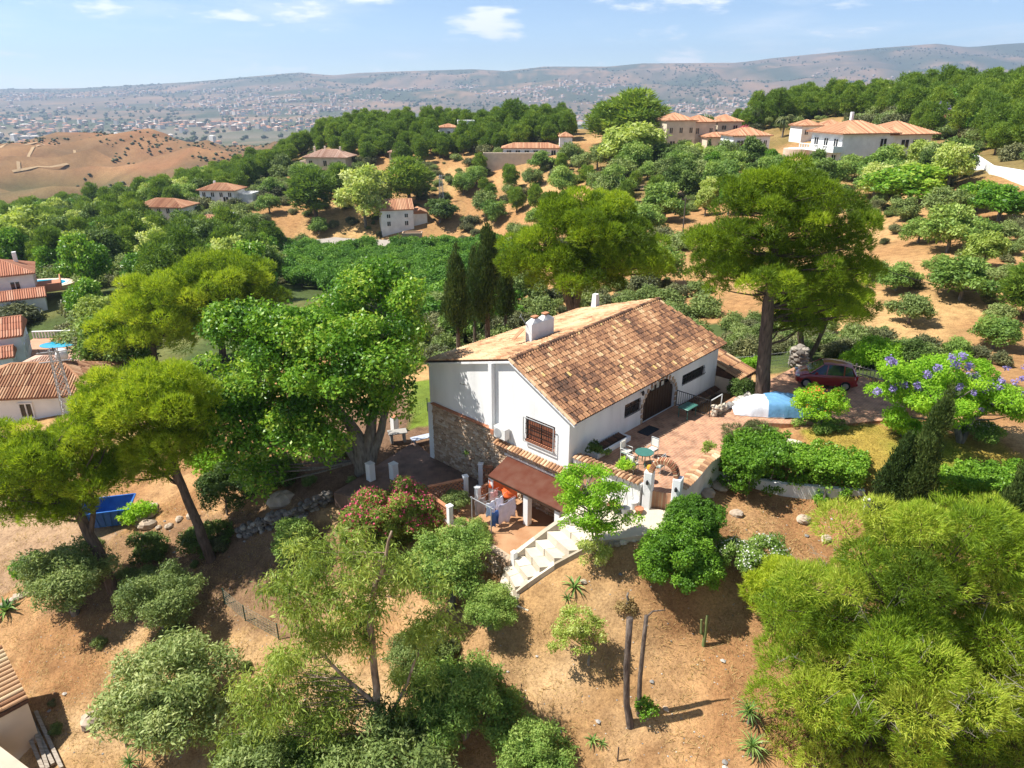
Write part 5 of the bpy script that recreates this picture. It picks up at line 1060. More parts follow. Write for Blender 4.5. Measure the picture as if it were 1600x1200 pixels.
def hedge(label, poly_px, z0, hgt, seed, dens=5.0, lm=L_hedge, cr=.21):
    """clipped hedge: clumps over the faces of a block standing on the given ground outline"""
    Q = [Pz(u, v, z0) for u, v in poly_px]; c = sum(Q, Vector())/len(Q); t = thing('hedge', label, 'hedge', c); r_ = random.Random(seed); pol = [(q.x-c.x, q.y-c.y) for q in Q]
    xs = [p[0] for p in pol]; ys = [p[1] for p in pol]; cl = []; A = (max(xs)-min(xs))*(max(ys)-min(ys)); k = 0
    while k < A*dens*4:
        k += 1; x, y = r_.uniform(min(xs), max(xs)), r_.uniform(min(ys), max(ys))
        if not bool(in_poly(np.array([x]), np.array([y]), pol)[0]): continue
        for z in (hgt*r_.uniform(.85,1.0), hgt*r_.uniform(.1,.85)):
            rr_ = cr*r_.uniform(.7,1.3); cl.append((x, y, z, rr_, rr_, rr_))
    random.Random(1).shuffle(cl); cl = cl[:900]; V, Fc, T = foliage(cl, .62, .125, .08, 'leaf', seed, low=.5, sub=.2); link('leaves', np_mesh('leaves', V, Fc, lm, T), t); mb = MB()
    for q in pol: mb.tube([(q[0]*.6,q[1]*.6,-.1),(q[0]*.7,q[1]*.7,hgt*.6)], .03, 5)
    mb.build('stems', M_barkg, t); return t
hedge('tall rounded clipped hedge at the end of the curved garden wall', [(1122,770),(1165,795),(1218,775),(1222,735),(1170,725),(1130,735)], -1.6, 2.3, 141)
hedge('long clipped hedge along the retaining wall between lawn and bare slope', [(1222,772),(1338,792),(1350,758),(1290,742),(1225,740)], -1.6, 1.9, 142)
hedge('clipped hedge behind the dark cypress along the lawn edge', [(1456,800),(1600,812),(1640,790),(1600,765),(1456,770)], -1.3, 1.7, 143)
w = [Pz(u, v, -1.9) for u, v in ((1222,785),(1340,802))]
coped_wall('retaining_wall', 'low grey white retaining wall under the long hedge', [Pz(1120,752,-1.5), Pz(1222,772,-1.6), Pz(1345,786,-1.7)], -2.6, -.95, tiles=False)
MB().bbox(-.15,-.15,-.6,.15,.15,.9,.03).build('white_post', M_white2, loc=Pz(1350,803,-1.7), label='white post at the lawn gap beside the dark cypress', cat='post')
def cypress(label, P, h, r, seed, lm=L_cyp, bare=.03, lean=(0,0), leaf=(.16,.06), name='cypress', n_=90):
    r_ = random.Random(seed); cl = []
    for i in range(n_):
        f = r_.random()**.85; z = h*(bare+(1-bare)*f); rad = r*(1-f)**.6*(.55+.45*min(1, f*6)); a = r_.uniform(0, 6.28); k = rad*.55*r_.uniform(.4,1.1); q = rad*.62*r_.uniform(.7,1.1)+.06
        cl.append((lean[0]*f+math.cos(a)*k, lean[1]*f+math.sin(a)*k, z, q, q, q*1.7))
    t = thing(name, label, 'tree', P); V, Fc, T = foliage(cl, .55, leaf[0], leaf[1], 'needle', seed, up=1.6, low=.8, sub=.3); link('crown', np_mesh('crown', V, Fc, lm, T), t)
    MB().tube([(0,0,-.4),(lean[0]*.3,lean[1]*.3,h*.3),(lean[0]*.8,lean[1]*.8,h*.8)], [r*.16,r*.13,r*.05], 7).build('trunk', M_bark, t); return t
P = Pz(1408,815,-1.6); k = mpp(P)
cypress('tall dark cypress at the end of the hedge, its top leaning', P, 6.9, .95, 151, lean=(1.0,.3)); P = Pz(1376,812,-1.7); cypress('shorter dark cypress leaning against the tall one', P, 4.5, .8, 152, lean=(.6,.2))
P = Pz(1560,840,-1.5); cypress('dark cypress behind the big bright pine, beside the second hedge', P, 5.2, .8, 153, lean=(1.3,.2)); P = Pz(1600,830,-1.5); cypress('slim dark cypress next to the second hedge', P, 6.0, .8, 154, lean=(.7,.2))
for i, (u, v0, hh, r, Y) in enumerate(((762,522,9.0,1.9,64),(716,530,7.6,1.4,62),(742,515,7.0,1.2,68),(790,500,6.2,1.2,70))):
    P = on(*PY(u, v0, Y).xy); cypress('dark cypress with bare trunk behind the farmhouse, ' + ('the tallest and widest', 'farthest from the chimney', 'the slim middle one', 'half hidden by the chimney')[i], P, hh+3, r, 161+i, bare=.30, leaf=(.28,.1), n_=70)
shrub('fig_bush', 'pale green bush on the steps above the blue skip', 335, 745, [(332,722,30,22)], 26, .4, L_bright, LF(.16,.1,1.1), 171); shrub('dark_tree', 'small dark round tree on the terrace above the dry stone wall', 355, 805, [(352,762,42,34)], 48, .42, L_dark, LF(.12,.07,1.2), 172, cat='tree')
shrub('fig_bush', 'broad leaved fig bush at the edge of the dirt yard', 52, 905, [(52,885,28,18)], 24, .36, L_ficus, LF(.22,.15,.9), 173); shrub('cactus_clump', 'low bright green plant beside the flat pale rocks', 212, 815, [(212,802,26,16)], 22, .32, L_bright, LF(.16,.09,1.1), 174)
shrub('bush', 'dark bush on the dry stone wall under the broadleaf tree', 425, 765, [(422,742,40,30)], 34, .45, L_dark, LF(.13,.08,1.1), 175); shrub('bush', 'green bush in the shade between leaning pine and olive', 330, 850, [(330,842,45,28)], 30, .4, L_dark, LF(.12,.07,1.0), 176)
shrub('bush', 'dark bush beside the trunk of the leaning pine', 225, 875, [(232,858,26,26)], 26, .36, L_dark, LF(.12,.07,1.1), 177); shrub('bush', 'leafy bush in the shade beside the eucalyptus crown', 455, 880, [(462,850,28,38)], 30, .42, L_olivg, LF(.13,.06,1.0), 178)
shrub('climbing_plant', 'climbing plant on a trellis against the stone house wall', 752, 735, [(752,705,22,22)], 26, .28, L_olivg, LF(.12,.08,1.1), 179, z=-3.4); shrub('bush', 'grey green bush inside the corner of the lattice screens', 716, 800, [(712,782,22,14)], 18, .26, L_olive, LF(.1,.04,1.2), 180, z=-3.4)
shrub('bush', 'potted shrub beside the garden table', 945, 714, [(1064-120,708-2,10,8)], 6, .14, L_olivg, LF(.09,.05,1.2), 181, z=.0, stem=False); shrub('potted_shrub', 'yellow green shrub in a pot between garden table and wall', 977, 735, [(977,728,13,11)], 12, .22, L_bright, LF(.1,.06,1.1), 182, z=.2)
shrub('bush', 'dark bush below the low wing beside the tall pine', 1158, 632, [(1158,612,18,20)], 20, .35, L_dark, LF(.12,.07,1.1), 183, z=-.8); shrub('bush', 'yellow green bush between low wing and tall pine trunk', 1172, 585, [(1172,572,16,14)], 16, .35, L_bright, LF(.12,.07,1.1), 184, z=-.6)
shrub('lavender', 'grey lavender bush at the terrace edge above the tall hedge', 1160, 688, [(1160,676,30,10),(1185,668,20,9)], 26, .2, L_scrub, NE(.16,.03,1.2), 185, z=-.1); shrub('bush', 'green bush between lavender and white flat stone', 1195, 690, [(1197,680,22,14)], 20, .24, L_olivg, LF(.1,.05,1.2), 186, z=-.2)
shrub('bush', 'low dark planting along the lawn edge under the orange shrub', 1275, 672, [(1270,664,32,9),(1310,664,26,9)], 30, .22, L_olivg, LF(.1,.06,1.1), 187, z=-.15); shrub('bush', 'bright bush below the jacaranda by the lawn', 1405, 685, [(1400,660,22,18),(1425,672,18,16)], 22, .3, L_bright, LF(.12,.07,1.1), 188, z=-.15)
shrub('flowering_bush', 'bush with white flowers at the end of the lawn under the jacaranda', 1535, 692, [(1530,672,34,16)], 24, .3, L_olivg, LF(.12,.06,1.1), 189, z=-.2, flowers=(F_white, (.5,.06), .08, .07, .4)); shrub('bush', 'yellow green bush behind the car park fence', 1378, 572, [(1375,552,42,20),(1345,558,26,16)], 40, .5, L_bright, LF(.14,.07,1.0), 190)
shrub('bush', 'dark tall bush at the end of the wooden rail fence', 1440, 580, [(1425,556,26,20)], 18, .5, L_dark, LF(.14,.08,1.0), 191); shrub('pot_bush', 'small yellow bush on the wall coping by the tall hedge', 1108, 705, [(1108,700,12,8)], 8, .16, L_euc, LF(.09,.05,1.1), 192, z=.2, stem=False)
shrub('bush', 'green bush between curved garden wall and tall hedge', 1100, 752, [(1100,742,16,20)], 18, .24, L_olivg, LF(.1,.05,1.1), 193, z=-1.1); shrub('bush', 'dark leafy plant at the shaded house corner', 932, 716, [(928,700,10,9)], 8, .18, L_dark, LF(.1,.07,1.1), 194, z=.05, stem=False)
shrub('sapling', 'young fruit tree with thin crown on the bare slope', 918, 1040, [(905,970,30,22),(880,1000,26,18),(930,985,24,22),(905,1000,40,18)], 42, .26, L_euc, LF(.11,.055,.7), 195, cat='tree', mu=.4, shell=.4); shrub('seedling', 'leafy sucker at the foot of the two cut trunks', 1010, 1125, [(1010,1108,14,16)], 12, .2, L_hedge, LF(.1,.06,.8), 196)
shrub('dead_bush', 'small brown withered bush above the tall cut trunk', 978, 952, [(978,948,14,12)], 12, .18, leafmat('withered_leaves', [(0,(.20,.13,.06)),(1,(.36,.27,.10))], .2), LF(.09,.05,.9), 197); shrub('bush', 'tiny bush at the hedge foot on the bare slope', 1285, 785, [(1283,780,12,7)], 8, .18, L_hedge, LF(.09,.06,1.1), 198)
# ---- agaves, yuccas, cactus, cut trunks
def rosette(mb_n, n_, ln, wd, seed, zc=0, tilt=(.15,1.25)):
    r_ = random.Random(seed); mb = MB()
    for i in range(n_):
        a = i*2.399+r_.uniform(-.2,.2); f = (i+.5)/n_; el = tilt[1]+(tilt[0]-tilt[1])*f; L_ = ln*r_.uniform(.8,1.1); pts = []
        for k in range(4):
            s = k/3; e = el-.5*s*s; pts.append(Vector((math.cos(a)*L_*s*math.cos(e), math.sin(a)*L_*s*math.cos(e), zc+L_*s*math.sin(e))))
        sd_ = Vector((-math.sin(a), math.cos(a), 0)); w_ = [wd*.7, wd, wd*.6, .004]; vs = []
        for p, ww in zip(pts, w_): vs += [p-sd_*ww/2, p+Vector((0,0,-ww*.25)), p+sd_*ww/2]
        mb.add(vs, [(3*j+q, 3*j+q+1, 3*j+q+4, 3*j+q+3) for j in range(3) for q in (0,1)], r_.random())
    return mb
YUC = [rosette('leaves', 46, .62, .05, s_, tilt=(-.35,1.4)).mesh('leaves', L_agave) for s_ in (1,2)]; AGA = [rosette('leaves', 16, .45, .07, s_).mesh('leaves', L_agave) for s_ in (3,4)]
def yucca(label, u, v, h, s, vi=0):
    P = on(*G(u, v).xy); t = thing('yucca', label, 'yucca', P); MB().tube([(0,0,-.2),(.05,0,h*.5),(0,.03,h)], [.07,.055,.05], 7).build('trunk', M_barkg, t); o = link('leaves', YUC[vi], t); o.location = (0,.03,h); o.scale = (s,s,s)
yucca('upper yucca with spiky leaves against the big bright pine', 1168, 1130, .55, 1.1, 0); yucca('lower yucca with spiky leaves against the big bright pine', 1172, 1185, .45, 1.15, 1)
yucca('yucca on a leaning stem in dry grass beside the large olive', 198, 1168, 1.1, 1.0, 0); yucca('second yucca beside the leaning yucca', 206, 1205, .5, 1.0, 1); yucca('yucca at the foot of the eucalyptus', 488, 1198, .4, .9, 0)
for i, (u, v, s, nm_) in enumerate(((897,918,1.3,'big agave beside the stone stair'),(886,935,.7,'small agave at the foot of the big one by the stair'),(813,1130,.7,'small agave on the slope below the dense olive'),(857,1142,.9,'agave in the row at the slope bottom, next to the olive'),(882,1160,.6,'thin agave shoot on the slope bottom'),(925,1160,.8,'agave in the row at the slope bottom, next to the bare stake'),(940,1166,.6,'smallest agave beside the bare stake'),(10,955,2.2,'big grey agave at the dirt yard edge'))):
    P = on(*G(u, v).xy); t = thing('agave', nm_, 'agave', P); o = link('leaves', AGA[i % 2], t); o.scale = (s*1.2,)*3
P = on(*G(1099,1008).xy); t = thing('columnar_cactus', 'thin columnar cactus with two arms on the bare slope', 'cactus', P); M_cac = mat('cactus_skin', (.16,.2,.07), 4, .7, .3)
MB().tube([(0,0,-.2),(.02,0,.6),(.0,0,1.55)], [.08,.075,.05], 8).build('stem', M_cac, t); MB().tube([(0,0,.5),(-.16,0,.65),(-.22,0,1.35)], [.05,.055,.04], 7).build('arm', M_cac, t)
M_dead = mat('dead_trunk', [(.3,(.055,.042,.035)),(.7,(.19,.15,.12))], 3, .95, .9, 10, vec=(3,3,.6), dist=.05)
P = on(*G(985,1135).xy)
tree0 = thing('cut_trunk', 'tall bare cut tree trunk, the thicker of two on the slope', 'tree trunk', P); q = tr_px(P, [(985,1133,.17),(979,1100,.13),(979,1040,.125),(982,1000,.12),(984,966,.13)]); MB().tube([v_[:3] for v_ in q], [v_[3] for v_ in q], 9).build('trunk', M_dead, tree0, True)
P = on(*G(998,1118).xy); tree1 = thing('cut_trunk', 'thinner bare cut trunk with one dead side branch', 'tree trunk', P); q = tr_px(P, [(998,1116,.1),(1000,1060,.09),(1006,1000,.085),(1010,962,.08)]); MB().tube([v_[:3] for v_ in q], [v_[3] for v_ in q], 8).build('trunk', M_dead, tree1, True)
q = tr_px(P, [(1010,964,.045),(1020,955,.035),(1040,953,.02)])[1:]; MB().tube([v_[:3] for v_ in q], [v_[3] for v_ in q], 5).build('branch', M_dead, tree1, True)
P = on(*G(965,1190).xy); MB().tube([(0,0,-.2),(0,0,.75)], .03, 6).build('stake', M_dead, loc=P, label='bare wooden stake at the bottom of the slope', cat='stake')
# ---- litter on the bare slope: dry grass blades, stones
r_ = np.random.default_rng(3); n_ = 130000
bx_ = r_.uniform(-32, 26, n_); by_ = r_.uniform(15, 41, n_); bz_ = Hv(bx_, by_); u_, v_ = proj(bx_, by_, bz_); dn = fbm(bx_/1.3, by_/1.3, 3)
k = (u_ > -20) & (u_ < 1620) & (v_ < 1230) & (v_ > 780) & (dn > .40) & ~in_poly(bx_, by_, [(p.x, p.y) for p in YARD]) & ~in_poly(bx_, by_, [(p[0], p[1]) for p in [(q.x, q.y) for q in (L(.9,-6.3), L(-.45,-4), L(0,0), L(-2,-1.2), L(-5,-0.5), L(-6.2,-1.3), L(-5.6,-2.6), L(-2.2,-4), L(-.2,-6.9))]])
bx_, by_, bz_ = bx_[k], by_[k], bz_[k]; n_ = len(bx_); a = r_.uniform(0, 6.28, n_); el = r_.uniform(.0, .9, n_); ln_ = r_.uniform(.05, .17, n_)*(1+1.3*(fbm(bx_/.7+9, by_/.7, 2) > .62)); d = np.stack([np.cos(a)*np.cos(el), np.sin(a)*np.cos(el), np.sin(el)], 1); s_ = np.stack([-np.sin(a), np.cos(a), np.zeros(n_)], 1)*.014
p = np.stack([bx_, by_, bz_+.005], 1); V = np.stack([p-s_, p+s_, p+d*ln_[:,None]], 1).reshape(-1, 3)
tag(link('dry_grass', np_mesh('dry_grass', V, np.arange(n_*3).reshape(-1, 3), L_grassd, r_.random(n_))), 'dry straw and grass litter on the bare garden slope', 'dry grass', kind='stuff')
n_ = 26000; pts = [Pz(u, v, -.1) for u, v in ((1250,672),(1330,662),(1420,668),(1560,690),(1620,720),(1620,790),(1440,800),(1390,770),(1350,765),(1270,705))]; xs = [q.x for q in pts]; ys = [q.y for q in pts]
bx_ = r_.uniform(min(xs), max(xs), n_); by_ = r_.uniform(min(ys), max(ys), n_); k = in_poly(bx_, by_, [(q.x, q.y) for q in pts]); bx_, by_ = bx_[k], by_[k]; n_ = len(bx_); bz_ = Hv(bx_, by_)
a = r_.uniform(0, 6.28, n_); d = np.stack([np.cos(a)*.5, np.sin(a)*.5, np.ones(n_)*.9], 1); s_ = np.stack([-np.sin(a), np.cos(a), np.zeros(n_)], 1)*.015; p = np.stack([bx_, by_, bz_], 1); V = np.stack([p-s_, p+s_, p+d*r_.uniform(.03,.09,n_)[:,None]], 1).reshape(-1, 3)
tag(link('lawn_grass', np_mesh('lawn_grass', V, np.arange(n_*3).reshape(-1, 3), L_lawn, np.clip(fbm(bx_/1.5, by_/1.5, 3)*1.6-.3+r_.normal(0,.12,n_), 0, 1))), 'short half dry lawn grass beside the car park', 'grass', kind='stuff')
n_ = 3000; sx_a = r_.uniform(-26, 22, n_); sy_a = r_.uniform(17, 40, n_); sz_a = Hv(sx_a, sy_a); u_, v_ = proj(sx_a, sy_a, sz_a); k = (v_ > 790) & (v_ < 1230) & (u_ > -10) & (u_ < 1610) & ~in_poly(sx_a, sy_a, [(q.x, q.y) for q in YARD]); mb = MB(); rq = random.Random(2)
ico = [(0,0,1),(.9,0,.3),(.28,.86,.35),(-.73,.53,.25),(-.73,-.53,.4),(.28,-.86,.3),(0,0,-.5)]
for x, y, z in zip(sx_a[k], sy_a[k], sz_a[k]):
    s = rq.uniform(.02,.05)*(3 if rq.random() < .05 else 1); mb.add([(x+c[0]*s*rq.uniform(.7,1.3), y+c[1]*s*rq.uniform(.7,1.3), z+c[2]*s*.7) for c in ico], [(0,1,2),(0,2,3),(0,3,4),(0,4,5),(0,5,1),(1,6,2),(2,6,3),(3,6,4),(4,6,5),(5,6,1)], rq.random())
tag(mb.build('pebbles', M_greyst), 'small stones scattered over the bare slope', 'stones', kind='stuff')
for i, (u, v, s, lb) in enumerate(((1125,760,1.1,'orange boulder below the curved garden wall'),(1105,775,.9,'second orange boulder below the curved garden wall'),(1150,805,.6,'pale rock on the bare slope by the hedge foot'),(1255,815,.8,'flat outcrop in the bare slope below the long hedge'),(1290,845,.7,'flat outcrop near the big bright pine'),(912,912,.3,'yellow stone beside the big agave'),(228,805,1.6,'large flat pale rock beside the blue skip'),(232,822,1.2,'flat rock stacked below the large pale one'),(1020,1115,.35,'pale stone by the cut trunks'),(1040,1112,.3,'small pale stone by the cut trunks'),(1085,905,.35,'stone under the round shrub'),(145,1130,1.2,'long pale slab standing in dry grass'),(440,785,1.6,'tall rock pillar at the end of the dry stone wall'),(565,732,.5,'stone at the foot of the broadleaf tree'))):
    rock(lb, on(*G(u, v).xy), s, i)
# ================================================================== MIDDLE DISTANCE: plants shared between many places
def tri(Fc): return Fc if Fc.shape[1] == 3 else np.concatenate([Fc[:,[0,1,2]], Fc[:,[0,2,3]]])
def whole_tree(name, env, n_, cr, lm, leaf, bark, trunk, seed, flat=.8, inner=.45, **k):
    """crown and trunk as one light mesh for trees too small in view to show their parts"""
    cl = scatter_clumps(env, n_, cr, seed, flat, inner); mode, ln, wd, cov = leaf; V, Fc, T = foliage(cl, cov, ln, wd, mode, seed, **k)
    if Fc.shape[1] == 4: T = np.concatenate([T, T]); Fc = tri(Fc)
    mb = MB().tube([q[:3] for q in trunk], [q[3] for q in trunk], 6, cap=False); limbs(mb, [(Vector(q[:3]), q[3]) for q in trunk[1:]], cl, seed, .05, 4, 3); F2 = tri(np.array(mb.f))
    me = np_mesh(name, np.concatenate([V, np.array([tuple(p) for p in mb.v])]), np.concatenate([Fc, F2+len(V)]), lm, np.concatenate([T, np.full(len(F2), .5)])); me.materials.append(bark)
    me.polygons.foreach_set('material_index', np.concatenate([np.zeros(len(Fc), np.int32), np.ones(len(F2), np.int32)])); return me
PINES = [whole_tree('pine_tree', [(0,0,5.0,2.2,2.2,1.8),(.5,.2,6.6,1.4,1.4,1.3),(-.8,.3,3.6,1.8,1.8,1.3),(.7,-.6,3.3,1.8,1.8,1.2),(0,.3,2.3,1.5,1.5,.9)], 50, .85, L_pinef, NE(.6,.17,1.1), M_bark, [(0,0,-1,.25),(.1,0,2.5,.2),(0,0,5,.1)], 300+i, up=.4) for i in range(4)]
UMBR = [whole_tree('pine_tree', [(0,0,6,3.0,3.0,1.5),(1.2,.4,5.4,1.8,1.8,1.2),(-1.3,-.3,5.5,1.8,1.8,1.2)], 44, .95, L_pine, NE(.6,.17,1.1), M_bark, [(0,0,-1,.3),(.2,0,3,.24),(0,0,6,.1)], 310+i, up=.4) for i in range(3)]
OLIVS = [whole_tree('olive_tree', [(0,0,1.9,1.7,1.7,1.3),(.7,.4,1.6,1.2,1.2,1),(-.7,-.3,1.6,1.2,1.2,1)], 34, .6, (L_olive, L_olivg, L_olivg)[i], LF(.28,.12,.85), M_barkg, [(0,0,-.6,.16),(.05,0,.7,.13),(0,.1,1.4,.08)], 320+i, shell=.25, low=.7) for i in range(3)]
ORCH = [whole_tree('orchard_tree', [(0,0,2.1,2.1,2.1,1.6),(.9,.3,1.8,1.5,1.5,1.2),(-.8,.5,1.9,1.5,1.5,1.3)], 36, .75, L_orch, LF(.36,.2,1.0), M_barkg, [(0,0,-.6,.16),(.05,0,.9,.13),(0,.1,1.8,.08)], 330+i, low=.6) for i in range(3)]
BROAD = [whole_tree('broadleaf_tree', [(0,0,3.6,2.2,2.2,2.2),(.9,.3,2.8,1.6,1.6,1.5),(-.9,.5,3,1.6,1.6,1.6)], 40, .85, (L_ficus, L_dark, L_euc)[i], LF(.4,.2,1.0), M_barkg, [(0,0,-.8,.2),(.05,0,1.4,.16),(0,.1,3,.1)], 340+i, low=.6, shell=.22) for i in range(3)]
SCRUB = [whole_tree('scrub_bush', [(0,0,.6,.9,.9,.65),(.5,.2,.5,.6,.6,.5)], 16, .42, (L_scrub, L_olive)[i], LF(.2,.08,.8), M_barkg, [(0,0,-.3,.05),(0,0,.4,.04)], 350+i, shell=.3, low=.8) for i in range(2)]
def cyp_mesh(seed):
    r_ = random.Random(seed); cl = [(0,0,.5+8*i/22,.62*(1-i/24),.62*(1-i/24),.75) for i in range(22)]; V, Fc, T = foliage(cl, .8, .4, .13, 'needle', seed, up=1.6, low=.9); return np_mesh('cypress', V, Fc, L_cyp, T)
CYPS = [cyp_mesh(1)]
def put(me, name, label, cat, group, x, y, s, sz=None, seed=0):
    o = link(name, me); o.location = (x, y, Hm(x, y)); o.rotation_euler = (0, 0, (x*13.7+y*7.1) % 6.28); o.scale = (s, s, sz or s); return tag(o, label, cat, group)
BLOCK = []                                      # round no-go places: houses, roads, pools
QUOTA = {'pine_tree': 265}; REST = []
def scatter(poly_px, sp, kinds, ymin, ymax, seed, keep=1.0, xr=(-330, 330), dens=None, zr=(.75,1.25), cap=None):
    """trees over the ground seen inside a pixel outline; kinds = [(weight, meshes, name, label, cat, group, size)]; beyond cap they join the wood"""
    r_ = np.random.default_rng(seed); gx = np.arange(xr[0], xr[1], sp); gy = np.arange(ymin, ymax, sp); X, Y = np.meshgrid(gx, gy); X = (X + r_.uniform(-.45, .45, X.shape)*sp).ravel(); Y = (Y + r_.uniform(-.45, .45, Y.shape)*sp).ravel()
    Z = Hv(X, Y); u, v = proj(X, Y, Z); k = in_poly(u, v, poly_px) & (r_.random(len(X)) < keep)
    if dens is not None: k &= fbm(X/dens[0], Y/dens[0]+seed, 3) > dens[1]
    n_ = 0; od = np.argsort(np.hypot(X[k], Y[k]))
    for x, y in zip(X[k][od], Y[k][od]):
        if any((x-b[0])**2+(y-b[1])**2 < b[2]**2 for b in BLOCK): continue
        w = kinds[int(r_.choice(len(kinds), p=np.array([q[0] for q in kinds])/sum(q[0] for q in kinds)))]; s = w[6]*r_.uniform(*zr); mi = int(r_.integers(len(w[1]))); sz = s*r_.uniform(.85,1.15)
        if cap is not None and w[2] == 'pine_tree' and n_ >= cap: REST.append((float(x), float(y), Hm(x, y), s, sz, mi)); continue
        put(w[1][mi], w[2], w[3], w[4], w[5], float(x), float(y), s, sz); n_ += w[2] == 'pine_tree'
    return n_
def wood(name, label, cat, spots, meshes):
    """many copies of a few tree shapes as one mass, set out by geometry nodes"""
    src = [o for o in COL.objects if o.type == 'MESH' and o.data in meshes]; first = [next(o for o in src if o.data == me) for me in meshes]
    me = bpy.data.meshes.new(name); me.from_pydata([q[:3] for q in spots], [], [])
    for an, ty, vals in (('turn', 'FLOAT', [(q[0]*13.7+q[1]*7.1) % 6.28 for q in spots]), ('wide', 'FLOAT', [q[3] for q in spots]), ('tall', 'FLOAT', [q[4] for q in spots]), ('shape', 'INT', [q[5] % len(meshes) for q in spots])):
        at = me.attributes.new(an, ty, 'POINT'); at.data.foreach_set('value', vals)
    o = tag(link(name, me), label, cat, kind='stuff'); ng = bpy.data.node_groups.new(name, 'GeometryNodeTree'); ng.interface.new_socket('Geometry', in_out='INPUT', socket_type='NodeSocketGeometry'); ng.interface.new_socket('Geometry', in_out='OUTPUT', socket_type='NodeSocketGeometry')
    n = ng.nodes; l = ng.links; gi = n.new('NodeGroupInput'); go = n.new('NodeGroupOutput'); ip = n.new('GeometryNodeInstanceOnPoints'); gt = n.new('GeometryNodeGeometryToInstance')
    for f in reversed(first):
        oi = n.new('GeometryNodeObjectInfo'); oi.inputs['Object'].default_value = f; oi.transform_space = 'ORIGINAL'; l.new(oi.outputs['Geometry'], gt.inputs[0])
    def attr(nm, ty): a = n.new('GeometryNodeInputNamedAttribute'); a.data_type = ty; a.inputs[0].default_value = nm; return a.outputs[0]
    cr = n.new('ShaderNodeCombineXYZ'); l.new(attr('turn', 'FLOAT'), cr.inputs[2]); cs = n.new('ShaderNodeCombineXYZ'); w_ = attr('wide', 'FLOAT'); l.new(w_, cs.inputs[0]); l.new(w_, cs.inputs[1]); l.new(attr('tall', 'FLOAT'), cs.inputs[2])
    l.new(gi.outputs[0], ip.inputs['Points']); l.new(gt.outputs[0], ip.inputs['Instance']); ip.inputs['Pick Instance'].default_value = True; l.new(attr('shape', 'INT'), ip.inputs['Instance Index']); l.new(cr.outputs[0], ip.inputs['Rotation']); l.new(cs.outputs[0], ip.inputs['Scale']); l.new(ip.outputs[0], go.inputs[0])
    md = o.modifiers.new('wood', 'NODES'); md.node_group = ng; return o
# ================================================================== VILLAS
M_roofo = mat('orange_roof_tiles', [(0,(.30,.13,.07)),(.5,(.46,.23,.125)),(1,(.56,.34,.20))], .8, .9, .3, tint=True, mixn=.4)
M_roofb = mat('pale_pink_roof_tiles', [(0,(.34,.19,.13)),(.5,(.46,.29,.21)),(1,(.56,.40,.31))], .8, .9, .3, tint=True, mixn=.4)
M_roofk = mat('brown_tile_roof', [(0,(.20,.09,.05)),(.5,(.38,.19,.10)),(1,(.54,.34,.20))], .8, .9, .3, tint=True, mixn=.4)
M_roofr = mat('red_tile_roof', [(0,(.32,.12,.07)),(.5,(.44,.19,.11)),(1,(.52,.29,.19))], .8, .9, .3, tint=True, mixn=.4)
M_cream = mat('cream_wall', (.66,.55,.42), .7, .9); M_wall = mat('villa_white_wall', (.80,.79,.76), .6, .9); M_blue = mat('pale_blue_shade_wall', (.70,.74,.80), .6, .9)  # pale blue wall: a white facade's shade put into its colour
m, t, n, l, b = newmat('pool_water'); b.inputs['Base Color'].default_value = (.02,.32,.50,1); b.inputs['Roughness'].default_value = .05; b.inputs['Specular IOR Level'].default_value = .6; M_pool = m
def hip_roof(x0, y0, x1, y1, z, h, ov, pitch, seed, parent, rm, gable=False):
    x0 -= ov; y0 -= ov; x1 += ov; y1 += ov; w, d = x1-x0, y1-y0
    if w >= d: k = 0 if gable else d/2; r0, r1 = (x0+k, (y0+y1)/2, z+h), (x1-k, (y0+y1)/2, z+h)
    else: k = 0 if gable else w/2; r0, r1 = ((x0+x1)/2, y0+k, z+h), ((x0+x1)/2, y1-k, z+h)
    A, B, C_, D = (x0,y0,z), (x1,y0,z), (x1,y1,z), (x0,y1,z); mb = MB()
    planes = [(A,B,r0,r1),(C_,D,r1,r0),(B,C_,r1,r1),(D,A,r0,r0)] if w >= d else [(B,C_,r0,r1),(D,A,r1,r0),(A,B,r0,r0),(C_,D,r1,r1)]
    dk = MB().add([A,B,C_,D,r0,r1], ([(0,1,5,4),(1,2,5),(2,3,4,5),(3,0,4)] if w >= d else [(0,1,4),(1,2,5,4),(2,3,5),(3,0,4,5)]) + [(3,2,1,0)], .2); dk.box(x0,y0,z-.14,x1,y1,z-.004,.2)
    ro = dk.build('roof', rm, parent)
    for i, p in enumerate(planes):
        if gable and i > 1: continue
        ribs(mb, *p, pitch, pitch*.3, seed+i, .15, .95, 3 if pitch < .3 else 1)
    o = mb.build('tile_rows', rm, ro); o['kind'] = 'stuff'
    rd = MB().tube([r0, r1], .14, 6)
    if not gable:
        for c, e in ((A, r0), (B, r1 if w >= d else r0), (C_, r1), (D, r0 if w >= d else r1)): rd.tube([c, e], .12, 5)
    rd.build('ridge_tiles', rm, ro); return ro
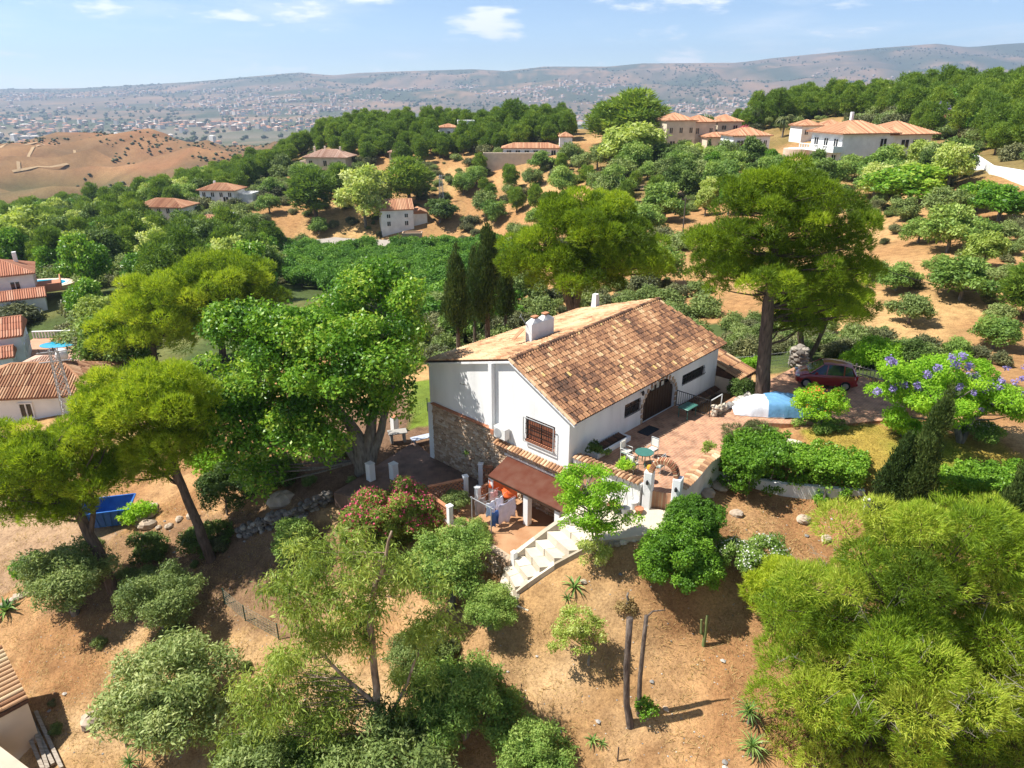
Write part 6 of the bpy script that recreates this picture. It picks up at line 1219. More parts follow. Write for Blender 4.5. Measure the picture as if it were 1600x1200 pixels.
def villa(name, label, P, rz, vols, wins=(), wm=None, rm=None, pitch=.42, chim=(), seed=1, cat='house', group=None, r=None):
    t = thing(name, label, cat, P, rz, group); wm = wm or M_wall; rm = rm or M_roofo
    for (x0,y0,x1,y1,z0,z1,rf) in vols:
        MB().box(x0,y0,z0,x1,y1,z1).build('wall', wm, t)
        if rf == 'flat': 
            MB().box(x0-.1,y0-.1,z1+.004,x1+.1,y0+.15,z1+.5).box(x0-.1,y1-.15,z1+.004,x1+.1,y1+.1,z1+.5).box(x0-.1,y0+.151,z1+.004,x0+.15,y1-.151,z1+.5).box(x1-.15,y0+.151,z1+.004,x1+.1,y1-.151,z1+.5).build('parapet', wm, t)
        elif rf: hip_roof(x0,y0,x1,y1,z1+.14,rf[0],rf[1],pitch,seed,t,rm,len(rf) > 2)
    for q in wins:
        vi, side, u, z, w, h = q[:6]; x0,y0,x1,y1 = vols[vi][:4]; gl = q[6] if len(q) > 6 else M_glass
        f = MB(); g = MB()
        def bx(mb, ua, za, ub, zb, d0, d1):
            if side == 'f': mb.box(x0+ua, y0-d1, za, x0+ub, y0-d0, zb)
            elif side == 'l': mb.box(x0-d1, y0+ua, za, x0-d0, y0+ub, zb)
            elif side == 'r': mb.box(x1+d0, y0+ua, za, x1+d1, y0+ub, zb)
        for (a,b_,c,d) in ((u-.12,z-.12,u,z+h+.12),(u+w,z-.12,u+w+.12,z+h+.12),(u,z-.12,u+w,z),(u,z+h,u+w,z+h+.12),(u+w/2-.05,z,u+w/2+.05,z+h)): bx(f, a,b_,c,d, .0, .12)
        o = f.build('window', wm, t); bx(g, u, z, u+w, z+h, .005, .03); g.build('pane', gl, o)
    for (x,y,z,h) in chim: MB().bbox(x-.3,y-.3,z,x+.3,y+.3,z+h,.04).build('chimney', wm, t); 
    BLOCK.append((P.x, P.y, r or max(max(abs(v[2]), abs(v[0])) for v in vols)*1.05)); return t
def VP(u, v, dz=0): p = G(u, v); return Vector((p.x, p.y, p.z+dz))
W2R = lambda n_, w, z, s=0.9, ww=1.0, h=1.3, side='f', vi=0: [(vi, side, s+i*(w-2*s-ww)/max(1, n_-1), z, ww, h) for i in range(n_)]
villa('villa', 'white villa with terracotta hip roof above the terraced dry slope', VP(352,317), -.1, [(-6,-3.5,5,4,-4,4.0,(1.7,.7)),(5.01,-1,9.5,4,-4,2.6,'flat')], W2R(4,11,2.2)+W2R(2,11,.2,2,1.6,2), chim=[(-3,1,5,1.4)])
villa('villa', 'long white villa with dark garage doors beside the village lane', VP(265,346), -.15, [(-7,-4,7,4,-4,4.6,(1.9,.7)),(-9.5,-3,-7.01,2,-4,3,'flat')], W2R(5,14,3)+[(0,'f',2,-.4,3,2.2),(0,'f',8,-.2,1,2)], seed=3)
villa('villa', 'low villa with pale terracotta roof half hidden by trees beside the lane', VP(192,345), -.05, [(-6,-4,6,4,-3,3.6,(1.8,.6))], W2R(4,12,1.2), seed=4)
villa('villa', 'small tiled cottage roof below the long white villa', VP(150,356), .1, [(-4.5,-3,4.5,3,-3,2.8,(1.4,.5))], W2R(3,9,1), seed=5)
villa('villa', 'narrow white tower house with dark openings beside the road bend', VP(343,368), .1, [(1,-2,4.5,2,-3,5.5,'flat'),(-5,-2,.99,3,-3,4.2,(1.3,.4))], [(0,'f',.6,3,2.2,1.4),(0,'f',.6,.6,2.2,1.6)]+W2R(2,6,1.8,vi=1), seed=6)
villa('villa', 'cream villa with pale hip roof and chimneys above the dark pine clump', VP(516,266), -.15, [(-7,-4,7.5,5,-4,4.4,(2.3,.8)),(-10,-2,-7.01,3,-4,2.6,'flat')], W2R(3,14,1.6,1.2,1.2,1.8), M_cream, M_roofb, chim=[(-5,0,6,1.8),(-2,2,6.4,1.4),(4,1,6,1.8)], seed=7)
villa('farm_cottage', 'white cottage with patched orange roof beside tall eucalyptus', VP(628,352), .25, [(-6,-4,3,4,-3,4.6,(2.4,.3,1)),(3.01,-2.5,7,3,-3,3.2,(1,.3,1))], W2R(2,9,2.6,1.6,.9,1)+W2R(2,9,.4,1.6,.9,1.2), seed=8)
villa('stone_hut', 'tiny flat roofed stone hut beside the country road', VP(645,378), .05, [(-2.6,-1.6,2.6,1.6,-2,2.0,'flat')], [(0,'f',3,.0,1,1.6)], M_mortar, seed=9, cat='hut')
villa('villa', 'white stepped villa among trees on the hill top', VP(712,222), .1, [(-6,-3,1,4,-4,5,(1.2,.3)),(1.01,-2,7,4,-4,7,'flat'),(-9,-2,-6.01,3,-4,3.4,'flat')], W2R(3,7,2.6)+W2R(2,6,4,vi=1), seed=10)
villa('villa', 'long low villa with terracotta roof and white parapet beside a slim tower', VP(830,246), -.03, [(-9,-3,9,4,-4,2.8,(1.4,.6)),(9.01,-2,13,4,-4,6.2,(1.2,.3))], W2R(6,18,.8,1.2,1.4,1.5)+W2R(1,4,3.4,1.4,vi=1), seed=11)
villa('villa', 'big cream villa of three storeys with orange hip roof on the hill', VP(1062,240), .25, [(-7.5,-5,2,5,-5,9.6,(2.0,.5)),(2.01,-3.5,9.5,5,-5,9.0,(1.8,.4))], W2R(3,9.5,6.2,1,1,1.5)+W2R(2,9.5,2.4,1.4,1.6,1.5)+W2R(2,7.5,5.8,1,1,1.6,vi=1)+[(1,'f',4.5,2,1.6,1.6)]+W2R(2,10,5.8,2,1,1.6,'l'), M_cream, seed=12)
villa('pavilion', 'small cream pavilion with pyramid roof beside the big cream villa', VP(1128,222,.8), .2, [(-4,-4,4,4,-4,5.2,(1.9,.6))], W2R(2,8,3,1.4,1.4,1.2), M_cream, seed=13)
villa('outbuilding', 'low cream outbuilding with flat pyramid roof below the pavilion', VP(1119,236,.6), .1, [(-4.2,-3,4.2,3,-4,3.4,(1.2,.5))], [(0,'f',3.4,.8,1.4,1.2)], M_cream, seed=14)
villa('villa', 'white villa of two storeys with tall glazed bay below the pavilion', VP(1160,250), .15, [(-5,-4,5,4,-4,6.2,(1.8,.6)),(-7,-4.6,-5.01,0,-4,2.0,'flat')], [(0,'f',1,.8,1.8,4.4),(0,'f',4,3.8,.9,1.2),(0,'f',6.4,3.6,.8,1.6),(0,'f',8.4,3.6,.8,1.6)], seed=15)
vb = villa('villa', 'large white villa with broad orange hip roofs, balcony and pool', VP(1345,256), .28, [(-10,-5,3,5,-5,6.6,(2.3,1.0)),(3.01,-4,14,6,-5,6.2,(2.4,1.2))], W2R(3,10,3.6,1.2,1.3,2.0,'l')+W2R(3,10,.4,1.2,1.3,2.0,'l')+[(1,'f',3,3.4,2,1.8),(1,'f',6,3.4,3.4,1.8),(0,'f',9.6,3.0,1.6,2.6)], chim=[(-2,3,7.5,3.2)], seed=16, r=15)
MB().bbox(-12.6,-5.8,3.0,-10.02,5.6,3.3,.05).build('balcony', M_wall, vb); mb = MB()
for i in range(14): mb.box(-12.55,-5.7+i*.85,3.3,-12.35,-5.5+i*.85,4.2)
mb.box(-12.6,-5.8,4.2,-12.3,5.6,4.35).box(-12.6,-5.8,3.3,-10.1,-5.65,4.3); mb.build('balustrade', M_wall, vb)
def pool(label, P, rz, w, d, shape='oval'):
    t = thing('swimming_pool', label, 'pool', P, rz); pts = [(w/2*math.cos(a)*(1 if shape == 'oval' else 1), d/2*math.sin(a)) for a in [2*math.pi*i/24 for i in range(24)]]
    if shape != 'oval': pts = [(-w/2,-d/2),(w/2,-d/2),(w/2,d/2),(-w/2,d/2)]
    MB().prism([(p[0]*1.35, p[1]*1.5) for p in pts], -1.5, .25).build('deck', mat('pool_deck', (.58,.46,.36), 1, .9), t); MB().prism([(p[0]*1.1, p[1]*1.1) for p in pts], .252, .32).build('rim', M_wall, t); MB().prism(pts, .322, .34).build('water', M_pool, t); BLOCK.append((P.x, P.y, w*.8)); return t
pool('blue swimming pool on the terrace beside the large white villa', VP(1258,240,1.0), .3, 9, 5.5)
villa('outbuilding', 'row of low orange roofs behind the large white villa', VP(1272,214), .2, [(-6,-3,0,3,-3,3,(1.5,.5)),(.6,-4,7,2,-3,2.8,(1.6,.5))], W2R(2,6,.8), seed=17)
villa('cottage', 'small orange roof among trees behind the lilac flowering tree', VP(1482,206), .2, [(-4,-3,4,3,-3,3.4,(1.6,.5))], W2R(2,8,1), seed=18)
villa('cottage', 'small pale roofed cottage among the pines of the hill opposite', VP(626,250), .0, [(-3.5,-3,3.5,3,-3,2.6,(1.5,.5))], W2R(2,7,.8), M_cream, M_roofb, seed=19)
rw = villa('terrace_wall_block', 'long cream retaining terrace below the low villa', VP(805,258), -.03, [(-10,-1,9,1,-3,3.2,'flat')], (), M_cream, seed=20, cat='wall')
# near neighbours on the left
P = on(*PY(108,600,71).xy)
villa('neighbour_house', 'neighbour house with pale pink ribbed hip roof beyond the pines', P, -.05, [(-5.6,-3.6,5.6,3.6,-3,1.7,(1.6,.5)),(-1,3.61,5,6,-3,2.0,(1.0,.3))], W2R(3,11,.2), M_wall, M_roofb, .26, seed=21)
P = on(*PY(88,648,64).xy); nb_ = villa('neighbour_house', 'neighbour house with broad brown tile roof and white water tank', P, .12, [(-6.5,-3.6,5.5,3.8,-3,2.3,(1.9,.5))], W2R(3,12,.4), M_wall, M_roofk, .26, seed=22, chim=[(-4.2,-1.2,3.0,1.0)])
tk = MB().lathe([(.02,-.6),(.5,-.58),(.55,-.45),(.55,.45),(.5,.58),(.02,.6)], 14).build('water_tank', mat('white_tank', (.78,.77,.73), 2, .5), nb_, True); tk.location = (1.6,.6,4.9); tk.rotation_euler = (math.pi/2, 0, .4)
P = on(*PY(10,590,84).xy); villa('neighbour_house', 'tall white neighbour house with red and orange roofs beside a pool terrace', P, .5, [(-5,-3,3,4,-4,6.2,(1.5,.3,1)),(-5,-6,2,-3.01,-4,4.6,(.9,.3,1))], W2R(3,7,3.6,.8,.9,1.2,'r')+W2R(2,7,.8,1,.9,1.2,'r'), M_blue, M_roofr, .28, seed=23, chim=[(0,1,7.3,1.4)])
P = on(*PY(92,545,90).xy); pt = villa('pool_terrace', 'raised pool terrace with white balustrade behind the steel mast', P, .1, [(-5,-4,5,4,-4,1.4,None)], (), mat('terracotta_terrace', (.50,.27,.17), 1, .9), seed=24, cat='terrace'); mb = MB(); 
for i in range(26): x = -5+i*.4; mb.box(x,3.8,1.4,x+.12,4,2.3)
for i in range(20): y = -4+i*.4; mb.box(4.8,y,1.4,5,y+.12,2.3)
mb.box(-5,3.75,2.3,5.05,4.05,2.42).box(4.75,-4,2.3,5.05,3.74,2.42); mb.build('balustrade', M_wall, pt); MB().prism([(-.4+2.3*math.cos(a),.8+1.4*math.sin(a)) for a in [2*math.pi*i/20 for i in range(20)]], 1.404, 1.45).build('water', M_pool, pt)
P = on(*PY(22,490,112).xy); vn = villa('neighbour_house', 'white neighbour house with red roof and balcony beside a blue pool', P, .55, [(-7,-3,4,5,-4,5.4,(1.8,.4)),(-6,-7,5,-3.01,-4,2.4,(1.0,.3,1))], W2R(3,8,3,1,1.1,1.4,'r')+W2R(2,11,3,2,1.2,1.4), M_wall, M_roofr, .3, seed=25, chim=[(2,2,6,2.2)])
MB().box(4.02,-3,2.3,7.5,4,2.6).box(7.3,-3,2.6,7.5,4,3.5).box(4.02,-3,2.6,7.29,-2.8,3.5).build('balcony', M_roofr, vn)
pool('bright blue pool beside the red roofed neighbour house', on(*PY(68,462,122).xy)+Vector((0,0,1.2)), .2, 8, 5)
# tiled sheds at the near left corner, log pile
P = Pz(-40,1110,-11.2); sh = thing('shed', 'shed with orange barrel tile roof at the dry slope edge', 'shed', P); mb = MB(); pp = [Vector(Pz(*q))-P for q in ((-80,1158,-8.9),(44,1092,-8.9),(-160,1080,-7.6),(2,1008,-7.6))]
ribs(mb, pp[1], pp[3], pp[0], pp[2], .23, .085, 5, .3, .95, 6); mb.build('roof_tiles', M_tileB, sh)['kind'] = 'stuff'; MB().add([tuple(q-Vector((0,0,.02))) for q in (pp[0],pp[1],pp[3],pp[2])]+[tuple(q-Vector((0,0,.2))) for q in (pp[0],pp[1],pp[3],pp[2])], [(0,1,2,3),(0,4,5,1),(1,5,6,2),(2,6,7,3)]).build('roof_deck', M_tileU, sh)
qq = [pp[0]*.97, pp[1]*.97, pp[3]*.97, pp[2]*.97]; MB().add([(q.x,q.y,-2) for q in qq]+[(q.x,q.y,q.z-.25) for q in qq], [(0,1,5,4),(1,2,6,5),(2,3,7,6),(3,0,4,7)]).build('wall', M_cream, sh)
P = Pz(-40,1260,-12); sh = thing('shed', 'low shed with pale ribbed roof beside the timber pile', 'shed', P); mb = MB(); pp = [Vector(Pz(*q))-P for q in ((60,1290,-10.2),(52,1205,-10.2),(-100,1240,-9.4),(-60,1120,-9.4))]
ribs(mb, pp[0], pp[1], pp[2], pp[3], .25, .09, 6, .6, 1, 4); mb.build('roof_tiles', M_tileB, sh)['kind'] = 'stuff'; MB().add([tuple(q-Vector((0,0,.03))) for q in pp]+[tuple(q-Vector((0,0,1.6))) for q in pp], [(0,1,3,2),(0,4,5,1),(1,5,7,3)]).build('body', M_cream, sh)
M_timb = mat('grey_timber', [(.3,(.24,.20,.16)),(.7,(.46,.40,.33))], 2, .9, .4, vec=(1,6,6))
for i, (u0,v0,u1,v1) in enumerate(((46,1120,85,1200),(58,1118,98,1205),(40,1140,70,1210),(52,1132,78,1210))):
    a, b_ = on(*G(u0,v0).xy), on(*G(u1,v1).xy); c = (a+b_)/2; z = .15+.16*(i // 2); o = MB().bar(a-c+Vector((0,0,z)), b_-c+Vector((0,0,z)), .16, .14).build('timber_beam', M_timb, loc=c, label='weathered timber beam lying by the shed, ' + ('outermost of the pile', 'longest of the pile', 'upper beam nearest the shed', 'upper middle beam')[i], cat='beam', group='timber pile by the shed')
# white wall up the right slope
wp = [VP(u, v) for u, v in ((1492,262),(1520,266),(1548,272),(1575,280),(1605,292))]
coped_wall('boundary_wall', 'white boundary wall stepping up the dry hillside beyond the car park', wp, min(p.z for p in wp)-1, max(p.z for p in wp)+1.3, .4, M_wall, False)
# ---- woods and orchards
for (u, v) in ((300,376),(430,381),(600,383),(690,382),(760,379),(265,350),(520,381)): p = G(u, v); BLOCK.append((p.x, p.y, 5))
GP = 'pines of the wooded hill opposite'
cnt = []
cnt.append(scatter([(270,300),(400,225),(470,192),(640,182),(860,185),(900,215),(860,232),(770,238),(700,248),(640,262),(560,262),(540,245),(480,240),(430,275),(330,330)], 4.6, [(1,PINES,'pine_tree','dark green pine in the wood on the hill opposite','tree',GP,.95)], 225, 390, 401, .95, cap=120))
cnt.append(scatter([(1130,215),(1180,190),(1260,165),(1420,150),(1620,140),(1640,235),(1560,245),(1440,215),(1400,188),(1280,188),(1200,205)], 5.0, [(.8,PINES,'pine_tree','pine in the wood along the ridge behind the large white villa','tree','pines along the ridge behind the large white villa',1.0),(.2,BROAD,'broadleaf_tree','leafy tree between the pines of the ridge behind the large white villa','tree','leafy trees along the ridge behind the large white villa',1.0)], 120, 330, 402, .95, cap=80))
cnt.append(scatter([(450,388),(800,386),(800,440),(790,520),(660,540),(640,450),(560,470),(430,440)], 4.0, [(1,ORCH,'orchard_tree','dark green fruit tree in the orchard below the country road','tree','trees of the valley orchard',.95)], 80, 200, 403, .97))
cnt.append(scatter([(-40,320),(120,300),(330,290),(330,330),(150,335),(140,352),(300,380),(440,392),(430,450),(380,480),(160,470),(-40,440)], 6.2, [(.35,BROAD,'broadleaf_tree','leafy tree in the wooded valley bottom','tree','trees of the wooded valley',1.25),(.35,PINES,'pine_tree','pine in the wooded valley bottom','tree','pines of the wooded valley',1.1),(.3,OLIVS,'olive_tree','olive tree in the wooded valley bottom','tree','olives of the wooded valley',1.7)], 110, 430, 404, .95, cap=45))
cnt.append(scatter([(-40,450),(160,470),(200,540),(190,620),(130,540),(60,500),(-40,520)], 5.0, [(.5,BROAD,'broadleaf_tree','leafy tree around the neighbour houses','tree','trees round the neighbour houses',.95),(.5,OLIVS,'olive_tree','bushy tree around the neighbour houses','tree','bushy trees round the neighbour houses',1.6)], 60, 125, 405, .75))
cnt.append(scatter([(660,470),(800,470),(800,540),(690,540),(670,560),(640,590),(560,600),(540,560)], 4.4, [(.6,SCRUB,'scrub_bush','low bush in the overgrown gully behind the farmhouse','shrub','bushes behind the farmhouse',1.7),(.4,OLIVS,'olive_tree','bushy tree in the overgrown gully behind the farmhouse','tree','bushy trees behind the farmhouse',1.2)], 55, 110, 406, .8))
cnt.append(scatter([(780,260),(1000,240),(1060,255),(1060,330),(1000,380),(800,380),(700,300)], 7.0, [(.55,OLIVS,'olive_tree','olive tree on the dry terraces below the hill houses','tree','olives of the dry terraces',1.7),(.3,PINES,'pine_tree','young pine on the dry terraces below the hill houses','tree','young pines of the dry terraces',.7),(.15,SCRUB,'scrub_bush','scrub bush on the dry terraces','shrub','scrub of the dry terraces',1.8)], 115, 270, 407, .75))
cnt.append(scatter([(400,270),(560,270),(620,300),(690,290),(700,350),(420,380),(380,330)], 8.0, [(.5,OLIVS,'olive_tree','olive tree on the terraced slope above the country road','tree','olives above the country road',1.7),(.5,SCRUB,'scrub_bush','scrub bush on the terraced slope above the road','shrub','scrub above the country road',1.6)], 190, 300, 408, .5))
cnt.append(scatter([(1060,250),(1250,262),(1330,262),(1500,265),(1480,300),(1400,310),(1330,330),(1230,320),(1090,350),(1040,310)], 5.2, [(.6,BROAD,'broadleaf_tree','dense leafy tree on the slope under the hill villas','tree','leafy slope under the hill villas',.95),(.4,OLIVS,'olive_tree','round bushy tree on the slope under the hill villas','tree','bushy slope under the hill villas',1.7)], 110, 220, 409, .7))
cnt.append(scatter([(1340,330),(1620,300),(1620,540),(1400,520),(1330,470)], 4.4, [(.7,SCRUB,'scrub_bush','small scrub bush on the dry hillside beyond the car park','shrub','scrub of the dry hillside beyond the car park',.7),(.3,SCRUB,'scrub_bush','larger scrub bush on the dry hillside beyond the car park','shrub','larger scrub of the dry hillside beyond the car park',1.1)], 55, 130, 410, .3))
cnt.append(scatter([(1100,520),(1240,500),(1330,530),(1620,580),(1620,640),(1420,590),(1340,575),(1120,570)], 1.9, [(1,SCRUB,'scrub_bush','grey green bush in the overgrown gully beyond the car park','shrub','bushes of the gully beyond the car park',.95)], 50, 75, 411, .75))
cnt.append(scatter([(790,480),(1060,440),(1100,480),(1090,520),(1000,470),(860,490)], 4.5, [(.6,SCRUB,'scrub_bush','bush on the slope behind the broad pine','shrub','bushes behind the broad pine',1.3),(.4,OLIVS,'olive_tree','olive on the slope behind the broad pine','tree','olives behind the broad pine',1.3)], 65, 120, 412, .6))
BRUSH = []
def brush(poly, sp, ymin, ymax, seed, keep, size, var, xr=(-330, 330)):
    r_ = np.random.default_rng(seed); X, Y = np.meshgrid(np.arange(xr[0], xr[1], sp), np.arange(ymin, ymax, sp)); X = (X+r_.uniform(-.5,.5,X.shape)*sp).ravel(); Y = (Y+r_.uniform(-.5,.5,Y.shape)*sp).ravel(); Z = Hv(X, Y); u, v = proj(X, Y, Z)
    k = in_poly(u, v, poly) & (fbm(X/14+seed, Y/14, 3) + r_.uniform(-.12,.12,len(X)) > 1-keep)
    for x, y, z in zip(X[k], Y[k], Z[k]):
        if any((x-b[0])**2+(y-b[1])**2 < (b[2]*.8)**2 for b in BLOCK): continue
        s = size*r_.uniform(.3,1.6); BRUSH.append((float(x), float(y), float(z)-.1*s, s, s*r_.uniform(.7,1.1), var+int(r_.integers(2))))
brush([(-40,300),(330,290),(450,390),(430,480),(200,560),(-40,560)], 4.0, 60, 430, 1, .62, 2.2, 0)
brush([(380,260),(700,260),(1060,245),(1100,330),(1050,420),(800,390),(400,392)], 4.5, 110, 300, 2, .44, 1.5, 0)
brush([(1050,250),(1500,260),(1620,300),(1620,560),(1340,520),(1060,380)], 3.0, 55, 220, 3, .38, .9, 0)
brush([(640,480),(820,470),(1090,430),(1110,530),(860,490),(800,540),(560,620)], 3.0, 50, 120, 4, .62, 1.3, 0)
brush([(270,310),(470,200),(860,190),(900,250),(640,270),(330,340)], 5.0, 220, 390, 5, .62, 2.0, 0)
brush([(1130,220),(1260,170),(1620,140),(1640,260),(1440,220),(1280,195)], 5.0, 120, 330, 6, .62, 2.0, 0)
wood('undergrowth', 'mixed scrub and undergrowth over the valley and the hillsides', 'scrub', BRUSH, SCRUB + [OLIVS[1]])
wood('pine_wood', 'dense pine wood covering the ridges in the middle distance', 'wood', REST, PINES)
cnt.append(scatter([(120,850),(330,820),(520,840),(540,960),(430,1010),(300,1010),(130,980)], 1.7, [(1,SCRUB,'scrub_bush','low bush on the shaded slope under the leaning pines','shrub','low bushes under the leaning pines',.45)], 22, 42, 421, .4, xr=(-34,-4), zr=(.5,1.5)))
cnt.append(scatter([(60,960),(700,960),(760,1060),(820,1230),(40,1230)], 1.9, [(1,SCRUB,'scrub_bush','small dry tuft on the lower slope round the olives','shrub','dry tufts round the olives',.3)], 14, 32, 422, .35, xr=(-30,6), zr=(.5,1.5)))
cnt.append(scatter([(380,690),(560,690),(560,800),(400,820)], 1.5, [(1,SCRUB,'scrub_bush','shade plant under the huge broadleaf tree','shrub','shade plants under the broadleaf tree',.4)], 30, 48, 423, .5, xr=(-24,-4), zr=(.5,1.5)))
print('scattered', cnt, len(REST), len(BRUSH))
def mesh_top(me):
    if me.name not in _MT: c = np.empty(len(me.vertices)*3, np.float32); me.vertices.foreach_get('co', c); _MT[me.name] = float(np.percentile(c[2::3], 99.5))
    return _MT[me.name]
_MT = {}
def one(me, name, label, u, v, hw, k, cat='tree', top=None, group=None, sz=1.0):
    """a tree whose foot is at pixel (u, v), hw pixels half wide, its top at pixel row top"""
    p = G(u, v); s = hw*mpp(p)/k; z = s*sz if top is None else (PY(u, top, p.y).z-p.z)/mesh_top(me); return put(me, name, label, cat, group, p.x, p.y, s, z)
# single trees seen apart on the slope beyond the car park, the hill and round the houses
for i, (u, v, hw, vi) in enumerate(((1400,455,34,1),(1500,470,52,1),(1520,385,34,2),(1420,505,36,0),(1490,560,26,1),(1475,345,40,0),(1435,380,30,2),(1570,380,26,0),(1365,440,20,1),(1550,545,40,2),(1590,470,30,1),(1410,345,28,0),(1375,535,20,0),(1560,505,24,0),(1340,345,22,1),(1465,430,24,1),(1585,345,34,2))):
    one(OLIVS[vi], 'olive_tree', 'wild olive standing apart on the dry hillside beyond the car park', u, v, hw, 2.2, sz=.8, group='wild olives of the dry hillside beyond the car park')
one(BROAD[0], 'broadleaf_tree', 'bright green bushy tree below the white boundary wall', 1560, 345, 42, 2.6, top=290); one(BROAD[0], 'broadleaf_tree', 'bright green bush mass beside the bright bushy tree under the boundary wall', 1525, 330, 30, 2.6, top=283); one(BROAD[2], 'broadleaf_tree', 'yellow green round bush alone on the dry hillside beyond the car park', 1535, 420, 28, 2.6, top=362)
one(BROAD[0], 'broadleaf_tree', 'dense green tree mass below the large white villa', 1420, 320, 60, 2.6, top=258); one(OLIVS[1], 'olive_tree', 'large round olive below the dense green mass on the slope beyond the car park', 1480, 395, 48, 2.2, top=320); one(PINES[0], 'pine_tree', 'yellow green pine at the edge of the dry hillside', 1600, 500, 40, 2.5, top=405)
one(PINES[1], 'pine_tree', 'broad umbrella pine crowning the hill beside the big cream villa', 985, 235, 50, 2.5, top=140); one(PINES[1], 'pine_tree', 'tall dark pine beside the umbrella pine on the hill', 948, 228, 32, 2.5, top=160); one(BROAD[2], 'eucalyptus_tree', 'pale eucalyptus below the umbrella pine', 990, 262, 46, 2.5, top=192); one(BROAD[1], 'broadleaf_tree', 'dark tree below the big cream villa', 1040, 262, 24, 2.5, top=225)
one(PINES[2], 'pine_tree', 'dark umbrella pine standing above the hill top villa', 800, 215, 22, 2.5, top=155); one(CYPS[0], 'cypress', 'thin dark cypress beside the dark umbrella pine', 756, 205, 4, .62, top=165); one(CYPS[0], 'cypress', 'thin cypress on the dry terrace below the umbrella pine', 958, 290, 5, .62, top=252); one(CYPS[0], 'cypress', 'thin cypress beside the white villa with glazed bay', 1105, 262, 7, .62, top=218)
one(PINES[0], 'pine_tree', 'large dark pine clump on the terraced slope below the cream villa', 495, 345, 38, 2.5, top=262); one(PINES[1], 'pine_tree', 'dark pine beside the large pine clump below the cream villa', 535, 310, 26, 2.5, top=255); one(BROAD[2], 'eucalyptus_tree', 'tall yellow green eucalyptus beside the white cottage', 572, 355, 40, 2.5, top=262); one(BROAD[2], 'eucalyptus_tree', 'taller eucalyptus touching the cottage gable', 590, 345, 28, 2.5, top=268)
one(PINES[3], 'pine_tree', 'dark pine behind the white cottage', 640, 320, 34, 2.5, top=245); one(BROAD[1], 'broadleaf_tree', 'dark round tree beside the white cottage yard', 688, 348, 24, 2.5, top=312); one(BROAD[2], 'eucalyptus_tree', 'tall yellowish tree in the wooded valley beside a dark trunk', 60, 415, 42, 2.5, top=325); one(BROAD[2], 'eucalyptus_tree', 'yellowish eucalyptus between the valley woods and the lane', 205, 405, 46, 2.5, top=345); one(PINES[2], 'pine_tree', 'bright pine beside the yellowish eucalyptus in the valley', 330, 400, 36, 2.5, top=345)
one(CYPS[0], 'cypress', 'thin dark cypress rising from the valley woods', 290, 405, 6, .62, top=350); one(BROAD[1], 'broadleaf_tree', 'dark tree beside the tall yellowish valley tree', 100, 415, 30, 2.5, top=340)
def flowery(label, u, v, hw, fm, sz=.9):
    p = G(u, v); s = hw*mpp(p)/2.6; o = put(BROAD[1], 'flowering_tree', label, 'tree', None, p.x, p.y, s, s*sz); cl = scatter_clumps([(0,0,3.8,2.2,2.2,2.0)], 30, .85, u, .8, .8); V, Fc, T = foliage(cl, .55, .35, .3, 'leaf', u, low=.1); link('blossom', np_mesh('blossom', V, Fc, fm, T), o)
flowery('pink bougainvillea tree beside the pavilion', 1162, 222, 11, F_pink); flowery('white flowering tree beside the big cream villa', 1100, 228, 17, F_white, 1.1); flowery('lilac flowering tree on the ridge behind the large white villa', 1462, 208, 20, F_purple); flowery('pink bougainvillea behind the farmhouse roof', 901, 462, 10, F_pink, .7)
def palm(label, u, v, h, s):
    P = VP(u, v); t = thing('palm_tree', label, 'tree', P); MB().tube([(0,0,-.5),(.1,0,h*.5),(0,0,h)], [.3,.24,.22], 7).build('trunk', M_barkg, t); mb = MB(); r_ = random.Random(u)
    for i in range(30):
        a = i*2.4; el = r_.uniform(-.3,1.2); pts = []
        for k in range(5): q = k/4; e = el-1.1*q*q; pts.append(Vector((math.cos(a)*s*q*math.cos(e), math.sin(a)*s*q*math.cos(e), h+s*q*math.sin(e))))
        sd = Vector((-math.sin(a), math.cos(a), 0)); vs = []
        for p, w in zip(pts, (.1,.4,.45,.3,.02)): vs += [p-sd*w*.5+Vector((0,0,-w*.3)), p, p+sd*w*.5+Vector((0,0,-w*.3))]
        mb.add(vs, [(3*j+c, 3*j+c+1, 3*j+c+4, 3*j+c+3) for j in range(4) for c in (0,1)], r_.random())
    mb.build('fronds', L_palm, t)
palm('tall palm on the ridge beside the orange villa roofs', 1180, 205, 6, 3.0); palm('broad palm behind the pool of the large white villa', 1222, 215, 5, 3.6); palm('palm between the big cream villa and the ridge wood', 1172, 192, 4, 2.6)
# ================================================================== VEHICLES AND YARD THINGS
m, t, n, l, b = newmat('red_car_paint'); b.inputs['Base Color'].default_value = (.26,.012,.016,1); b.inputs['Roughness'].default_value = .28; b.inputs['Coat Weight'].default_value = .8; b.inputs['Coat Roughness'].default_value = .08; M_red = m
m, t, n, l, b = newmat('car_glass'); b.inputs['Base Color'].default_value = (.02,.03,.04,1); b.inputs['Roughness'].default_value = .05; b.inputs['Specular IOR Level'].default_value = .8; M_cglass = m
M_tyre = mat('tyre_rubber', (.015,.015,.015), 6, .85); M_rim = mat('alloy_rim', (.5,.5,.52), 4, .35, metal=.8); M_tail = mat('tail_lamp', (.35,.01,.01), 3, .2); M_lamp = mat('head_lamp', (.6,.62,.65), 3, .15)
pf, pr = Pz(1243,604,.0), Pz(1336,613,.0); hd = (pf-pr).normalized(); cc_ = (pf+pr)/2+Vector((-hd.y, hd.x, 0))*-.85
car = thing('hatchback_car', 'dark red hatchback car parked under the pines', 'car', (cc_.x, cc_.y, .02), math.atan2(hd.y, hd.x))
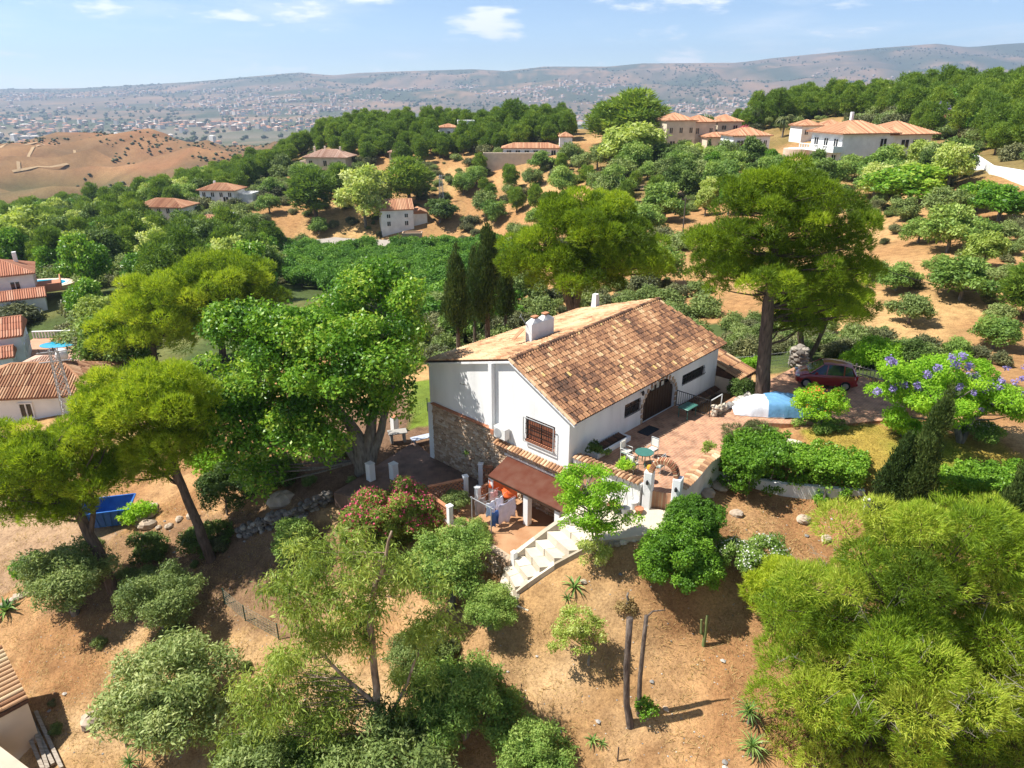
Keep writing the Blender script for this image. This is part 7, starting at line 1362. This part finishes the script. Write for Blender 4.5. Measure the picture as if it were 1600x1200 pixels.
st = [(-1.80,.62,.40,.80),(-1.74,.78,.26,.98),(-1.5,.84,.22,1.02),(-.8,.86,.2,1.0),(0,.86,.2,.98),(.7,.86,.2,.95),(1.1,.85,.21,.90),(1.5,.82,.23,.78),(1.72,.72,.28,.68),(1.80,.58,.38,.58)]
rows = [[(x,-w*.9,zb),(x,-w,zb+.12),(x,-w*1.0,(zb+zt)/2+.05),(x,-w*.97,zt-.05),(x,-w*.88,zt),(x,w*.88,zt),(x,w*.97,zt-.05),(x,w*1.0,(zb+zt)/2+.05),(x,w,zb+.12),(x,w*.9,zb)] for (x,w,zb,zt) in st]
mb = MB().loftgrid(rows, closed=True); mb.add(rows[0], [tuple(range(9,-1,-1))]); mb.add(rows[-1], [tuple(range(10))]); mb.build('body', M_red, car, True)
gs = [(-1.72,.80,1.0,.72,1.03),(-1.45,.82,1.0,.64,1.42),(-.9,.83,.99,.64,1.54),(-.2,.83,.97,.64,1.56),(.25,.83,.96,.62,1.50),(.95,.80,.91,.70,1.0),(1.05,.78,.90,.74,.92)]
rows = [[(x,-w0,z0-.03),(x,-w1,z1),(x,w1,z1),(x,w0,z0-.03)] for (x,w0,z0,w1,z1) in gs]; MB().loftgrid(rows).build('windows', M_cglass, car)
rows = [[(x,-w1-.01,z1-.02),(x,-w1*.8,z1+.035),(x,0,z1+.05),(x,w1*.8,z1+.035),(x,w1+.01,z1-.02)] for (x,w0,z0,w1,z1) in gs[1:5]]; MB().loftgrid(rows).build('roof', M_red, car, True)
for s in (-1, 1):
    for (a, b_) in ((5,4),(3,3),(1,1),(1,0)):
        pass
    for x in (-.95, .05): q0 = (x, s*.845, .95); q1 = (x-.05*(x > 0), s*.655, 1.53); MB().bar(q0, q1, .07, .03).build('pillar', M_red, car)
    MB().bar((.98,s*.80,.95),(.28,s*.635,1.50),.07,.04).build('pillar', M_red, car); MB().bar((-1.66,s*.79,1.0),(-1.42,s*.655,1.43),.16,.05).build('pillar', M_red, car)
    MB().bbox(.55,s*.88-.07,.95,.72,s*.88+.07,1.08,.03).build('mirror', M_red, car)
    MB().bbox(1.5,s*.62-.16,.62,1.765,s*.62+.13,.74,.04).build('headlight', M_lamp, car); MB().bbox(-1.79,s*.70-.09,.72,-1.66,s*.70+.09,1.0,.03).build('tail_light', M_tail, car)
    for x in (-1.12, 1.15):
        wl = MB().lathe([(.2,-.09),(.29,-.095),(.305,-.06),(.305,.06),(.29,.095),(.2,.09)], 20).build('wheel', M_tyre, car, True); wl.location = (x, s*.80, .305); wl.rotation_euler = (math.pi/2, 0, 0); MB().lathe([(.03,-.1),(.19,-.095),(.2,-.08),(.2,.08),(.19,.095),(.03,.1)], 10).build('rim', M_rim, wl)
MB().box(-1.815,-.26,.55,-1.80,.26,.67).build('number_plate', M_white, car); MB().bbox(-1.84,-.78,.32,-1.70,.78,.52,.04).build('bumper', M_red, car)
# car under a white and a blue sheet
M_tw = mat('white_tarpaulin', (.66,.68,.72), 2, .45, .4, 6, spec=.5, dist=.05); M_tb = mat('blue_tarpaulin', (.13,.30,.50), 2, .35, .4, 6, spec=.5, dist=.05)
tc0, tc1 = Pz(1148,650,0), Pz(1296,657,0); td = (tc1-tc0).normalized(); tcn = (tc0+tc1)/2+Vector((-td.y, td.x, 0))*.95
cov = thing('covered_car', 'parked car wrapped in a white sheet and a blue tarpaulin', 'car', (tcn.x, tcn.y, .01), math.atan2(td.y, td.x)); hl = (tc1-tc0).length/2
def tarp(x0, x1, mt, seed, lift=0, name='cover'):
    rows = []; nx, ny = 34, 26
    for i in range(nx+1):
        x = x0+(x1-x0)*i/nx; f = x/hl; prof = .86*(1-abs(f)**2.2)**.7 if abs(f) < 1 else 0; prof = max(.03, prof*(.72+.28*math.cos(max(-1,min(1,(f+.05)*1.25))*math.pi/2)**.7)); row = []
        for j in range(ny+1):
            q = -1+2*j/ny; y = 1.02*math.copysign(abs(q)**.8, q)*(.72+.28*(1-abs(f)**4)); zz = prof*(1-abs(q)**7)+.02; wr = .07*math.sin(x*5+q*6+seed)*math.sin(q*9+x*2)+.03*math.sin(x*13+q*17)
            row.append((x, y+wr*.6*abs(q), max(.012, zz+wr*(1-abs(q)**4)+lift)))
        rows.append(row)
    return MB().loftgrid(rows).build(name, mt, cov, True)
tarp(-hl, hl*.05, M_tw, 1, 0, 'white_cover'); tarp(-hl*.30, hl, M_tb, 1, .05, 'blue_cover')
# blue skip
P = on(*G(172,816).xy); sk = thing('skip', 'blue steel skip standing at the dirt yard edge', 'skip', P, .25); M_skip = mat('blue_skip_paint', [(.3,(.015,.085,.30)),(.7,(.03,.14,.42))], 3, .5, .2)
b0, b1 = [(-1.1,-.8),(1.1,-.8),(1.1,.8),(-1.1,.8)], [(-1.5,-.95),(1.5,-.95),(1.5,.95),(-1.5,.95)]
MB().loftgrid([[(x,y,.1) for x,y in b0],[(x,y,1.2) for x,y in b1]], closed=True).loftgrid([[(x*.96,y*.95,1.2) for x,y in b1],[(x*.96,y*.95,.16) for x,y in b0]], closed=True).add([(x*.96,y*.95,.16) for x,y in b0],[(0,1,2,3)]).build('hopper', M_skip, sk)
for (x,y),(x2,y2) in zip(b1, b1[1:]+b1[:1]): MB().bar((x,y,1.2),(x2,y2,1.2),.1,.08).build('rim', M_skip, sk)
for i in range(7): x = -1+i*.33; MB().bar((x,-.83,.12),(x*1.33,-.97,1.18),.06,.05).build('rib', M_skip, sk)
# dry stone walls and steps
M_dstone = mat('dark_stone', [(0,(.12,.105,.09)),(.5,(.22,.19,.16)),(1,(.34,.30,.25))], 4, .95, .6, 14, tint=True, mixn=.4)  # darkened stone: the dry wall's shade is put into the colour
def stone_row(label, px, cnt, s, mt, seed, rows=2, name='dry_stone_wall', cat='wall'):
    pts = [on(*G(u, v).xy) for u, v in px]; t = thing(name, label, cat, pts[0]); var = [rockmesh('stone', (.5,.4,.36), mt, seed+i) for i in range(5)]; r_ = random.Random(seed); seg = [(b_-a).length for a, b_ in zip(pts[:-1], pts[1:])]; tot = sum(seg)
    for i in range(cnt):
        d = tot*(i+.5)/cnt; k = 0
        while k < len(seg)-1 and d > seg[k]: d -= seg[k]; k += 1
        p = pts[k].lerp(pts[k+1], min(1, d/seg[k]))
        for j in range(rows):
            o = link('stone', var[r_.randrange(5)], t); q = s*r_.uniform(.7,1.3); o.scale = (q,q,q*.8); x, y = p.x+r_.uniform(-.15,.15)*s*2, p.y+r_.uniform(-.2,.2)*s*2; o.location = (x-pts[0].x, y-pts[0].y, Hm(x, y)-pts[0].z+.12*s+j*.5*s); o.rotation_euler = (r_.uniform(-.3,.3), r_.uniform(-.3,.3), r_.uniform(0,6))
stone_row('grey dry stone wall below the shaded terrace of the broadleaf tree', [(375,840),(420,826),(455,815),(490,800),(520,785)], 34, .40, M_dstone, 600, 4)
stone_row('line of pale stepping stones across the terrace below the leaning pine', [(160,822),(200,812),(240,825),(275,818),(320,806)], 12, .55, M_rock, 610, 1, 'stone_edging', 'stones')
stone_row('pale stone edging on the slope beside the dense olive', [(735,1055),(755,1068),(775,1080),(785,1090)], 11, .3, M_ston2, 620, 1, 'stone_edging', 'stones')
stone_row('stone edging of the dirt yard under the thin olive', [(0,945),(40,932),(80,915)], 10, .5, M_rock, 630, 1, 'stone_edging', 'stones')
stone_row('stone edging along the lawn by the parked covered car', [(1195,690),(1230,700),(1250,702),(1290,712)], 12, .35, M_ston2, 640, 1, 'stone_edging', 'stones')
stone_row('stone edging between car park and lawn planting', [(1300,664),(1340,661),(1390,660)], 12, .32, M_rock, 650, 1, 'stone_edging', 'stones')
stone_row('rubble at the foot of the landing by the round shrub', [(950,852),(985,846),(1010,838),(1040,825)], 14, .4, M_ston2, 660, 1, 'rubble_edge', 'stones')
P = Pz(1232,696,-.12); MB().prism([(.75*math.cos(a)*(1+.12*math.sin(3*a)), .6*math.sin(a)) for a in [2*math.pi*i/18 for i in range(18)]], -.1, .12).build('paving_slab', M_ston2, loc=P, label='round pale stone slab at the lawn corner', cat='slab')
P = Pz(1246,572,-.2); sp_ = thing('stone_pillar', 'rough stone pillar beside the twin trunk pine', 'pillar', P)
for i in range(30):
    o = link('stone', rockmesh('stone', (.34,.30,.2), M_dstone, 700+i), sp_); o.location = (.33*math.sin(i*2.4), .33*math.cos(i*2.4), .08+.042*i); o.rotation_euler = (0,0,i*1.1)
# white barbecue pillars and posts on the back patio
for i, (u, v, h, lb) in enumerate(((580,750,1.05,'white square pillar beside the broadleaf trunk'),(616,748,.95,'white square pillar between the broadleaf trunk and the stone house wall'),(617,672,.95,'white pillar with terracotta cap at the patio fence'))):
    P = Pz(u, v, -3.52); t = thing('garden_pillar', lb, 'pillar', P, ANG); MB().bbox(-.2,-.2,-.1,.2,.2,h,.02).build('post', M_white, t); MB().bbox(-.22,-.22,h+.002,.22,.22,h+.08,.02).build('cap', M_terra if i == 2 else M_white, t)
P = Pz(622,690,-3.5); ta = thing('stone_table', 'grey stone table in the patio shade', 'table', P, .3); MB().bbox(-.6,-.35,.66,.6,.35,.74,.02).build('tabletop', M_greyst, ta)
for x in (-.4,.4): MB().bbox(x-.08,-.28,0,x+.08,.28,.66,.02).build('leg', M_greyst, ta)
P = Pz(664,690,-3.5); lo2 = thing('lounger', 'pale folding lounger against the house wall in the patio shade', 'lounger', P, .5); MB().bbox(-.9,-.3,.34,.5,.3,.38,.01).build('seat', lmat('pale_canvas', (.42,.46,.55)), lo2); MB().bar((.5,0,.36),(.95,0,.75),.6,.03).build('backrest', lmat('pale_canvas_back', (.42,.46,.55)), lo2)
for x in (-.8,.4):
    for y in (-.27,.27): MB().bar((x,y,0),(x,y,.35),.03).build('leg', M_metw, lo2)
def fence(name, label, pts, h, post, mt, wires, step=2.2, wr=.008, cat='fence'):
    t = thing(name, label, cat, pts[0]); o0 = pts[0]
    for p in pts: q = p-o0; MB().bar((q.x,q.y,q.z-.2),(q.x,q.y,q.z+h),post).build('post', mt, t)
    for a, b_ in zip(pts[:-1], pts[1:]):
        mb = MB(); a0, b0 = a-o0, b_-o0
        for i in range(wires): z = h*(i+.6)/wires; mb.tube([a0+Vector((0,0,z)), b0+Vector((0,0,z))], wr, 4)
        k = int((b0-a0).length/.22)
        for i in range(1, k): p = a0.lerp(b0, i/k); mb.tube([p+Vector((0,0,.05)), p+Vector((0,0,h*.95))], wr*.7, 3)
        mb.build('wire_mesh', mt, t)
    return t
M_gfence = mat('green_fence_wire', (.03,.10,.07), 4, .5); M_pfence = mat('galvanised_fence', (.5,.52,.5), 4, .4, metal=.4)
fence('wire_fence', 'green wire fence running down the shaded slope', [on(*G(u, v).xy) for u, v in ((352,945),(384,972),(436,1000))], 1.0, .05, M_gfence, 6)
fence('wire_fence', 'thin wire fence between the low wing and the stone pillar', [Pz(u, v, z) for u, v, z in ((1128,585,-1.0),(1175,582,-.6),(1232,575,-.3))], 1.3, .05, M_pfence, 5)
fence('wire_fence', 'green wire fence of the patio running to the house corner', [Pz(u, v, -3.5) for u, v in ((620,670),(640,658),(668,642))], 1.0, .05, M_gfence, 6)
fence('rail_fence', 'wooden rail fence behind the red car', [Pz(u, v, -.1) for u, v in ((1290,580),(1335,588),(1400,606))], .9, .09, M_timb, 2, wr=.04)
# poles, mast
def pole(label, u, v, h, r=.11, arm=True, lean=0):
    P = VP(u, v); t = thing('utility_pole', label, 'pole', P); MB().tube([(0,0,-.5),(lean,0,h)], [r, r*.75], 7).build('shaft', M_dead, t)
    if arm: MB().bar((lean-.8,0,h-.3),(lean+.8,0,h-.3),.1).build('crossarm', M_dead, t)
    return P
p1 = pole('wooden pole on the dry slope behind the tall pine', 1344, 482, 4.4, .1, False, .4); pole('wooden pole on the orange slope beside the broad pine', 1066, 372, 6.5, .12); pole('pole with crossarm on the ridge behind the large white villa', 1572, 212, 7.0, .14)
ca = p1+Vector((.4,0,4.3)); cb = VP(1545,470)+Vector((0,0,.8)); MB().tube([tuple(ca.lerp(cb, i/8)-Vector((0,0,math.sin(i/8*math.pi)*.5))-ca) for i in range(9)], .03, 4).build('power_cable', M_iron, loc=ca, label='power cable sagging over the dry hillside beyond the car park', cat='cable')
def mast(label, P, h, w0, w1):
    t = thing('lattice_mast', label, 'mast', P, .4); n_ = 9; lv_ = [(h*i/n_, w0+(w1-w0)*i/n_) for i in range(n_+1)]; cs = ((-1,-1),(1,-1),(1,1),(-1,1))
    for sx, sy in cs: MB().bar((sx*w0,sy*w0,-.5),(sx*w1,sy*w1,h),.07).build('leg', M_grey, t)
    for (z0,a0),(z1,a1) in zip(lv_[:-1], lv_[1:]):
        mb = MB()
        for k in range(4): c0, c1 = cs[k], cs[(k+1) % 4]; mb.bar((c0[0]*a0,c0[1]*a0,z0),(c1[0]*a1,c1[1]*a1,z1),.035).bar((c1[0]*a0,c1[1]*a0,z0),(c0[0]*a1,c0[1]*a1,z1),.035)
        mb.build('bracing', M_grey, t)
    for z in (h-.3, h-1.2): MB().bar((-1.3,0,z),(1.3,0,z),.09).build('crossarm', M_grey, t)
    for x in (-1.1,0,1.1): MB().tube([(x,0,h-.3),(x,0,h+.1)], .05, 6).build('insulator', M_glass, t)
mast('grey steel lattice mast beside the pool terrace', on(*PY(103,625,60).xy), 6.6, .5, .3); mast('small steel lattice mast among the trees above the road', VP(690,318), 8, .7, .3)
